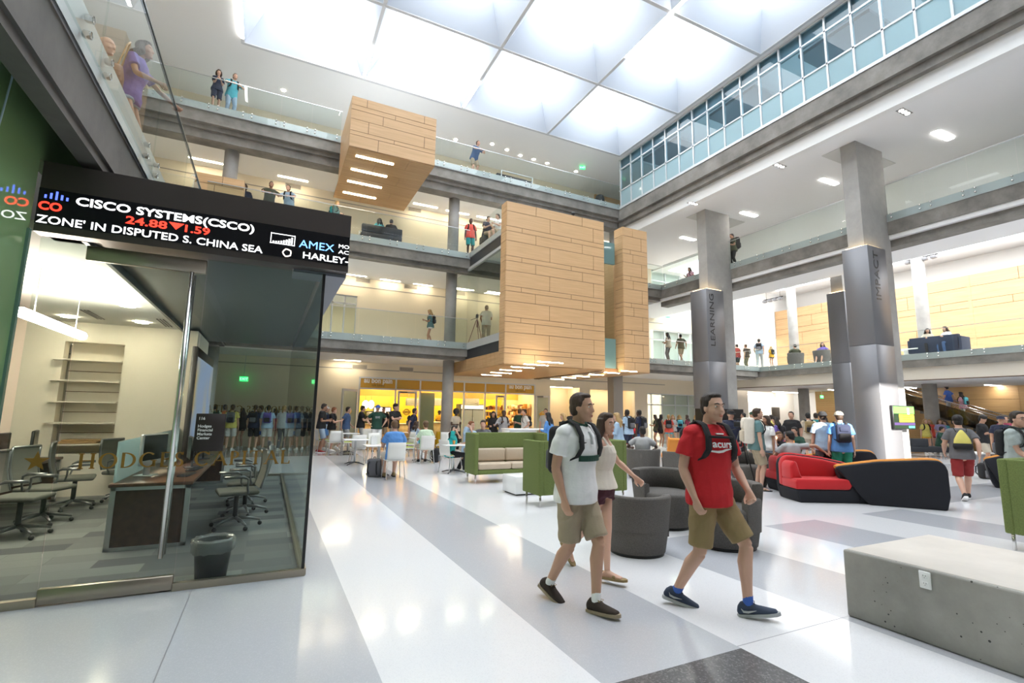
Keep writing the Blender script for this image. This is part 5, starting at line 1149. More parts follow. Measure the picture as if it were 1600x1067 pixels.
MB().rbox(-.95, .95, -.4, .4, .1, .44, .03, 2).build('seat', nv, ls); MB().rbox(-.95, .95, .25, .42, .12, .82, .03, 2).build('backrest', nv, ls)
for s in (-1, 1): MB().rbox(s*.95-.08, s*.95+.08, -.4, .42, .1, .72, .03, 2).build('armrest', nv, ls)
q = atx(1425, 541, X2+1.1); lt2 = empty('coffee_table', (X2+1.1, q.y, F2), 0, 'low pale table beside the navy sofa upstairs', 'table'); MB().rbox(-.4, .4, -.4, .4, .3, .36, .01, 1).build('top', shell, lt2); MB().box(-.25, .25, -.25, .25, 0, .3).build('base', shell, lt2)
for px, t, rz in ((1243, 'left', 140), (1285, 'right', 100)):
    q = atx(px, 560, X2+1.4); c = tub(X2+1.4, q.y, R(rz), t+' grey tub chair upstairs by the second-floor lounge balustrade', 1.1); c.location.z = F2
# third-floor wooden reception block and its neighbour
q0, q1 = aty(300, 300, 19.75), aty(380, 300, 19.75)
MBk = empty('wooden_block', ((q0.x+q1.x)/2, 20.27, F3), 0, 'light wood parapet block on the third floor left', 'parapet')
mb = MB(); W_ = q1.x-q0.x; planks(mb, (-W_/2, -.29, 0), (1, 0, 0), (0, 0, 1), W_, 1.33, [(.3, (.55,)), (.25, (.4,)), (.3, (.7,)), (.25, ())]); mb.mi = 0; mb.box(W_/2-.05, W_/2, -.27, .3, 0, 1.33).box(-W_/2, -W_/2+.05, -.27, .3, 0, 1.33).box(-W_/2, W_/2, -.27, .3, 1.27, 1.33)
mb.build('cladding', [wood, seam], MBk)
# hanging luminaires of the lounge: dark four-lamp bars
for px, py, t in ((1440, 403, 'right, over the navy sofa'), (1208, 467, 'left, above the tub chairs')):
    q = atx(px, py, 30); r = empty('track_light', q, R(90), 'dark four-lamp track light hanging at the '+t, 'track light'); MB().box(-.7, .7, -.03, .03, 0, .06).build('rail', blackm, r)
    for k in range(4): MB().rbox(-.62+.38*k, -.4+.38*k, -.12, .12, -.16, 0, .02, 1).build('lamp_head', M('track_grey', (.22, .22, .23), .5), r)
    MB().tube([(-.5, 0, .06), (-.5, 0, 10.9-q.z)], .008, 6).tube([(.5, 0, .06), (.5, 0, 10.9-q.z)], .008, 6).build('hanger', blackm, r)
# stairs rail details on the far corridor: security cameras
for px, py, x_, t in ((896, 336, None, 'small black camera on top of the big wooden box'),):
    q = aty(px, py, BY); cmr = empty('security_camera', (q.x, BY+.05, ZB1), 0, t, 'camera'); MB().cyl(0, 0, 0, .05, .06, 14).build('mount', black, cmr); MB().ball((0, -.03, .1), (.09, .09, .07), 12).build('dome', black, cmr)
# ================================================================ PEOPLE: one continuous body each, hair, clothes and shoes as children
def frame_ring(c, ax, ay, rx, ry, n):
    return [c+ax*(rx*cos(2*pi*k/n))+ay*(ry*sin(2*pi*k/n)) for k in range(n)]
class Vol:
    """closed lofts and ellipsoids, fused afterwards into one skin"""
    def __init__(s): s.v = []; s.f = []
    def loft(s, secs, n=14, cap=.6):
        """secs: (centre, axis_x, axis_y, rx, ry)"""
        o = len(s.v); m = len(secs)
        for (c, ax, ay, rx, ry) in secs: s.v += frame_ring(c, ax, ay, rx, ry, n)
        for i in range(m-1):
            for j in range(n): s.f.append([o+i*n+j, o+i*n+(j+1) % n, o+(i+1)*n+(j+1) % n, o+(i+1)*n+j])
        c0, c1 = secs[0], secs[-1]
        d0 = (c0[0]-secs[1][0]).normalized(); d1 = (c1[0]-secs[-2][0]).normalized()
        s.v.append(c0[0]+d0*min(c0[3], c0[4])*cap); s.v.append(c1[0]+d1*min(c1[3], c1[4])*cap); a, b = len(s.v)-2, len(s.v)-1
        for j in range(n): s.f.append([a, o+(j+1) % n, o+j]); s.f.append([b, o+(m-1)*n+j, o+(m-1)*n+(j+1) % n])
        return s
    def limb(s, pts, rs, n=12, cap=.7, ref=None, flat=1.0):
        secs = []
        for i, p in enumerate(pts):
            t = (pts[min(i+1, len(pts)-1)]-pts[max(i-1, 0)]).normalized()
            r = ref or (Vector((0, 1, 0)) if abs(t.y) < .85 else Vector((0, 0, 1)))
            ax = t.cross(r).normalized(); ay = ax.cross(t).normalized()
            secs.append((p, ax, ay, rs[i], rs[i]*flat))
        return s.loft(secs, n, cap)
    def ell(s, c, r, q=None, n=14):
        mb = MB().ball(c, r, n, q); o = len(s.v); s.v += [Vector(p) for p in mb.v]; s.f += [[o+i for i in f] for f in mb.f]; return s
    def fuse(s, name, voxel, smooth=3, mat=None):
        me = bpy.data.meshes.new(name); me.from_pydata([tuple(p) for p in s.v], [], s.f); me.update()
        o = bpy.data.objects.new(name, me); COL.objects.link(o)
        m = o.modifiers.new('r', 'REMESH'); m.mode = 'VOXEL'; m.voxel_size = voxel; m.use_smooth_shade = True
        if smooth: k = o.modifiers.new('s', 'SMOOTH'); k.factor = .5; k.iterations = smooth
        dg = bpy.context.evaluated_depsgraph_get(); r = bpy.data.meshes.new_from_object(o.evaluated_get(dg)); r.name = name
        bpy.data.objects.remove(o); bpy.data.meshes.remove(me)
        r.polygons.foreach_set('use_smooth', [True]*len(r.polygons)); r.materials.clear(); r.materials.append(None); return r
def crease(me, amp=.007, fx=(9, 9, 22)):
    """soft folds in cloth, pushed along the surface normal"""
    from mathutils import noise
    n = len(me.vertices); co = np.zeros(n*3); no = np.zeros(n*3); me.vertices.foreach_get('co', co); me.vertices.foreach_get('normal', no); co = co.reshape(-1, 3); no = no.reshape(-1, 3)
    d = np.array([noise.noise(Vector((p[0]*fx[0]+p[2]*6, p[1]*fx[1]-p[2]*5, p[2]*fx[2]*.5))) for p in co]); d = amp*(1-2*np.abs(d)**.7)*.8
    me.vertices.foreach_set('co', (co+no*d[:, None]).ravel()); me.update(); return me
def ik(a, t, l1, l2, pole):
    d = t-a; L = min(d.length, (l1+l2)*.999); u = d.normalized(); t = a+u*L
    x = (l1*l1-l2*l2+L*L)/(2*L); h = math.sqrt(max(l1*l1-x*x, 0)); p = (pole-u*pole.dot(u)).normalized()
    return a+u*x+p*h, t
V = lambda *a: Vector(a)
POSES = {
 # pelvis, lean (spine direction), twist of shoulders, wrists (r, l) + elbow poles, ankles (r, l), foot yaw/pitch, head yaw/pitch
 'stand': dict(),
 'stand2': dict(wr=V(.13, .24, 1.12), wl=V(-.10, .26, 1.16), pelvis=V(.02, 0, .94), ar=V(.11, .03, .08), al=V(-.13, -.05, .08), head=(10, -14), curl=55),
 'straps': dict(wr=V(.17, .17, 1.27), wl=V(-.17, .17, 1.27), head=(-15, 0), curl=70, pelvis=V(-.02, 0, .94)),
 'walk': dict(ar=V(.09, .30, .08), al=V(-.09, -.30, .13), fr=(0, 8), fl=(0, -28), pelvis=V(0, 0, .925), wr=V(.24, -.14, .90), wl=V(-.24, .22, .94), lean=V(0, .04, 1)),
 'crossed': dict(wr=V(-.09, .21, 1.22), wl=V(.10, .23, 1.19), er=V(1, .1, -.6), el=V(-1, .1, -.6), head=(25, 0), curl=40),
 'akimbo': dict(wr=V(.24, .03, 1.0), wl=V(-.24, .03, 1.0), er=V(1, -.6, 0), el=V(-1, -.6, 0), head=(-20, 0), curl=50),
 'hold': dict(wr=V(.12, .32, 1.20), wl=V(-.20, .10, 1.0), head=(15, -10), curl=60),
 'phone': dict(wr=V(.05, .30, 1.22), wl=V(-.08, .28, 1.20), head=(0, -25), curl=60, ar=V(.10, .12, .08), al=V(-.09, -.10, .10), fl=(0, -10)),
 'lean': dict(pelvis=V(0, -.16, .93), lean=V(0, .42, 1), wr=V(.14, .38, 1.12), wl=V(-.14, .38, 1.12), er=V(1, -.3, -.3), el=V(-1, -.3, -.3), head=(0, 10), curl=50, ar=V(.10, -.2, .08), al=V(-.1, -.12, .08)),
 'point': dict(wr=V(.55, .28, 1.12), wl=V(-.22, .06, .95), head=(-20, 0), curl=20),
 'sit': dict(pelvis=V(0, -.02, .53), ar=V(.12, .40, .08), al=V(-.12, .36, .08), wr=V(.15, .32, .80), wl=V(-.13, .34, .80), lean=V(0, .12, 1), head=(0, -12), curl=45),
 'sitface': dict(pelvis=V(0, -.02, .53), ar=V(.12, .42, .08), al=V(-.12, .22, .08), wr=V(.08, .22, 1.04), wl=V(-.13, .34, .80), lean=V(0, .14, 1), head=(15, -5), curl=70),
 'lounge': dict(pelvis=V(0, -.05, .52), ar=V(.14, .58, .09), al=V(-.12, .50, .09), wr=V(.30, .25, .72), wl=V(-.30, .2, .74), lean=V(0, -.22, 1), head=(30, 0), curl=40),
}
def skeleton(pose, sex):
    P = dict(pelvis=V(0, 0, .95), lean=V(0, .02, 1), twist=0, wr=V(.25, .04, .86), wl=V(-.25, .04, .86), er=V(.35, -1, .1), el=V(-.35, -1, .1),
             ar=V(.1, .02, .08), al=V(-.1, -.02, .08), fr=(8, 0), fl=(-8, 0), head=(0, 0), curl=25, kr=V(.12, 1, 0), kl=V(-.12, 1, 0), hip=0)
    P.update(pose); J = {}
    f = sex == 'f'; sp = P['lean'].normalized(); p = P['pelvis']; q = Matrix.Rotation(R(P['twist']), 3, 'Z'); qh = Matrix.Rotation(R(P['hip']), 3, 'Z')
    lx = q @ V(1, 0, 0); lx = (lx-sp*lx.dot(sp)).normalized(); fy = sp.cross(lx)
    J.update(P=p, sp=sp, lx=lx, fy=fy, hx=qh @ V(1, 0, 0))
    sw = .165 if f else .185
    J['N'] = p+sp*.515
    for s, k in ((1, 'r'), (-1, 'l')):
        S = p+sp*.452+lx*(s*sw)-fy*.005; J['S'+k] = S
        e, w = ik(S, P['w'+k], .285, .25, P['e'+k]); J['E'+k] = e; J['W'+k] = w
        Hh = p+J['hx']*(s*.092)+V(0, 0, -.03); J['H'+k] = Hh
        kn, a = ik(Hh, P['a'+k], .435, .425, P['k'+k]); J['K'+k] = kn; J['A'+k] = a
    J['pose'] = P
    hy, hp = P['head']; J['hm'] = Matrix.Rotation(R(hy), 3, 'Z') @ Matrix.Rotation(R(hp), 3, 'X')
    up = (sp*.35+V(0, 0, 1)).normalized(); J['hc'] = J['N']+up*.145+V(0, .045, 0)
    return J
def torso_secs(J, sex, off=0., z0=-.10, z1=.575, shirt=False):
    f = sex == 'f'; p, sp, lx, fy = J['P'], J['sp'], J['lx'], J['fy']
    T = ([(-.10, .155, .115), (-.02, .168, .12), (.08, .135, .10), (.17, .125, .095), (.27, .142, .118), (.36, .150, .122), (.43, .146, .096), (.485, .104, .076), (.525, .058, .056), (.60, .048, .052)] if f else
         [(-.10, .150, .11), (-.02, .162, .115), (.08, .152, .108), (.17, .152, .105), (.27, .168, .115), (.36, .178, .12), (.43, .168, .106), (.485, .118, .086), (.525, .070, .068), (.60, .058, .062)])
    S = []
    for h, a, b in T:
        if h < z0-1e-6 or h > z1+1e-6: continue
        k = max(0, min(1, (h-.02)/.3)); ax = (J['hx']*(1-k)+lx*k).normalized(); c = p+sp*h+fy*(.012 if .2 < h < .45 else 0)
        S.append((c, ax, fy if h > .2 else sp.cross(ax), a+off, b+off))
    return S
def hand(v, W, fdir, pdir, side, curl, r=1.0):
    """palm and five fingers; fdir along the forearm, pdir palm normal"""
    fdir = fdir.normalized(); pd = (pdir-fdir*pdir.dot(fdir)).normalized(); sd = fdir.cross(pd)*side
    v.loft([(W-fdir*.02, sd, pd, .026*r, .020*r), (W+fdir*.03, sd, pd, .034*r, .016*r), (W+fdir*.08, sd, pd, .040*r, .013*r), (W+fdir*.095, sd, pd, .036*r, .010*r)], 12, .5)
    c = R(curl)
    for i, (o, L) in enumerate(((-.029, .066), (-.0095, .076), (.010, .070), (.028, .054))):
        b = W+fdir*.085-sd*o; d1 = (fdir*cos(c*.6)+pd*sin(c*.6)); d2 = fdir*cos(c*1.5)+pd*sin(c*1.5); d3 = fdir*cos(c*2.1)+pd*sin(c*2.1)
        v.limb([b, b+d1*L*.45, b+d1*L*.45+d2*L*.32, b+d1*L*.45+d2*L*.32+d3*L*.25], [.0095*r, .009*r, .0082*r, .0065*r], 8, .8)
    b = W+fdir*.025+sd*.026; d = (fdir*.75+sd*.65+pd*.35).normalized()
    v.limb([b, b+d*.035, b+d*.035+(fdir*.9+sd*.1+pd*.4).normalized()*.03, b+d*.035+(fdir*.9+pd*.4).normalized()*.055], [.014*r, .0115*r, .010*r, .007*r], 8, .8)
def foot_frame(J, k):
    y, pch = J['pose']['f'+k]; q = Matrix.Rotation(R(-y), 3, 'Z') @ Matrix.Rotation(R(pch), 3, 'X')
    return q @ V(1, 0, 0), q @ V(0, 1, 0), q @ V(0, 0, 1)
def build_body(J, sex, voxel, bare_feet=False, fat=1.0):
    v = Vol(); f = sex == 'f'; g = fat*(.88 if f else 1.0)
    v.loft(torso_secs(J, sex), 18, .5)
    up = (J['hc']-J['N']).normalized(); v.limb([J['N']-up*.05, J['N']+up*.03, J['hc']+V(0, -.02, -.02)], [.06*g, .054*g, .05*g], 14)
    for k, s in (('r', 1), ('l', -1)):
        S, E, Wp, H, K, A = (J[c+k] for c in 'SEWHKA')
        v.ell(S-J['lx']*(s*.015), (.054*g, .055*g, .052*g)); v.limb([J['N']-J['sp']*.035, S-J['lx']*s*.02], [.058*g, .052*g], 12)
        v.limb([S-J['lx']*s*.03, S.lerp(E, .25), S.lerp(E, .6), E], [.055*g, .050*g, .044*g, .037*g], 12)
        v.limb([E, E.lerp(Wp, .25), E.lerp(Wp, .7), Wp], [.037*g, .041*g, .031*g, .024*g], 12)
        pn = J['pose'].get('palm'+k, V(-s, .15, 0)); hand(v, Wp, (Wp-E).normalized()+J['pose'].get('hd'+k, V(0, 0, 0)), pn, -s if pn.dot(V(-s, 0, 0)) >= 0 else -s, J['pose']['curl'], .9 if f else 1.0)
        v.limb([H+V(0, 0, .06), H.lerp(K, .2), H.lerp(K, .6), K], [.088*g, .084*g, .066*g, .050*g], 14)
        d = (A-K).normalized(); fx, fy, fz = foot_frame(J, k)
        bk = (-fy+d*fy.dot(d)).normalized()
        v.limb([K, K.lerp(A, .28)+bk*.014, K.lerp(A, .65)+bk*.006, A], [.050*g, .056*g, .042*g, .034*g], 14)
        v.loft([(A-fy*.055-fz*.045, fx, fz, .026, .026), (A-fz*.03, fx, fz, .033, .045), (A+fy*.07-fz*.045, fx, fz, .038, .028), (A+fy*.15-fz*.058, fx, fz, .036, .016)], 12, .6)
    # head
    c, q = J['hc'], J['hm']; r = .96 if f else 1.0
    h = lambda x, y, z: c+q @ V(x*r, y*r, z*r)
    v.ell(h(0, -.008, .035), (.074*r, .094*r, .088*r), q, 18); v.ell(h(0, .022, -.012), (.066*r, .072*r, .082*r), q, 16)
    v.loft([(h(0, .012, -.03), q @ V(1, 0, 0), q @ V(0, 1, 0), .064*r, .072*r), (h(0, .025, -.075), q @ V(1, 0, 0), q @ V(0, 1, 0), .053*r, .058*r), (h(0, .045, -.105), q @ V(1, 0, 0), q @ V(0, 1, 0), .033*r, .036*r)], 14, .4)
    v.loft([(h(0, .082, .018), q @ V(1, 0, 0), q @ V(0, 1, 0), .010*r, .012*r), (h(0, .094, -.008), q @ V(1, 0, 0), q @ V(0, 1, 0), .012*r, .016*r), (h(0, .101, -.026), q @ V(1, 0, 0), q @ V(0, 1, 0), .017*r, .016*r)], 10, .4)
    v.ell(h(0, .080, .034), (.05*r, .016*r, .012*r), q, 10)                      # brow
    for s in (-1, 1):
        v.ell(h(s*.072, -.002, -.004), (.010*r, .022*r, .031*r), q, 10); v.ell(h(s*.036, .060, -.028), (.026*r, .026*r, .024*r), q, 10)
    v.ell(h(0, .081, -.062), (.024*r, .014*r, .011*r), q, 10); v.ell(h(0, .080, -.104), (.020*r, .016*r, .014*r), q, 10)
    return v.fuse('body', voxel)
def build_hair(J, style, voxel):
    v = Vol(); c, q = J['hc'], J['hm']; h = lambda x, y, z: c+q @ V(x, y, z)
    v.ell(h(0, -.022, .050), (.080, .094, .084), q, 16); v.ell(h(0, -.045, .0), (.076, .068, .085), q, 14)
    if style == 'short': v.ell(h(0, .028, .102), (.058, .046, .024), q, 12); [v.ell(h(s*.070, -.005, .035), (.012, .035, .042), q, 10) for s in (-1, 1)]
    if style == 'afro': v.ell(h(0, -.03, .05), (.14, .14, .14), q, 16)
    if style == 'curly': v.ell(h(0, -.015, .07), (.095, .11, .085), q, 14); v.ell(h(0, .05, .11), (.06, .04, .035), q, 10)
    if style in ('long', 'tail', 'bob'):
        v.ell(h(0, .012, .098), (.062, .066, .036), q, 12)
        b = J['N']-J['fy']*.085
        if style == 'long':
            for s in (-1, 0, 1): v.limb([h(s*.055, -.03, .05), h(s*.075, -.055+.035*abs(s), -.06), b+J['lx']*(s*.09)+J['fy']*(.05*abs(s))+V(0, 0, .02), b+J['lx']*(s*.085)-V(0, 0, .13)+J['fy']*.01, b+J['lx']*(s*.07)-V(0, 0, .24)+J['fy']*.0], [.05, .055, .052, .045, .018], 10, .6)
        elif style == 'bob':
            for s in (-1, 0, 1): v.limb([h(s*.055, -.03, .05), h(s*.075, -.04+.03*abs(s), -.05), h(s*.075, -.05+.04*abs(s), -.12)], [.05, .05, .03], 10, .6)
        else: v.limb([h(0, -.10, .06), h(0, -.16, .03), h(0, -.16, -.08), h(0, -.13, -.2)], [.03, .038, .032, .012], 10, .6)
    return v.fuse('hair', voxel, 2)
def build_shirt(J, sex, voxel, style='tee'):
    v = Vol(); g = .9 if sex == 'f' else 1.0
    if style == 'tank':
        S = torso_secs(J, sex, .016, -.02, .45); S[0] = (S[0][0], S[0][1], S[0][2], S[0][3]+.034, S[0][4]+.034); S[1] = (S[1][0], S[1][1], S[1][2], S[1][3]+.02, S[1][4]+.02); v.loft(S, 18, .15)
        for s in (-1, 1): v.limb([J['N']-J['sp']*.12+J['lx']*s*.085+J['fy']*.10, J['N']-J['sp']*.0+J['lx']*s*.088+J['fy']*.02, J['N']-J['sp']*.10+J['lx']*s*.08-J['fy']*.09], [.022, .02, .022], 8)
        me = v.fuse('top', voxel, 2); return crease(me, .003, (16, 16, 3)) if voxel < .0105 else me
    S = torso_secs(J, sex, .022, -.10, .486); S = [(c, a, b, rx+(.036, .028, .020, .012, .004, 0, 0, 0)[i], ry+(.040, .034, .026, .018, .006, 0, 0, 0)[i]) for i, (c, a, b, rx, ry) in enumerate(S)]
    S.append((J['N']+J['sp']*.012, J['lx'], J['fy'], .074*g, .076*g)); v.loft(S, 18, .08)
    ln = .97 if style == 'long' else .62
    for k, s in (('r', 1), ('l', -1)):
        A, E, Wp = J['S'+k], J['E'+k], J['W'+k]; v.ell(A-J['lx']*s*.016, (.062*g, .066*g, .060*g)); v.limb([J['N']-J['sp']*.045+J['lx']*s*.02, A-J['lx']*s*.02+J['sp']*.004], [.072*g, .063*g], 14, .3)
        if style == 'long': v.limb([A-J['lx']*s*.03, A.lerp(E, .4), E, E.lerp(Wp, .5), E.lerp(Wp, .95)], [.068*g, .062*g, .052*g, .048*g, .036*g], 14, .1)
        else: v.limb([A-J['lx']*s*.03, A.lerp(E, .3), A.lerp(E, ln)], [.062*g, .068*g, .077*g], 14, .05)
    if style == 'polo':
        v.limb([J['N']+J['sp']*.0+J['lx']*(.066*cos(a))+J['fy']*(.068*sin(a))+J['sp']*(.012-.02*max(0, sin(a))) for a in [2*pi*k/16 for k in range(17)]], [.016]*17, 8)
    me = v.fuse('shirt', voxel, 2); return crease(me, .006, (7, 7, 9)) if voxel < .0105 else me
def build_legs(J, sex, voxel, style='shorts'):
    v = Vol(); g = .95 if sex == 'f' else 1.0; S = torso_secs(J, sex, .014, -.10, .08); v.loft(S, 18, .3)
    t = dict(shorts=.88, mini=.32, trousers=2, knee=.98)[style]
    for k, s in (('r', 1), ('l', -1)):
        H, K, A = J['H'+k], J['K'+k], J['A'+k]
        if t <= 1: v.limb([H+V(0, 0, .05), H.lerp(K, t*.35), H.lerp(K, t*.7), H.lerp(K, t)], [.100*g, .102*g, .094*g, .090*g if style != 'mini' else .1*g], 16, .05)
        else: v.limb([H+V(0, 0, .05), H.lerp(K, .4), K, K.lerp(A, .4), K.lerp(A, .97)], [.102*g, .092*g, .072*g, .066*g, .058*g], 16, .05)
    me = v.fuse('shorts' if t <= 1 else 'trousers', voxel, 2); return crease(me, .009, (8, 8, 8)) if voxel < .0105 else me
def build_shoe(J, k, style='sneaker'):
    """returns upper and sole meshes"""
    A = J['A'+k]; fx, fy, fz = foot_frame(J, k); u = Vol(); g = 1.0
    P = lambda y, z, x=0: A+fy*y+fz*z+fx*x
    if style == 'sandal': u.loft([(P(.06, -.045), fx, fz, .042, .026), (P(.095, -.05), fx, fz, .044, .022)], 12, .1); u.limb([P(-.05, -.02, .035), P(-.07, -.01), P(-.05, -.02, -.035)], [.008]*3, 8)
    else: u.loft([(P(-.078, -.035), fx, fz, .028, .034), (P(-.05, -.022), fx, fz, .038, .050), (P(0, -.018), fx, fz, .042, .054), (P(.06, -.040), fx, fz, .046, .036), (P(.13, -.052), fx, fz, .047, .026), (P(.185, -.058), fx, fz, .034, .018)], 16, .6)
    up = u.fuse('shoe', .007, 2)
    mb = MB(); mb.smooth = False
    out = [(-.095, .0), (-.085, .03), (-.03, .036), (.05, .044), (.13, .049), (.18, .040), (.21, .012), (.21, -.008), (.18, -.036), (.13, -.046), (.05, -.042), (-.03, -.036), (-.085, -.03)]
    n = len(out)
    for z in (-.082, -.058):
        for (y, x) in out: mb.v.append(tuple(P(y, z, x)))
    mb.f = [list(range(n))[::-1], list(range(n, 2*n))]+[[i, (i+1) % n, n+(i+1) % n, n+i] for i in range(n)]; mb.m = [0]*len(mb.f); mb.sm = [False]*len(mb.f)
    so = mb.mesh('sole'); so.materials.append(None); return up, so
def build_cap(J, back=False):
    c, q = J['hc'], J['hm']; mb = MB(); mb.lathe([(.094*cos(t), .09*sin(t)) for t in [pi/2*k/7 for k in range(8)]], n=22); mb.v = [(p[0]*.98, p[1]*1.14, p[2]) for p in mb.v]
    mb.smooth = True; s = -1 if back else 1; k = len(mb.v); n = 10
    for d in (0, -.008):
        for r_ in (0, 1):
            for j in range(n+1):
                a = pi*j/n; x = cos(a)*.088; y = .06+.035*sin(a)+r_*(.085*sin(a)**.6 if sin(a) > 0 else 0); mb.v.append((x, s*y, d-.012*r_+.004*sin(a)))
    N = n+1
    for j in range(n): mb.f += [[k+j, k+j+1, k+N+j+1, k+N+j], [k+2*N+j, k+3*N+j, k+3*N+j+1, k+2*N+j+1], [k+N+j, k+N+j+1, k+3*N+j+1, k+3*N+j]]; mb.m += [0]*3; mb.sm += [True]*3
    M4 = Matrix.Translation(c) @ q.to_4x4() @ Matrix.Translation((0, -.012, .045)); mb.xf(M4); me = mb.mesh('cap'); me.materials.append(None); return me
def face_bits(J, sex):
    """eyes, brows, lips as small meshes in body space: list of (name, mesh, material key)"""
    c, q = J['hc'], J['hm']; r = .96 if sex == 'f' else 1.0; h = lambda x, y, z: c+q @ V(x*r, y*r, z*r); out = []
    for s in (-1, 1):
        mb = MB(); mb.ball(h(s*.031, .0765, .012), (.0135*r, .008*r, .0065*r), 12, q); mb.mi = 1; mb.ball(h(s*.031, .0815, .012), (.0055*r, .004*r, .0055*r), 10, q); out.append(('eye', mb.mesh('eye'), 'eye'))
        mb = MB(); mb.tube([h(s*.014, .0925, .033), h(s*.030, .0915, .0385), h(s*.050, .079, .033)], [.004*r, .005*r, .003*r], 8); out.append(('eyebrow', mb.mesh('eyebrow'), 'hair'))
    mb = MB(); mb.ball(h(0, .0925, -.057), (.021*r, .006*r, .0045*r), 12, q); mb.ball(h(0, .0915, -.066), (.018*r, .0065*r, .005*r), 12, q); out.append(('lips', mb.mesh('lips'), 'lip'))
    return out
# ---------------------------------------------------------------- colours
def cloth(name, col): return M('cloth_'+name, col, .85, bump=(55, .12), noise=(7, .06))
CL = dict(white=(.78, .78, .77), cream=(.72, .66, .57), black=(.014, .014, .016), navy=(.018, .024, .055), red=(.52, .012, .018), khaki=(.36, .29, .20), tan=(.30, .215, .10), grey=(.13, .13, .14), lgrey=(.42, .43, .44), teal=(.105, .20, .205), aqua=(.10, .45, .55), blue=(.05, .13, .48), lblue=(.38, .52, .68), sky=(.10, .27, .62), green=(.015, .06, .04), mint=(.60, .74, .55), tealtop=(.02, .42, .42), orange=(.75, .22, .04), yellow=(.70, .62, .16), purple=(.14, .10, .36), maroon=(.28, .03, .07), coral=(.72, .10, .07), denim=(.06, .11, .23), ldenim=(.32, .41, .52), kelly=(.02, .26, .16), brick=(.26, .02, .02), olive=(.07, .075, .045), plaid=(.36, .36, .38), bright=(.03, .30, .10), pink=(.62, .35, .45), lilac=(.35, .32, .55), sage=(.37, .42, .41), beige=(.55, .48, .38), burg=(.06, .012, .022), teal2=(.02, .25, .25), gold=(.75, .42, .03))
CL.update(choc=(.032, .021, .015), slate=(.035, .05, .085))
SK = dict(ltan=(.52, .30, .20), fair=(.60, .36, .26), mid=(.48, .27, .185), tan=(.40, .215, .135), brown=(.20, .095, .055), dark=(.085, .042, .027))
HR = dict(brown=(.045, .024, .013), black=(.010, .008, .007), dark=(.02, .012, .008), blond=(.42, .27, .11), lbrown=(.13, .07, .032), red=(.20, .065, .022), bald=(.3, .2, .15))
def C(n): return cloth(n, CL[n])
def skinm(n): return M('skin_'+n, SK[n], .55, bump=(90, .04))
def hairm(n): return M('hair_'+n, HR[n], .6, bump=(60, .5, (1, 1, .15)))
ARCH = {}
def arch(kind, key, fn):
    k = (kind,)+key
    if k not in ARCH: ARCH[k] = fn()
    return ARCH[k]
def put(name, me, mat, parent):
    o = bpy.data.objects.new(name, me); COL.objects.link(o); o.parent = parent
    mats = mat if isinstance(mat, (list, tuple)) else [mat]
    while len(me.materials) < len(mats): me.materials.append(None)
    for i, m in enumerate(mats): o.material_slots[i].link = 'OBJECT'; o.material_slots[i].material = m
    return o
SKEL = {}
def person(loc, face, label, pose='stand', sex='m', h=1.78, top='white', topst='tee', bot='khaki', botst='shorts', skin='fair', hair='brown', hairst=None, shoe='white', sole='white', cap=None, capback=False, bag=None, bagcol='black', face_on=False, vox=.014, custom=None, group=None, shoest='sneaker', bagl=None, fat=1.0, sock=None):
    """face: heading in degrees, 0 = away along +y, 90 = towards -x (counter-clockwise)"""
    key = (pose, sex)
    if custom is not None: POSES[pose] = custom
    if key not in SKEL: SKEL[key] = skeleton(POSES[pose], sex)
    J = SKEL[key]; hs = hairst or ('long' if sex == 'f' else 'short')
    root = empty('person', loc, R(face), label, 'person', group); s = h/1.78; root.scale = (s, s, s)
    cv = max(vox, .009)
    put('body', arch('body', key+(fat,), lambda: build_body(J, sex, vox, fat=fat)), skinm(skin), root)
    if hair != 'bald': put('hair', arch('hair', key+(hs,), lambda: build_hair(J, hs, max(vox*.8, .007))), hairm(hair), root)
    put('top' if topst == 'tank' else 'shirt', arch('shirt', key+(topst,), lambda: build_shirt(J, sex, cv, topst)), C(top), root)
    put('trousers' if botst == 'trousers' else 'shorts', arch('legs', key+(botst,), lambda: build_legs(J, sex, cv, botst)), C(bot), root)
    for k in 'rl':
        up, so = arch('shoe', key+(k, shoest), lambda: build_shoe(J, k, shoest)); sh = put('shoe', up, C(shoe), root); put('sole', so, C(sole), sh)
    if sock:
        for k in 'rl':
            A, K = J['A'+k], J['K'+k]; v = Vol(); v.limb([A+V(0, 0, -.03), A, A.lerp(K, .1), A.lerp(K, .17)], [.036, .039, .038, .038], 14, .1); me = v.fuse('sock', .008, 1); put('sock', me, C(sock), root)
    if cap: put('cap', arch('cap', key+(capback,), lambda: build_cap(J, capback)), C(cap), root)
    if face_on:
        for n, me, mk in arch('face', key, lambda: face_bits(J, sex)):
            put(n, me, {'eye': [M('eye_white', (.75, .73, .70), .25), M('iris', (.05, .03, .02), .15)], 'hair': hairm('dark' if hair in ('black', 'dark', 'brown') else hair), 'lip': M('lip_'+skin, tuple(c*f for c, f in zip(SK[skin], (1.0, .62, .62))), .45)}[mk], root)
    if bag: backpack(root, J, bag, bagcol, bagl or ('backpack on the '+label))
    return root
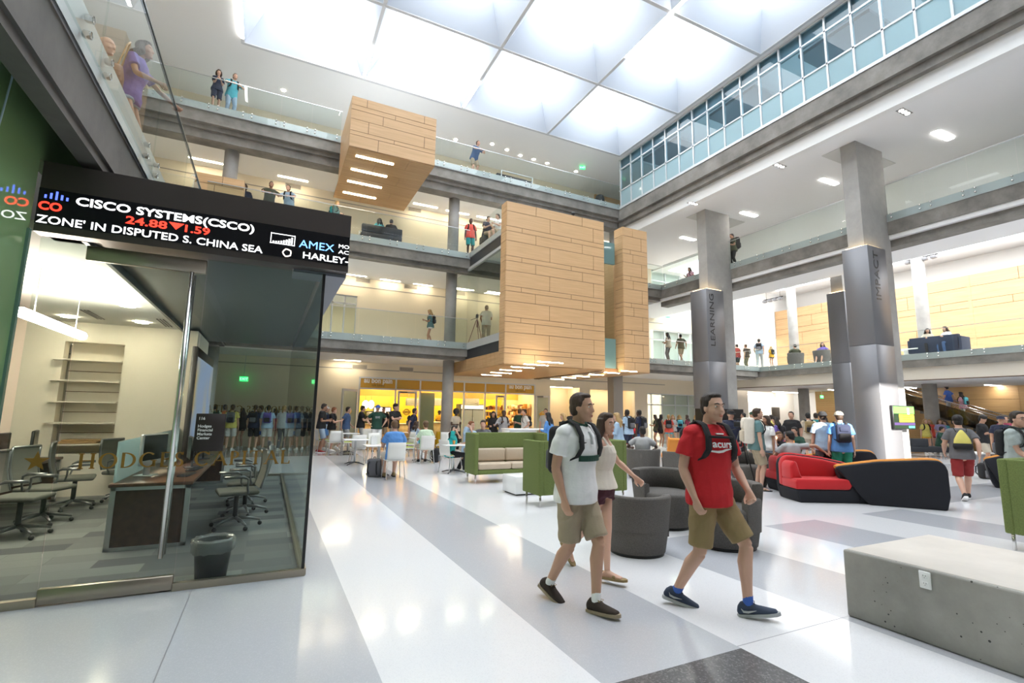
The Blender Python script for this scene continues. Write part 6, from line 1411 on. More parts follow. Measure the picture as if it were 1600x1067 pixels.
# ---------------------------------------------------------------- backpacks: things of their own, worn by people
def bag_meshes(J, style):
    p, sp, lx, fy = J['P'], J['sp'], J['lx'], J['fy']; o = p+sp*.30-fy*.165
    Mx = Matrix((lx, fy, sp)).transposed().to_4x4(); Mx.translation = o; r = {}
    if style == 'drawstring':
        mb = MB(); mb.smooth = True; mb.lathe([(0, -.2), (.13, -.2), (.155, -.15), (.13, .0), (.07, .12), (.02, .19), (0, .19)], n=20); mb.v = [(q[0], q[1]*.4+.02, q[2]) for q in mb.v]; r['pack'] = mb.xf(Mx).mesh('pack')
        mb = MB(); mb.smooth = True; mb.lathe([(0, -.208), (.137, -.208), (.163, -.15), (.154, -.085), (.14, -.085)], n=20); mb.v = [(q[0], q[1]*.41+.02, q[2]) for q in mb.v]; r['pocket'] = mb.xf(Mx).mesh('pocket')
    else:
        w, d, hh = (.145, .055, .20) if style != 'big' else (.18, .11, .28)
        mb = MB(); mb.rbox(-w, w, -d, d, -hh, hh, .06, 4); r['pack'] = mb.xf(Mx).mesh('pack')
        mb = MB(); mb.rbox(-w*.75, w*.75, -d-.045, -d+.02, -hh*.85, -.0, .03, 3); r['pocket'] = mb.xf(Mx).mesh('pocket')
        mb = MB(); mb.rbox(-w*.6, w*.6, -d-.02, -d+.02, .04, hh*.75, .02, 2); r['upper_pocket'] = mb.xf(Mx).mesh('upper_pocket')
        mb = MB(); mb.tube([(-.03, 0, hh-.01), (-.025, -.01, hh+.03), (.025, -.01, hh+.03), (.03, 0, hh-.01)], .007, 8); r['handle'] = mb.xf(Mx).mesh('handle')
    for k, s in (('r', 1), ('l', -1)):
        mb = MB(); x = .105*s; wd = .005 if style == 'drawstring' else .026; th = .004 if style == 'drawstring' else .006
        path = [(x*.8, .03, .15), (x*.95, .09, .225), (x, .165, .252), (x*1.03, .245, .225), (x*1.1, .302, .14), (x*1.18, .318, .04), (x*1.36, .285, -.03), (x*1.5, .2, -.08), (x*1.35, .1, -.13), (x*1.1, .04, -.15)]
        pts = [Mx @ Vector(q) for q in path]; N = len(pts); vs = []
        for i, q in enumerate(pts):
            t = (pts[min(i+1, N-1)]-pts[max(i-1, 0)]).normalized(); sd = lx; nn = t.cross(sd).normalized()
            vs += [q-sd*wd-nn*th, q+sd*wd-nn*th, q+sd*wd+nn*th, q-sd*wd+nn*th]
        mb.smooth = True; mb.add(vs, [[i*4+j, i*4+(j+1) % 4, (i+1)*4+(j+1) % 4, (i+1)*4+j] for i in range(N-1) for j in range(4)]+[[3, 2, 1, 0], [(N-1)*4+j for j in range(4)]]); r['strap_'+k] = mb.mesh('strap')
    for me in r.values(): me.materials.append(None)
    return r
BAGID = {}
def backpack(root, J, style, col, label):
    r = empty('backpack', root.location, root.rotation_euler.z, label, 'backpack'); r.scale = root.scale
    k = id(J); ms = arch('bag', (k, style), lambda: bag_meshes(J, style)); c1 = C(col); c2 = C({'black': 'grey', 'navy': 'black', 'cream': 'beige', 'grey': 'black', 'red': 'black', 'blue': 'navy', 'yellow': 'black'}.get(col, 'black'))
    for n, me in ms.items(): put('strap' if n.startswith('strap') else n, me, c1 if n == 'pack' else (C('black') if n.startswith('strap') and style != 'plain' else c2 if n == 'pocket' else c1), r)
    return r
def floor_bag(x, y, rz, col, label, z=0):
    r = empty('backpack', (x, y, z), rz, label, 'backpack'); w, d, hh = .17, .1, .22
    MB().rbox(-w, w, -d, d, 0, 2*hh, .07, 4).build('pack', C(col), r); MB().rbox(-w*.75, w*.75, -d-.05, -d+.02, .03, .24, .03, 3).build('pocket', C('grey' if col == 'black' else 'black'), r)
    for s in (-1, 1): MB().tube([(s*.09, d-.02, .38), (s*.1, d+.06, .32), (s*.11, d+.07, .16), (s*.1, d-.02, .06)], .016, 8).build('strap', C('black'), r)
    MB().tube([(-.03, 0, .43), (-.02, 0, .475), (.02, 0, .475), (.03, 0, .43)], .008, 8).build('handle', C('black'), r)
    return r
# ================================================================ WHO IS THERE
def Fp(px, py): return atz(px, py)
def Dp(px, dep): return atd(px, dep)
def loc2(root_xy, face, p, h):
    """world ground point -> person space"""
    d = Matrix.Rotation(-R(face), 3, 'Z') @ Vector((p[0]-root_xy[0], p[1]-root_xy[1], 0)); s = h/1.78
    return d.x/s, d.y/s
# --- the three walkers
HV = .0075
a, b = Fp(866, 936), Fp(944, 962); c = ((a.x+b.x)/2, (a.y+b.y)/2); fc = 206; h = 1.855
r_, l_ = loc2(c, fc, a, h), loc2(c, fc, b, h)
w1_ = dict(pelvis=V(0, -.02, .925), lean=V(.0, .03, 1), twist=-8, ar=V(r_[0], r_[1]-.05, .115), al=V(l_[0], l_[1]-.07, .085), fr=(8, -22), fl=(4, 6), kr=V(.1, 1, 0), kl=V(-.05, 1, 0),
           wr=V(.218, .0, .862), er=V(.25, -1, 0), wl=V(-.24, -.13, .90), el=V(-.4, -1, 0), head=(6, -2), curl=40, palmr=V(-1, .1, 0))
p_white = person((c[0], c[1], 0), fc, 'person walking in a white polo shirt with green collar and khaki shorts', 'hero_white', 'm', h, 'white', 'polo', 'khaki', 'shorts', 'ltan', 'brown', None, 'choc', 'khaki', face_on=True, sock='white', vox=HV, custom=w1_, bag='pack', bagcol='black', bagl='black backpack worn by the walking person in the white polo shirt')
# green collar, chest stripe, swoosh on the polo
J = SKEL[('hero_white', 'm')]
def on_chest(J, x, hgt, off=.0):
    """point on the front of the shirt: lateral x, height along the spine"""
    rx, ry = np.interp(hgt, [-.1, 0, .08, .17, .27, .36, .44, .49], [.15, .162, .152, .152, .168, .178, .172, .125])+np.interp(hgt, [0, .2, .3], [.05, .036, .028]), np.interp(hgt, [-.1, 0, .08, .17, .27, .36, .44, .49], [.11, .115, .108, .105, .115, .12, .105, .082])+np.interp(hgt, [0, .2, .3], [.05, .036, .028])
    t = max(-1, min(1, x/rx)); return J['P']+J['sp']*hgt+J['fy']*(.012*(.2 < hgt < .45)+ry*math.sqrt(1-t*t)+off)+J['lx']*x
def chest_patch(J, pts, mat, name, parent, off=.013):
    mb = MB(); n = len(pts); h_ = n//2; nz = 4; up = pts[h_:][::-1]
    for d in (off, off-.02):
        for i in range(h_):
            for k in range(nz+1): mb.v.append(tuple(on_chest(J, pts[i][0]+(up[i][0]-pts[i][0])*k/nz, pts[i][1]+(up[i][1]-pts[i][1])*k/nz, d)))
    m = nz+1; o_ = h_*m; F = [[i*m+k, (i+1)*m+k, (i+1)*m+k+1, i*m+k+1] for i in range(h_-1) for k in range(nz)]; F += [[o_+q for q in f[::-1]] for f in F]
    ring = [i*m for i in range(h_)]+[(h_-1)*m+k for k in range(1, m)]+[i*m+nz for i in range(h_-2, -1, -1)]+[k for k in range(nz-1, 0, -1)]
    F += [[ring[i], o_+ring[i], o_+ring[(i+1) % len(ring)], ring[(i+1) % len(ring)]] for i in range(len(ring))]
    mb.f = F; mb.m = [0]*len(F); mb.sm = [False]*len(F)
    me = mb.mesh(name); me.materials.append(mat); o = bpy.data.objects.new(name, me); COL.objects.link(o); o.parent = parent; return o
def band(x0, x1, z0, z1, n=8): return [(x0+(x1-x0)*k/n, z0) for k in range(n+1)]+[(x1+(x0-x1)*k/n, z1) for k in range(n+1)]
kg = C('green')
chest_patch(J, band(-.125, .125, .235, .28), kg, 'chest_stripe', p_white)
chest_patch(J, [(.125, .386), (.10, .377), (.075, .384), (.075, .388), (.10, .385), (.125, .391)], C('black'), 'emblem', p_white, .014)
chest_patch(J, band(-.006, .006, .37, .47, 3), C('lgrey'), 'placket', p_white, .012)
mb = MB(); nb = J['N']; mb.tube([nb+J['lx']*(.070*cos(t))+J['fy']*(.072*sin(t)+.004)+J['sp']*(.028-.03*max(0, sin(t))) for t in [pi*2*k/20+pi/2 for k in range(21)]], .017, 10); me = mb.mesh('collar'); me.materials.append(kg); put('collar', me, kg, p_white)
def laces(root, J, mat, swoosh=None):
    for sh, k in zip([c for c in root.children if c.name.split('.')[0] == 'shoe'], 'rl'):
        A = J['A'+k]; fx, fy, fz = foot_frame(J, k); P = lambda y, z, x=0: A+fy*y+fz*z+fx*x
        mb = MB()
        for i in range(4): mb.tube([P(.035+.022*i, -.006-.011*i, -.024), P(.04+.022*i, .004-.011*i, 0), P(.035+.022*i, -.006-.011*i, .024)], .0032, 6)
        for s_ in (-1, 1): mb.tube([P(.04, .004, 0), P(.035, .02, s_*.022), P(.05, .012, s_*.036), P(.045, .005, s_*.012)], .0028, 6)
        me = mb.mesh('laces'); me.materials.append(mat); put('laces', me, mat, sh)
        if swoosh:
            for s_ in (-1, 1):
                mb = MB(); pts = [(-.055, -.012), (-.045, -.04), (-.01, -.045), (.05, -.03), (-.01, -.032), (-.04, -.028)]; n = len(pts)
                mb.v = [tuple(P(y, z, s_*(.046 if y > -.03 else .041)+d)) for d in (-.006, .006) for y, z in pts]; mb.f = [list(range(n)), list(range(n, 2*n))[::-1]]+[[i, n+i, n+(i+1) % n, (i+1) % n] for i in range(n)]; mb.m = [0]*len(mb.f); mb.sm = [False]*len(mb.f)
                me = mb.mesh('shoe_emblem'); me.materials.append(swoosh); put('shoe_emblem', me, swoosh, sh)
laces(p_white, J, C('tan'))
# woman beside him
a, b = Fp(908, 884), Fp(958, 914); c = ((a.x+b.x)/2+.08, (a.y+b.y)/2); fc = 212; h = 1.68
r_, l_ = loc2(c, fc, a, h), loc2(c, fc, b, h)
w2_ = dict(pelvis=V(0, .0, .925), lean=V(0, .03, 1), twist=10, ar=V(r_[0]+.04, r_[1]-.12, .20), al=V(l_[0], l_[1]-.06, .085), fr=(5, -55), fl=(0, 2), wr=V(.22, -.12, .90), er=V(.4, -1, 0), wl=V(-.34, .26, 1.0), el=V(-.6, -.8, 0), head=(-18, -4), curl=45, kr=V(.08, 1, 0), kl=V(-.04, 1, 0))
person((c[0], c[1], 0), fc, 'person walking in a loose cream tank top and dark maroon shorts', 'hero_cream', 'f', h, 'cream', 'tank', 'burg', 'mini', 'fair', 'brown', 'long', 'tan', 'tan', face_on=True, vox=HV, custom=w2_, shoest='sandal')
# man in red
a, b = Fp(1062, 946), Fp(1180, 968); c = ((a.x+b.x)/2, (a.y+b.y)/2); fc = 190; h = 1.885
r_, l_ = loc2(c, fc, a, h), loc2(c, fc, b, h)
w3_ = dict(pelvis=V(0, -.02, .915), lean=V(-.02, .02, 1), twist=-18, hip=6, ar=V(r_[0], r_[1]-.03, .10), al=V(l_[0], l_[1]-.05, .09), fr=(-38, -14), fl=(-30, 12), kr=V(.2, 1, 0), kl=V(-.3, 1, 0),
           wr=V(.222, .0, .868), er=V(.25, -1, 0), wl=V(-.16, .22, .93), el=V(-.7, -.7, 0), head=(-18, 0), curl=62, palmr=V(-1, .1, 0), hdl=V(.1, .1, -.4))
p_red = person((c[0], c[1], 0), fc, 'person walking in a red printed T-shirt and tan shorts', 'hero_red', 'm', h, 'red', 'tee', 'tan', 'shorts', 'fair', 'dark', None, 'slate', 'lgrey', face_on=True, sock='blue', vox=HV, custom=w3_, bag='pack', bagcol='black', bagl='black backpack worn by the walking person in red')
J = SKEL[('hero_red', 'm')]
wm = C('white'); laces(p_red, J, C('navy'), C('lgrey'))
def chest_word(J, s_, x0, x1, z, hgt, mat, parent, name='lettering', italic=0):
    cu = bpy.data.curves.new(name, 'FONT'); cu.body = s_; cu.size = hgt*1.4; cu.extrude = .001; cu.offset = .0015; cu.shear = italic
    t = bpy.data.objects.new(name, cu); COL.objects.link(t); me = bpy.data.meshes.new_from_object(t.evaluated_get(bpy.context.evaluated_depsgraph_get())); bpy.data.objects.remove(t)
    v = np.zeros(len(me.vertices)*3); me.vertices.foreach_get('co', v); v = v.reshape(-1, 3); w = v[:, 0].max()
    for i, q in enumerate(v):
        x = x0+(x1-x0)*q[0]/w; p = on_chest(J, -x, z+q[1], .011+q[2]); v[i] = p
    me.vertices.foreach_set('co', v.ravel()); me.update(); me.materials.clear(); me.materials.append(mat); o = bpy.data.objects.new(name, me); COL.objects.link(o); o.parent = parent; return o
chest_word(J, 'CUFFS', -.115, .115, .275, .06, wm, p_red) if False else chest_word(J, 'acurs', -.09, .09, .355, .058, wm, p_red)
chest_patch(J, [(.125, .335), (.09, .317), (.04, .311), (0, .317), (-.03, .33), (-.12, .35), (-.03, .342), (0, .332), (.04, .328), (.09, .33)], wm, 'underline_swoosh', p_red, .012)
chest_patch(J, band(-.035, .035, .455, .464, 4), wm, 'small_print', p_red, .012)
mb = MB(); q0 = [on_chest(J, -.12+.24*k/8, .435, .012) for k in range(9)]; me = mb.tube(q0, .011, 8).mesh('sternum_strap'); me.materials.append(C('black')); put('sternum_strap', me, C('black'), p_red)
# --- people around the furniture
P_ = person; MV = .010
P_(Fp(1186, 766), 232, 'person in a teal T-shirt and khaki shorts holding hands with a woman in white', 'stand', 'm', 1.84, 'teal', 'tee', 'khaki', 'shorts', 'fair', 'brown', None, 'tan', 'black', bag='big', bagcol='cream', bagl='large cream backpack on the person in teal', face_on=True, shoest='sandal', vox=MV)
P_(Fp(1206, 757), 66, 'person with long brown hair in a white T-shirt and denim shorts', 'stand', 'f', 1.68, 'white', 'tee', 'ldenim', 'mini', 'tan', 'brown', None, 'white', vox=MV)
P_(Fp(1511, 781), -56, 'person seen from behind in a grey T-shirt and dark red shorts', 'walk', 'm', 1.76, 'grey', 'tee', 'brick', 'knee', 'fair', 'black', 'curly', 'black', 'white', bag='drawstring', bagcol='yellow', bagl='yellow drawstring bag on the back of the person in dark red shorts', vox=MV, fat=1.12)
g_ = P_(Dp(1582, 7.6), 176, 'person in a pale grey polo and glasses behind the right green loveseat', 'hero_polo', 'm', 1.80, 'sage', 'polo', 'khaki', 'shorts', 'fair', 'dark', None, 'black', face_on=True, bag='pack', bagcol='black', bagl='black backpack on the person with glasses', custom=dict(wr=V(.08, .28, 1.0), wl=V(-.25, .1, .9), head=(-22, -2)), vox=MV)
J = SKEL[('hero_polo', 'm')]; q = J['hm']; mb = MB()
for s in (-1, 1): mb.tube([J['hc']+q @ V(s*.032+.023*cos(t), .096, .012+.017*sin(t)) for t in [2*pi*k/14 for k in range(14)]], .0022, 6, closed=True); mb.tube([J['hc']+q @ V(s*.055, .092, .016), J['hc']+q @ V(s*.078, .0, .016)], .002, 6)
me = mb.tube([J['hc']+q @ V(-.01, .1, .016), J['hc']+q @ V(.01, .1, .016)], .002, 6).mesh('glasses'); me.materials.append(black); put('glasses', me, black, g_)
mb = MB(); nb = J['N']; mb.tube([nb+J['lx']*(.070*cos(t))+J['fy']*(.072*sin(t)+.004)+J['sp']*(.028-.03*max(0, sin(t))) for t in [pi*2*k/20+pi/2 for k in range(21)]], .017, 10); me = mb.mesh('collar'); me.materials.append(kg); put('collar', me, kg, g_)
P_(Dp(1285, 11.6), -50, 'person in a pale blue T-shirt and backwards black cap, seen from behind', 'stand', 'm', 1.80, 'lblue', 'tee', 'grey', 'shorts', 'fair', 'brown', None, 'black', cap='black', capback=True, vox=MV)
P_(Dp(1311, 11.2), -42, 'person in a blue T-shirt, green shorts and beige cap', 'stand', 'm', 1.80, 'sky', 'tee', 'kelly', 'shorts', 'fair', 'brown', None, 'white', cap='beige', bag='pack', bagcol='navy', bagl='navy backpack on the person in green shorts', vox=MV)
P_(Dp(1141, 12.4), 136, 'person in a navy shirt and black cap operating a camera tripod', 'hold', 'm', 1.82, 'navy', 'tee', 'lgrey', 'trousers', 'fair', 'brown', None, 'black', cap='black', face_on=True, vox=MV)
tb = tub_xy = V(8.95, 10.75, 0)
tq = atd(1003, 12.92); P_((tq.x, tq.y, 0), 318, 'person in a pale grey T-shirt lounging in a grey tub chair', 'lounge', 'm', 1.80, 'lgrey', 'tee', 'beige', 'shorts', 'dark', 'black', None, 'white')
P_((12.08, 8.72, 0), 130, 'person in a black top and white sleeves sitting in the orange lounge chair', 'sitface', 'f', 1.68, 'black', 'tee', 'sky', 'shorts', 'tan', 'lbrown', 'bob', 'white', face_on=True)
P_((10.55, 7.35, 0), -26, 'person in a grey T-shirt on the red-rimmed sofa with an arm laid along its back', 'armout', 'm', 1.8, 'lgrey', 'tee', 'navy', 'shorts', 'mid', 'black', None, 'black', custom=dict(pelvis=V(0, -.02, .50), ar=V(.12, .45, .08), al=V(-.12, .4, .08), wr=V(.66, -.12, .86), er=V(.3, -.6, .6), wl=V(-.2, .3, .75), lean=V(0, -.05, 1), head=(20, -8)))
P_((12.35, 7.35, 0), -30, 'person with long dark hair and a white top on the far amber-rimmed sofa', 'sit', 'f', 1.68, 'white', 'tee', 'navy', 'trousers', 'mid', 'black')
# --- cafe tables
def seat(px, py): return Fp(px, py)
P_(seat(614, 748), 2, 'person in a royal blue shirt sitting with back to the camera at a cafe table', 'sit', 'm', 1.86, 'sky', 'tee', 'cream', 'shorts', 'fair', 'lbrown', None, 'tan', 'black', vox=MV, fat=1.08)
P_(seat(664, 724), 0, 'person in a mint T-shirt sitting with back to the camera at a cafe table', 'sit', 'm', 1.74, 'mint', 'tee', 'beige', 'shorts', 'fair', 'lbrown', 'curly', 'black')
P_(seat(646, 712), -60, 'person with long hair leaning over the table next to the mint T-shirt', 'sit', 'f', 1.68, 'ldenim', 'tee', 'teal2', 'shorts', 'fair', 'brown')
P_(seat(703, 738), 246, 'person in a teal top and black trousers eating at a cafe table', 'sitface', 'f', 1.68, 'tealtop', 'tee', 'black', 'trousers', 'fair', 'dark', None, 'lgrey', face_on=True, vox=MV)
P_(Dp(734, 14.3), 196, 'person with red hair and pale blue shirt seated behind the green loveseat', 'sitface', 'm', 1.82, 'lblue', 'tee', 'khaki', 'shorts', 'fair', 'red', None, face_on=True)
P_(Dp(756, 14.8), 150, 'person in a dark grey T-shirt seated next to the red-haired one', 'sit', 'm', 1.86, 'grey', 'tee', 'khaki', 'shorts', 'fair', 'dark')
# --- standing before the cafe
p_cap = P_(Dp(590, 19.3), 176, 'person in a dark green lettered T-shirt, white shorts and blue cap', 'akimbo', 'm', 1.86, 'green', 'tee', 'white', 'knee', 'fair', 'brown', None, 'black', cap='blue', face_on=True, fat=1.08)
P_(Dp(565, 20.6), 262, 'person in a black polo holding a microphone at the left cafe entrance', 'hold', 'm', 1.84, 'black', 'polo', 'lgrey', 'trousers', 'fair', 'brown')
P_(Dp(617, 19.8), 196, 'person in a black polo with folded arms before the cafe', 'crossed', 'm', 1.92, 'black', 'polo', 'khaki', 'trousers', 'fair', 'black', 'curly', face_on=True)
P_(Dp(600, 22.6), 160, 'person half hidden behind the blue cap at the cafe entrance', 'stand', 'm', 1.8, 'black', 'tee', 'khaki', 'shorts', 'mid', 'brown')
P_(Dp(646, 19.4), 256, 'person in a navy T-shirt with backpack walking past the sage panel', 'walk', 'm', 1.78, 'navy', 'tee', 'khaki', 'shorts', 'mid', 'black', None, bag='pack', bagcol='black', bagl='black backpack on the person passing the sage green panel')
P_(Dp(713, 20.2), 190, 'person with a big curly afro behind the eating woman in teal', 'stand2', 'f', 1.74, 'beige', 'tee', 'black', 'trousers', 'dark', 'black', 'afro')
q = aty(686, 650, 27.4); P_((q.x, 27.4, 0), 200, 'person in an orange apron serving behind the cafe counter', 'stand2', 'm', 1.72, 'gold', 'tee', 'black', 'trousers', 'dark', 'black', None, cap='black')
P_(Dp(772, 19.6), 150, 'person with long black hair and black top before the cafe fridge', 'stand2', 'f', 1.7, 'black', 'long', 'sky', 'trousers', 'mid', 'black')
P_(Dp(786, 19.0), 184, 'person in a grey checked shirt holding backpack straps by the cafe door', 'straps', 'm', 1.74, 'plaid', 'long', 'khaki', 'trousers', 'dark', 'black', None, bag='pack', bagcol='black', bagl='black backpack on the person in the checked shirt')
P_(Dp(811, 20.5), 300, 'person in a dark green shirt at the right cafe entrance', 'stand', 'm', 1.82, 'green', 'tee', 'khaki', 'shorts', 'fair', 'lbrown')
P_(Dp(821, 19.8), 76, 'person in a white T-shirt with black backpack at the right cafe entrance', 'hold', 'm', 1.8, 'white', 'tee', 'khaki', 'shorts', 'fair', 'brown', None, bag='pack', bagcol='black', bagl='black backpack on the white T-shirt at the right cafe entrance')
P_(Dp(858, 15.2), 24, 'person with long black hair in a denim jacket behind the high counter', 'stand2', 'f', 1.68, 'sky', 'long', 'denim', 'trousers', 'mid', 'black')
P_(Dp(853, 20.5), 140, 'person in a pale shirt beyond the denim jacket', 'stand', 'm', 1.84, 'lgrey', 'tee', 'khaki', 'shorts', 'fair', 'black', None)
P_(Dp(882, 16.5), 60, 'person with blond hair and black top left of the white polo shirt', 'stand2', 'f', 1.66, 'black', 'tee', 'navy', 'shorts', 'fair', 'blond')
P_(Dp(894, 19.5), 120, 'person with short reddish hair and black shirt before the first alcove', 'stand', 'm', 1.82, 'black', 'tee', 'khaki', 'shorts', 'fair', 'red')
chest_word(SKEL[('akimbo', 'm')], 'BEARS', -.085, .085, .30, .075, C('lgrey'), p_cap)
# --- queue beside the booth
P_(Fp(499, 707), 262, 'person in a black T-shirt and grey shorts standing at the booth corner', 'stand2', 'm', 1.88, 'black', 'tee', 'ldenim', 'knee', 'tan', 'dark', None, 'brick')
P_(Dp(509, 20.3), 250, 'person in a white cap with a black backpack near the booth corner', 'stand', 'm', 1.78, 'lblue', 'tee', 'sky', 'shorts', 'fair', 'brown', None, cap='white', bag='pack', bagcol='black', bagl='black backpack on the person in a white cap')
P_(Dp(520, 19.4), 256, 'person with reddish hair and black T-shirt reaching forward in the queue', 'hold', 'm', 1.74, 'black', 'tee', 'khaki', 'shorts', 'fair', 'red', None, bag='pack', bagcol='navy', bagl='dark backpack on the reddish-haired person in the queue')
P_(Dp(542, 20.0), 256, 'person in a slate blue T-shirt walking along the queue to the cafe door', 'walk', 'm', 1.80, 'denim', 'tee', 'lgrey', 'shorts', 'fair', 'dark')
# --- crowd seen through the booth glass
for px, py, fc, lab, pose, sex, top, bot, hr, bg, bc in [
    (357, 704, -10, 'person in a yellow T-shirt and white shorts seen through the booth glass', 'stand', 'm', 'yellow', 'white', 'brown', 'pack', 'grey'),
    (346, 700, 20, 'person in an orange and lime vest beside the yellow T-shirt behind the booth glass', 'stand', 'm', 'orange', 'navy', 'dark', None, None),
    (374, 701, 40, 'person in dark clothes between the yellow and navy shirts behind the booth glass', 'stand2', 'f', 'black', 'black', 'dark', None, None),
    (393, 704, -15, 'person in a navy T-shirt with a black and white backpack behind the booth glass', 'stand', 'm', 'navy', 'black', 'brown', 'pack', 'black'),
    (404, 700, 60, 'person in dark blue turned sideways behind the booth glass', 'stand2', 'm', 'denim', 'blue', 'brown', None, None),
    (414, 704, -8, 'person in a pale blue T-shirt with a purple backpack behind the booth glass', 'stand', 'm', 'lblue', 'white', 'black', 'pack', 'purple'),
    (426, 700, 30, 'person in a maroon patterned top behind the booth glass', 'stand2', 'f', 'maroon', 'maroon', 'brown', None, None),
    (438, 704, -30, 'person in a light grey T-shirt and dark trousers behind the booth glass', 'stand', 'm', 'lgrey', 'grey', 'blond', None, None),
    (459, 704, 0, 'person in a slate shirt with a blue backpack nearest the booth side wall', 'stand', 'm', 'ldenim', 'white', 'brown', 'pack', 'blue'),
    (476, 702, 20, 'person in dark clothes at the booth glass corner', 'stand2', 'm', 'navy', 'black', 'brown', 'pack', 'black'),
    (330, 702, 10, 'person in green behind the poster display in the booth', 'stand', 'm', 'mint', 'khaki', 'dark', 'pack', 'green')]:
    P_(Fp(px, py), fc, lab, pose, sex, 1.78 if sex == 'm' else 1.66, top, 'tee', bot, 'trousers' if px == 438 else 'shorts' if sex == 'm' else 'mini', 'fair', hr, None, bag=bg, bagcol=bc or 'black', bagl='%s backpack behind the booth glass over %s' % (bc, lab.replace('person in ', '').split(' with')[0].split(' behind')[0].split(' and')[0].split(' seen')[0]) if bg else None)
# --- groups before the lobby doors
P_(Dp(966, 13.8), 40, 'person with blond hair and pale denim jacket behind the cream tank top', 'stand2', 'f', 1.7, 'lblue', 'long', 'denim', 'trousers', 'fair', 'blond')
P_(Dp(981, 18.6), 4, 'person in a pale blue shirt with black backpack before the second alcove', 'stand', 'm', 1.84, 'lblue', 'tee', 'navy', 'shorts', 'dark', 'black', None, bag='pack', bagcol='black', bagl='black backpack on the pale blue shirt before the alcove')
P_(Dp(1000, 19.2), 20, 'person in navy with black backpack next to the pillar by the alcove', 'stand', 'm', 1.84, 'navy', 'tee', 'denim', 'shorts', 'dark', 'black', None, bag='pack', bagcol='black', bagl='black backpack on the person in navy by the alcove')
bq = atz(978, 711)
P_((bq.x+.35, bq.y, 0), 330, 'person in a green T-shirt with a red backpack seated on the white box', 'sit', 'm', 1.8, 'bright', 'tee', 'white', 'shorts', 'fair', 'brown', None, bag='pack', bagcol='red', bagl='red backpack on the seated person in green')
P_((bq.x-.15, bq.y+.1, 0), 340, 'person in a white T-shirt and maroon shorts seated on the white box', 'sit', 'f', 1.68, 'white', 'tee', 'maroon', 'shorts', 'dark', 'black', 'tail')
for px, py, fc, lab, top, tst, bot, hr, hst, bg, bc, sk in [
    (1026, 698, 70, 'dark-haired person with a green backpack in the group before the lobby doors', 'olive', 'tee', 'navy', 'dark', None, 'pack', 'green', 'tan'),
    (1033, 701, 300, 'person in a black sleeveless top and black shorts before the lobby doors', 'black', 'tank', 'black', 'black', None, None, None, 'tan'),
    (1046, 702, 0, 'person in a coral T-shirt and aqua shorts with a black backpack', 'coral', 'tee', 'aqua', 'blond', 'tail', 'pack', 'black', 'fair'),
    (1053, 698, 180, 'person with long blond hair in a grey T-shirt facing the group', 'lgrey', 'tee', 'black', 'blond', None, None, None, 'fair'),
    (1063, 697, 10, 'blond person with an aqua backpack in the group before the lobby doors', 'navy', 'tee', 'navy', 'blond', None, 'pack', 'aqua', 'fair'),
    (1076, 696, 60, 'person in a maroon top at the pillar side of the lobby group', 'maroon', 'tee', 'maroon', 'brown', None, None, None, 'fair'),
    (1089, 696, 40, 'blond person with a black backpack half behind the red T-shirt', 'black', 'tee', 'navy', 'blond', None, 'pack', 'black', 'fair')]:
    P_(Fp(px, py), fc-(26+math.degrees(math.atan((px-800)/771))), lab, 'stand2' if px in (1026, 1053) else 'stand', 'f', 1.68, top, tst, bot, 'mini', sk, hr, hst, bag=bg, bagcol=bc or 'black', bagl={1026: 'green backpack in the lobby group', 1046: 'black backpack on the coral T-shirt', 1063: 'aqua backpack in the lobby group', 1089: 'black backpack nearest the red T-shirt in the lobby group'}.get(px))
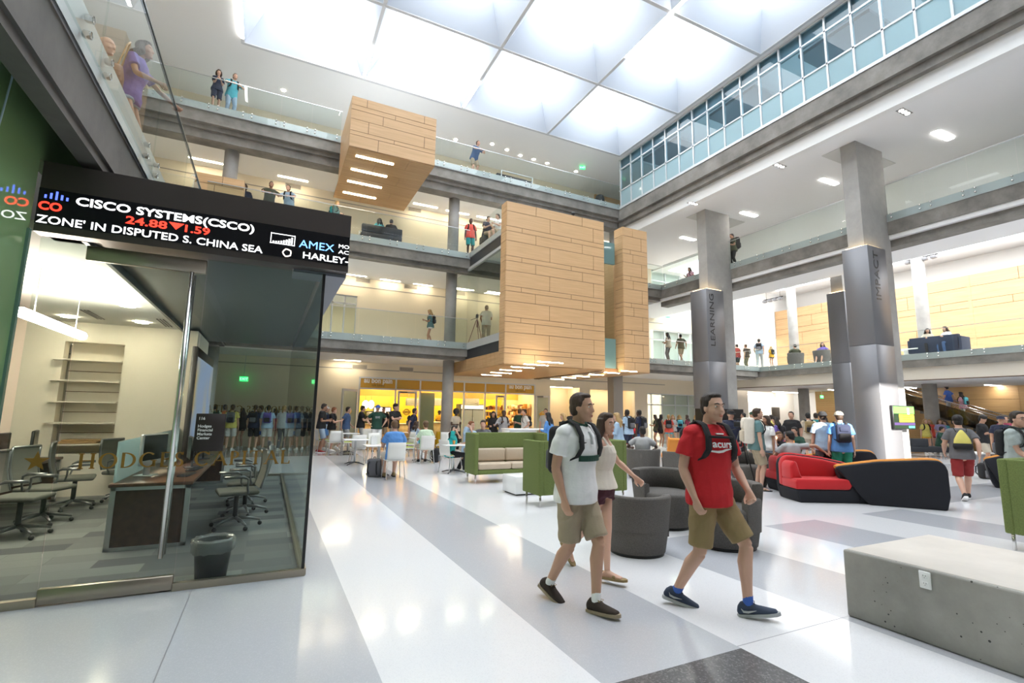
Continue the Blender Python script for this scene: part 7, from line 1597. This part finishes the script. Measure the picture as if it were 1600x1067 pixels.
# --- right of the LEARNING pillar
for px, dep, fc, lab, pose, sex, h, top, bot, bst, sk, hr, hst, bg, bc in [
    (1163, 21, 90, 'person in dark clothes by the black pillar base', 'stand', 'm', 1.8, 'black', 'grey', 'shorts', 'mid', 'black', None, None, None),
    (1174, 17, 200, 'person in a green cap behind the teal T-shirt', 'stand', 'm', 1.82, 'black', 'khaki', 'shorts', 'fair', 'brown', None, None, None),
    (1213, 15.5, 70, 'person with long dark hair in a purple T-shirt', 'stand2', 'f', 1.66, 'purple', 'black', 'shorts', 'mid', 'dark', None, 'pack', 'black'),
    (1206, 20.5, 60, 'person in a yellow and blue vest before the dark board', 'stand', 'm', 1.74, 'yellow', 'navy', 'trousers', 'mid', 'dark', None, None, None),
    (1236, 16.2, 170, 'person in a black T-shirt standing behind the orange chair', 'stand', 'm', 1.84, 'black', 'grey', 'shorts', 'mid', 'black', None, None, None),
    (1242, 14.4, 150, 'person in a dark green shirt seated behind the orange chair', 'sit', 'm', 1.8, 'green', 'khaki', 'shorts', 'mid', 'black', None, None, None),
    (1262, 17.2, 10, 'person in beige shorts carrying a beige patterned backpack', 'stand', 'm', 1.82, 'beige', 'beige', 'shorts', 'fair', 'black', None, 'pack', 'tan'),
    (1274, 19.2, 0, 'person in a dark teal T-shirt near the round column', 'stand', 'm', 1.84, 'teal2', 'black', 'shorts', 'mid', 'dark', None, None, None),
    (1283, 14.2, 330, 'person with brown hair half hidden by the pale blue T-shirt', 'stand2', 'f', 1.72, 'brick', 'navy', 'shorts', 'fair', 'brown', None, None, None),
    (1348, 24.6, 80, 'person in a white T-shirt and green shorts with a phone beside the IMPACT pillar', 'phone', 'm', 1.78, 'white', 'green', 'knee', 'dark', 'black', None, None, None),
    (1353, 28, 90, 'person in white half hidden by the IMPACT pillar', 'stand', 'm', 1.88, 'lgrey', 'black', 'shorts', 'tan', 'black', None, None, None),
    (1443, 23.5, 210, 'person with blond hair in a yellow top in the group under the round column', 'stand', 'f', 1.68, 'yellow', 'gold', 'mini', 'fair', 'blond', None, 'pack', 'teal2'),
    (1451, 24.4, 160, 'person with blond hair in a patterned red top in the group under the round column', 'stand', 'f', 1.66, 'coral', 'maroon', 'mini', 'fair', 'blond', None, None, None),
    (1467, 23.6, 190, 'person in a lilac dress with a pale shoulder bag', 'stand2', 'f', 1.7, 'lilac', 'lilac', 'shorts', 'fair', 'lbrown', None, None, None),
    (1477, 24, 120, 'person in a pale aqua top at the end of the group', 'stand2', 'f', 1.64, 'aqua', 'denim', 'shorts', 'fair', 'brown', None, None, None),
    (1530, 16.5, 250, 'person in a black T-shirt looking at a phone beyond the yellow drawstring bag', 'phone', 'm', 1.82, 'black', 'beige', 'shorts', 'mid', 'black', 'curly', None, None),
    (1561, 14.5, 190, 'person in a navy cap behind the glasses wearer', 'stand', 'm', 1.8, 'navy', 'navy', 'trousers', 'mid', 'black', None, None, None),
    (1568, 18.5, 190, 'tall person in the distance behind the navy cap', 'stand', 'm', 1.84, 'maroon', 'black', 'trousers', 'mid', 'black', None, None, None)]:
    P_(Dp(px, dep), fc-(26+math.degrees(math.atan((px-800)/771))), lab, pose, sex, h, top, 'tee', bot, bst, sk, hr, hst, bag=bg, bagcol=bc or 'black', bagl='%s backpack of the person %s' % ({'teal2': 'dark teal'}.get(bc, bc), {1213: 'in the purple T-shirt', 1262: 'in beige shorts near the round column', 1443: 'with a yellow top and blond hair'}.get(px, '')) if bg else None, cap={1174: 'green', 1561: 'navy'}.get(px))
P_((st.location.x+.55, st.location.y-.28, 0), 195, 'person in a dark green T-shirt seated on the low dark settee', 'sit', 'm', 1.78, 'green', 'tee', 'khaki', 'shorts', 'mid', 'black')
P_((17.95, 5.45, 0), 90, 'person with bare legs seated on the red sofa beyond the drawstring bag', 'sit', 'f', 1.7, 'white', 'tee', 'denim', 'shorts', 'fair', 'brown')
# --- on the stairs
for px, py, lab, top, bg, bc, sx_ in ((1484, 640, 'person in a blue shirt climbing the stairs', 'blue', None, None, 'm'), (1507, 652, 'person with an aqua backpack climbing the stairs', 'pink', 'pack', 'aqua', 'f')):
    q = atx(px, py, SX+.6); zz = max(0, round((q.y-y0s)/run)*rise); P_((SX+.6, q.y, zz), -4, lab, 'walk', sx_, 1.76, top, 'tee', 'lgrey', 'trousers', 'mid', 'black', bag=bg, bagcol=bc or 'black', bagl='aqua backpack on the stairs')
# --- on the upper floors
def U(px, y, z): q = aty(px, 500, y); return (q.x, y, z)
P_(U(299, 20.42, F4), 190, 'person in a dark navy dress with hands to the chin at the top-floor balustrade', 'phone', 'f', 1.72, 'navy', 'tee', 'navy', 'knee', 'fair', 'brown', 'bob')
P_(U(326, 20.55, F4), 200, 'person in an aqua T-shirt leaning on the top-floor balustrade', 'lean', 'm', 1.86, 'aqua', 'tee', 'ldenim', 'trousers', 'fair', 'dark', None, bag='pack', bagcol='black', bagl='black backpack on the aqua T-shirt upstairs')
P_(U(737, 20.6, F4), 200, 'person in blue and khaki leaning on the top-floor rail right of the upper box', 'lean', 'm', 1.88, 'denim', 'tee', 'khaki', 'shorts', 'fair', 'dark')
P_(U(363, 21.6, F3), 170, 'person whose head shows above the light wood parapet block', 'stand', 'm', 1.9, 'navy', 'tee', 'grey', 'trousers', 'dark', 'black')
P_(U(404, 20.6, F3), 190, 'person in an olive T-shirt leaning on the third-floor rail', 'lean', 'm', 1.84, 'olive', 'tee', 'khaki', 'shorts', 'tan', 'black')
P_(U(434, 20.6, F3), 160, 'person in a pale blue shirt with backpack leaning on the third-floor rail', 'lean', 'm', 1.84, 'lblue', 'tee', 'ldenim', 'trousers', 'fair', 'dark', None, bag='pack', bagcol='black', bagl='black backpack on the pale blue shirt upstairs')
P_(U(512, 21.0, F3), 250, 'person with blond hair in an aqua blouse walking on the third floor', 'stand2', 'f', 1.7, 'teal', 'long', 'aqua', 'trousers', 'fair', 'blond', None, bag='pack', bagcol='teal2', bagl='teal backpack on the aqua blouse upstairs')
P_(U(585, 20.95, F3), 12, 'person in an aqua top seated on the third-floor sofa with back to the atrium', 'sit', 'f', 1.72, 'aqua', 'tee', 'black', 'trousers', 'mid', 'black')
P_(U(603, 20.95, F3), -16, 'person in black seated on the third-floor sofa with back to the atrium', 'sit', 'm', 1.76, 'black', 'tee', 'black', 'trousers', 'mid', 'black')
P_(U(731, 20.5, F3), 170, 'person in a coral T-shirt and teal shorts standing at the third-floor rail corner', 'stand', 'm', 1.86, 'coral', 'tee', 'teal2', 'knee', 'dark', 'black', None, bag='pack', bagcol='black', bagl='black backpack on the coral T-shirt upstairs')
P_(U(757, 18.8, F3), 200, 'person in a navy T-shirt sitting on the terrace of the wooden box', 'sit', 'm', 1.8, 'navy', 'tee', 'khaki', 'shorts', 'fair', 'dark')
P_(U(777, 18.3, F3), 100, 'person in a white T-shirt leaning back on the terrace of the wooden box', 'sit', 'm', 1.8, 'white', 'tee', 'khaki', 'shorts', 'fair', 'dark')
for px, t in ((757, 'navy T-shirt'), (777, 'white T-shirt')):
    q = U(px, 18.8 if px == 757 else 18.3, F3); stl = empty('stool', q, 0, 'dark low stool under the %s on the terrace' % t, 'stool'); MB().rbox(-.24, .24, -.24, .24, .1, .42, .03, 2).build('seat', M('dark_settee', (.03, .033, .04), .8), stl); MB().box(-.2, .2, -.2, .2, 0, .1).build('base', black, stl)
P_(U(673, 21.6, F2), 68, 'person with blond hair looking at a phone on the second floor', 'phone', 'f', 1.68, 'teal', 'tee', 'white', 'mini', 'tan', 'blond', None, 'white', bag='pack', bagcol='black', bagl='black backpack on the phone user upstairs')
bp_ = atx(760, 500, 8.5); P_((8.5, bp_.y, F2), -20, 'person in a cream shirt filming inside the wooden box', 'hold', 'm', 1.84, 'cream', 'tee', 'khaki', 'trousers', 'tan', 'lbrown', None)
P_(U(1043, 20.9, F2), 15, 'person with black hair standing at the second-floor lobby doors', 'stand2', 'f', 1.72, 'beige', 'tee', 'grey', 'trousers', 'mid', 'black')
P_(U(1063, 20.8, F2), -20, 'person in khaki with a swinging arm at the second-floor lobby doors', 'walk', 'm', 1.7, 'olive', 'tee', 'khaki', 'shorts', 'mid', 'black')
P_(U(1081, 20.8, F3), 80, 'person with long black hair and backpack at the third-floor corner', 'hold', 'f', 1.7, 'pink', 'tee', 'maroon', 'mini', 'mid', 'black', None, bag='pack', bagcol='black', bagl='black backpack at the third-floor corner')
q = atx(1147, 400, 19.6); P_((19.6, q.y, F3), 60, 'person in dark green with a black backpack on the third-floor walkway', 'stand2', 'm', 1.8, 'olive', 'tee', 'black', 'trousers', 'mid', 'black', None, bag='big', bagcol='black', bagl='black backpack on the third-floor walkway')
for px, dx, lab, pose, sex, top, bot, bst, hr, bg, bc, h in [
    (1153, .9, 'person in dark red partly hidden by the LEARNING pillar upstairs', 'stand', 'm', 'brick', 'black', 'shorts', 'black', None, None, 1.75),
    (1167, 1.2, 'person in black with a backpack upstairs beside the LEARNING pillar', 'stand', 'm', 'black', 'olive', 'trousers', 'brown', 'pack', 'black', 1.72),
    (1187, .9, 'person in a slate T-shirt walking upstairs in the second-floor lounge', 'walk', 'm', 'ldenim', 'lgrey', 'trousers', 'black', 'pack', 'black', 1.95),
    (1206, 1.0, 'small person in yellow with a black and white backpack upstairs', 'stand', 'f', 'gold', 'black', 'mini', 'blond', 'pack', 'black', 1.35),
    (1242, 1.4, 'person in olive seated in the left tub chair upstairs', 'lounge', 'm', 'olive', 'khaki', 'shorts', 'black', None, None, 1.8),
    (1285, 1.4, 'person in purple seated in the right tub chair upstairs', 'lounge', 'f', 'purple', 'denim', 'shorts', 'dark', None, None, 1.72)]:
    q = atx(px, 560, X2+dx); P_((X2+dx, q.y, F2), {1187: 300, 1153: 0, 1167: 10, 1206: 350, 1242: 320, 1285: 100}[px], lab, pose, sex, h, top, 'tee', bot, bst, 'mid', hr, None, bag=bg, bagcol=bc or 'black', bagl={1167: 'black backpack upstairs beside the LEARNING pillar', 1187: 'black backpack on the slate T-shirt upstairs', 1206: 'black and white backpack on the small one in yellow'}.get(px))
ly = ls.location.y
P_((X2+1.1, ly+.35, F2), 120, 'person in a cream top with black hair on the navy sofa upstairs', 'sit', 'f', 1.7, 'beige', 'tee', 'black', 'trousers', 'mid', 'black')
P_((X2+1.1, ly-.4, F2), 70, 'person in a white and tan top on the navy sofa upstairs', 'sit', 'f', 1.7, 'white', 'tee', 'denim', 'trousers', 'fair', 'brown')
q = atx(214, 150, -1.78); P_((-1.80, q.y, F2), 262, 'person in a purple T-shirt and pale shorts leaning on the glass balcony above the booth', 'leanside', 'f', 1.70, 'purple', 'tee', 'ldenim', 'mini', 'tan', 'dark', None, custom=dict(lean=V(0, .18, 1), pelvis=V(0, -.1, .94), wl=V(-.35, .34, 1.08), wr=V(.15, .3, 1.08), el=V(-1, -.2, 0), head=(0, 5), curl=60), vox=MV)
hb = empty('handbag', (-1.80-.12, q.y-.30, F2+.78), R(10), 'brown leather handbag of the person in purple on the balcony', 'handbag'); br_ = M('bag_leather_brown', (.22, .10, .05), .5)
MB().rbox(-.06, .06, -.16, .16, 0, .22, .04, 3).build('body', br_, hb); MB().tube([(0, -.12, .2), (.06, -.05, .55), (.08, .0, .62), (.06, .05, .55), (0, .12, .2)], .010, 8).build('strap', M('bag_strap_tan', (.5, .32, .16), .5), hb)
q = atx(158, 80, -2.3); P_((-2.3, q.y, F2), 250, 'bald person standing back on the balcony above the booth', 'stand', 'm', 1.82, 'grey', 'tee', 'khaki', 'shorts', 'fair', 'bald')
# --- tripods and bags
def tripod(x, y, z, rz, lab, col=black, hgt=1.35):
    t = empty('camera_tripod', (x, y, z), rz, lab, 'tripod')
    for k in range(3): a = 2*pi*k/3; MB().tube([(.03*cos(a), .03*sin(a), hgt-.1), (.42*cos(a), .42*sin(a), 0)], [.018, .012], 8).build('leg', col, t)
    MB().cyl(0, 0, hgt-.45, hgt, .018, 10).build('centre_column', col, t); MB().tube([(0, 0, hgt), (.0, .3, hgt-.1)], .01, 6).build('pan_handle', black, t)
    return t
def camcorder(x, y, z, rz, lab):
    c = empty('video_camera', (x, y, z), rz, lab, 'video camera'); MB().rbox(-.06, .06, -.16, .14, 0, .13, .015, 2).build('body', black, c); MB().tube([(0, -.15, .07), (0, -.27, .07)], [.045, .05], 14).build('lens', black, c); MB().tube([(0, -.1, .13), (0, -.08, .18), (0, .08, .18), (0, .1, .13)], .01, 6).build('handle', black, c); return c
d = Dp(1146, 11.85); d.x += .1; tripod(d.x, d.y-.1, 0, .3, 'black camera tripod standing before the person in navy'); camcorder(d.x, d.y-.1, 1.355, R(15), 'black video camera on the tripod by the pillar')
q = atx(748, 500, 8.3); tripod(8.3, q.y+.2, F2, .9, 'dark red tripod inside the wooden box', M('tripod_red', (.16, .03, .03), .4), 1.3); camcorder(8.3, q.y+.2, F2+1.305, R(160), 'black video camera on the dark red tripod')
q = Fp(584, 745); floor_bag(q.x, q.y, R(150), 'grey', 'grey backpack on the floor beside the royal blue shirt')
q = Fp(681, 722); floor_bag(q.x, q.y, R(60), 'black', 'black and magenta backpack lying by the mint T-shirt'); bpy.data.objects[-1:] if False else None
q = Fp(1222, 752); floor_bag(q.x, q.y, R(30), 'black', 'black backpack on the floor beside the orange lounge chair')
q = Fp(1541, 748); floor_bag(q.x, q.y, R(-20), 'black', 'black backpack on the floor below the red sofa')
floor_bag(5.50, 1.62, R(40), 'black', 'black bag standing on the concrete bench at the picture edge', BZ+.002)
# small things on the cafe tables
def box_thing(name, x, y, z, sx, sy, sz, m, lab, cat): r = empty(name, (x, y, z), 0, lab, cat); MB().rbox(-sx, sx, -sy, sy, 0, sz, .004, 1).build('body', m, r); return r
x, y = T(592, 695); c_ = empty('paper_bag', (x-.12, y+.05, .741), 0, 'small white paper bag on the table of the royal blue shirt', 'paper bag')
mb = MB(); z0, z1 = 0, .2; mb.add([(-.07, -.04, 0), (.07, -.04, 0), (.07, .04, 0), (-.07, .04, 0), (-.075, -.035, .2), (.075, -.035, .2), (.075, .035, .2), (-.075, .035, .2)], [(0, 3, 2, 1), (0, 1, 5, 4), (1, 2, 6, 5), (2, 3, 7, 6), (3, 0, 4, 7)]); mb.build('body', M('paper_white', (.82, .82, .80), .7), c_)
for s in (-1, 1): MB().tube([(-.03, s*.035, .19), (-.025, s*.035, .25), (.025, s*.035, .25), (.03, s*.035, .19)], .004, 6).build('handle', M('paper_white', (.82, .82, .80), .7), c_)
x, y = T(710, 694); c_ = empty('drink_cup', (x-.05, y-.1, .741), 0, 'plastic cup of orange drink on the table of the teal top', 'cup')
MB().lathe([(0, 0), (.03, 0), (.042, .13), (.038, .13), (.028, .006), (0, .006)], n=18).build('cup', glass('cup_clear', (.9, .9, .9), 1, 1.4), c_); MB().lathe([(0, .008), (.028, .008), (.037, .1), (0, .1)], n=18).build('drink', M('orange_drink', (.8, .35, .03), .3), c_)
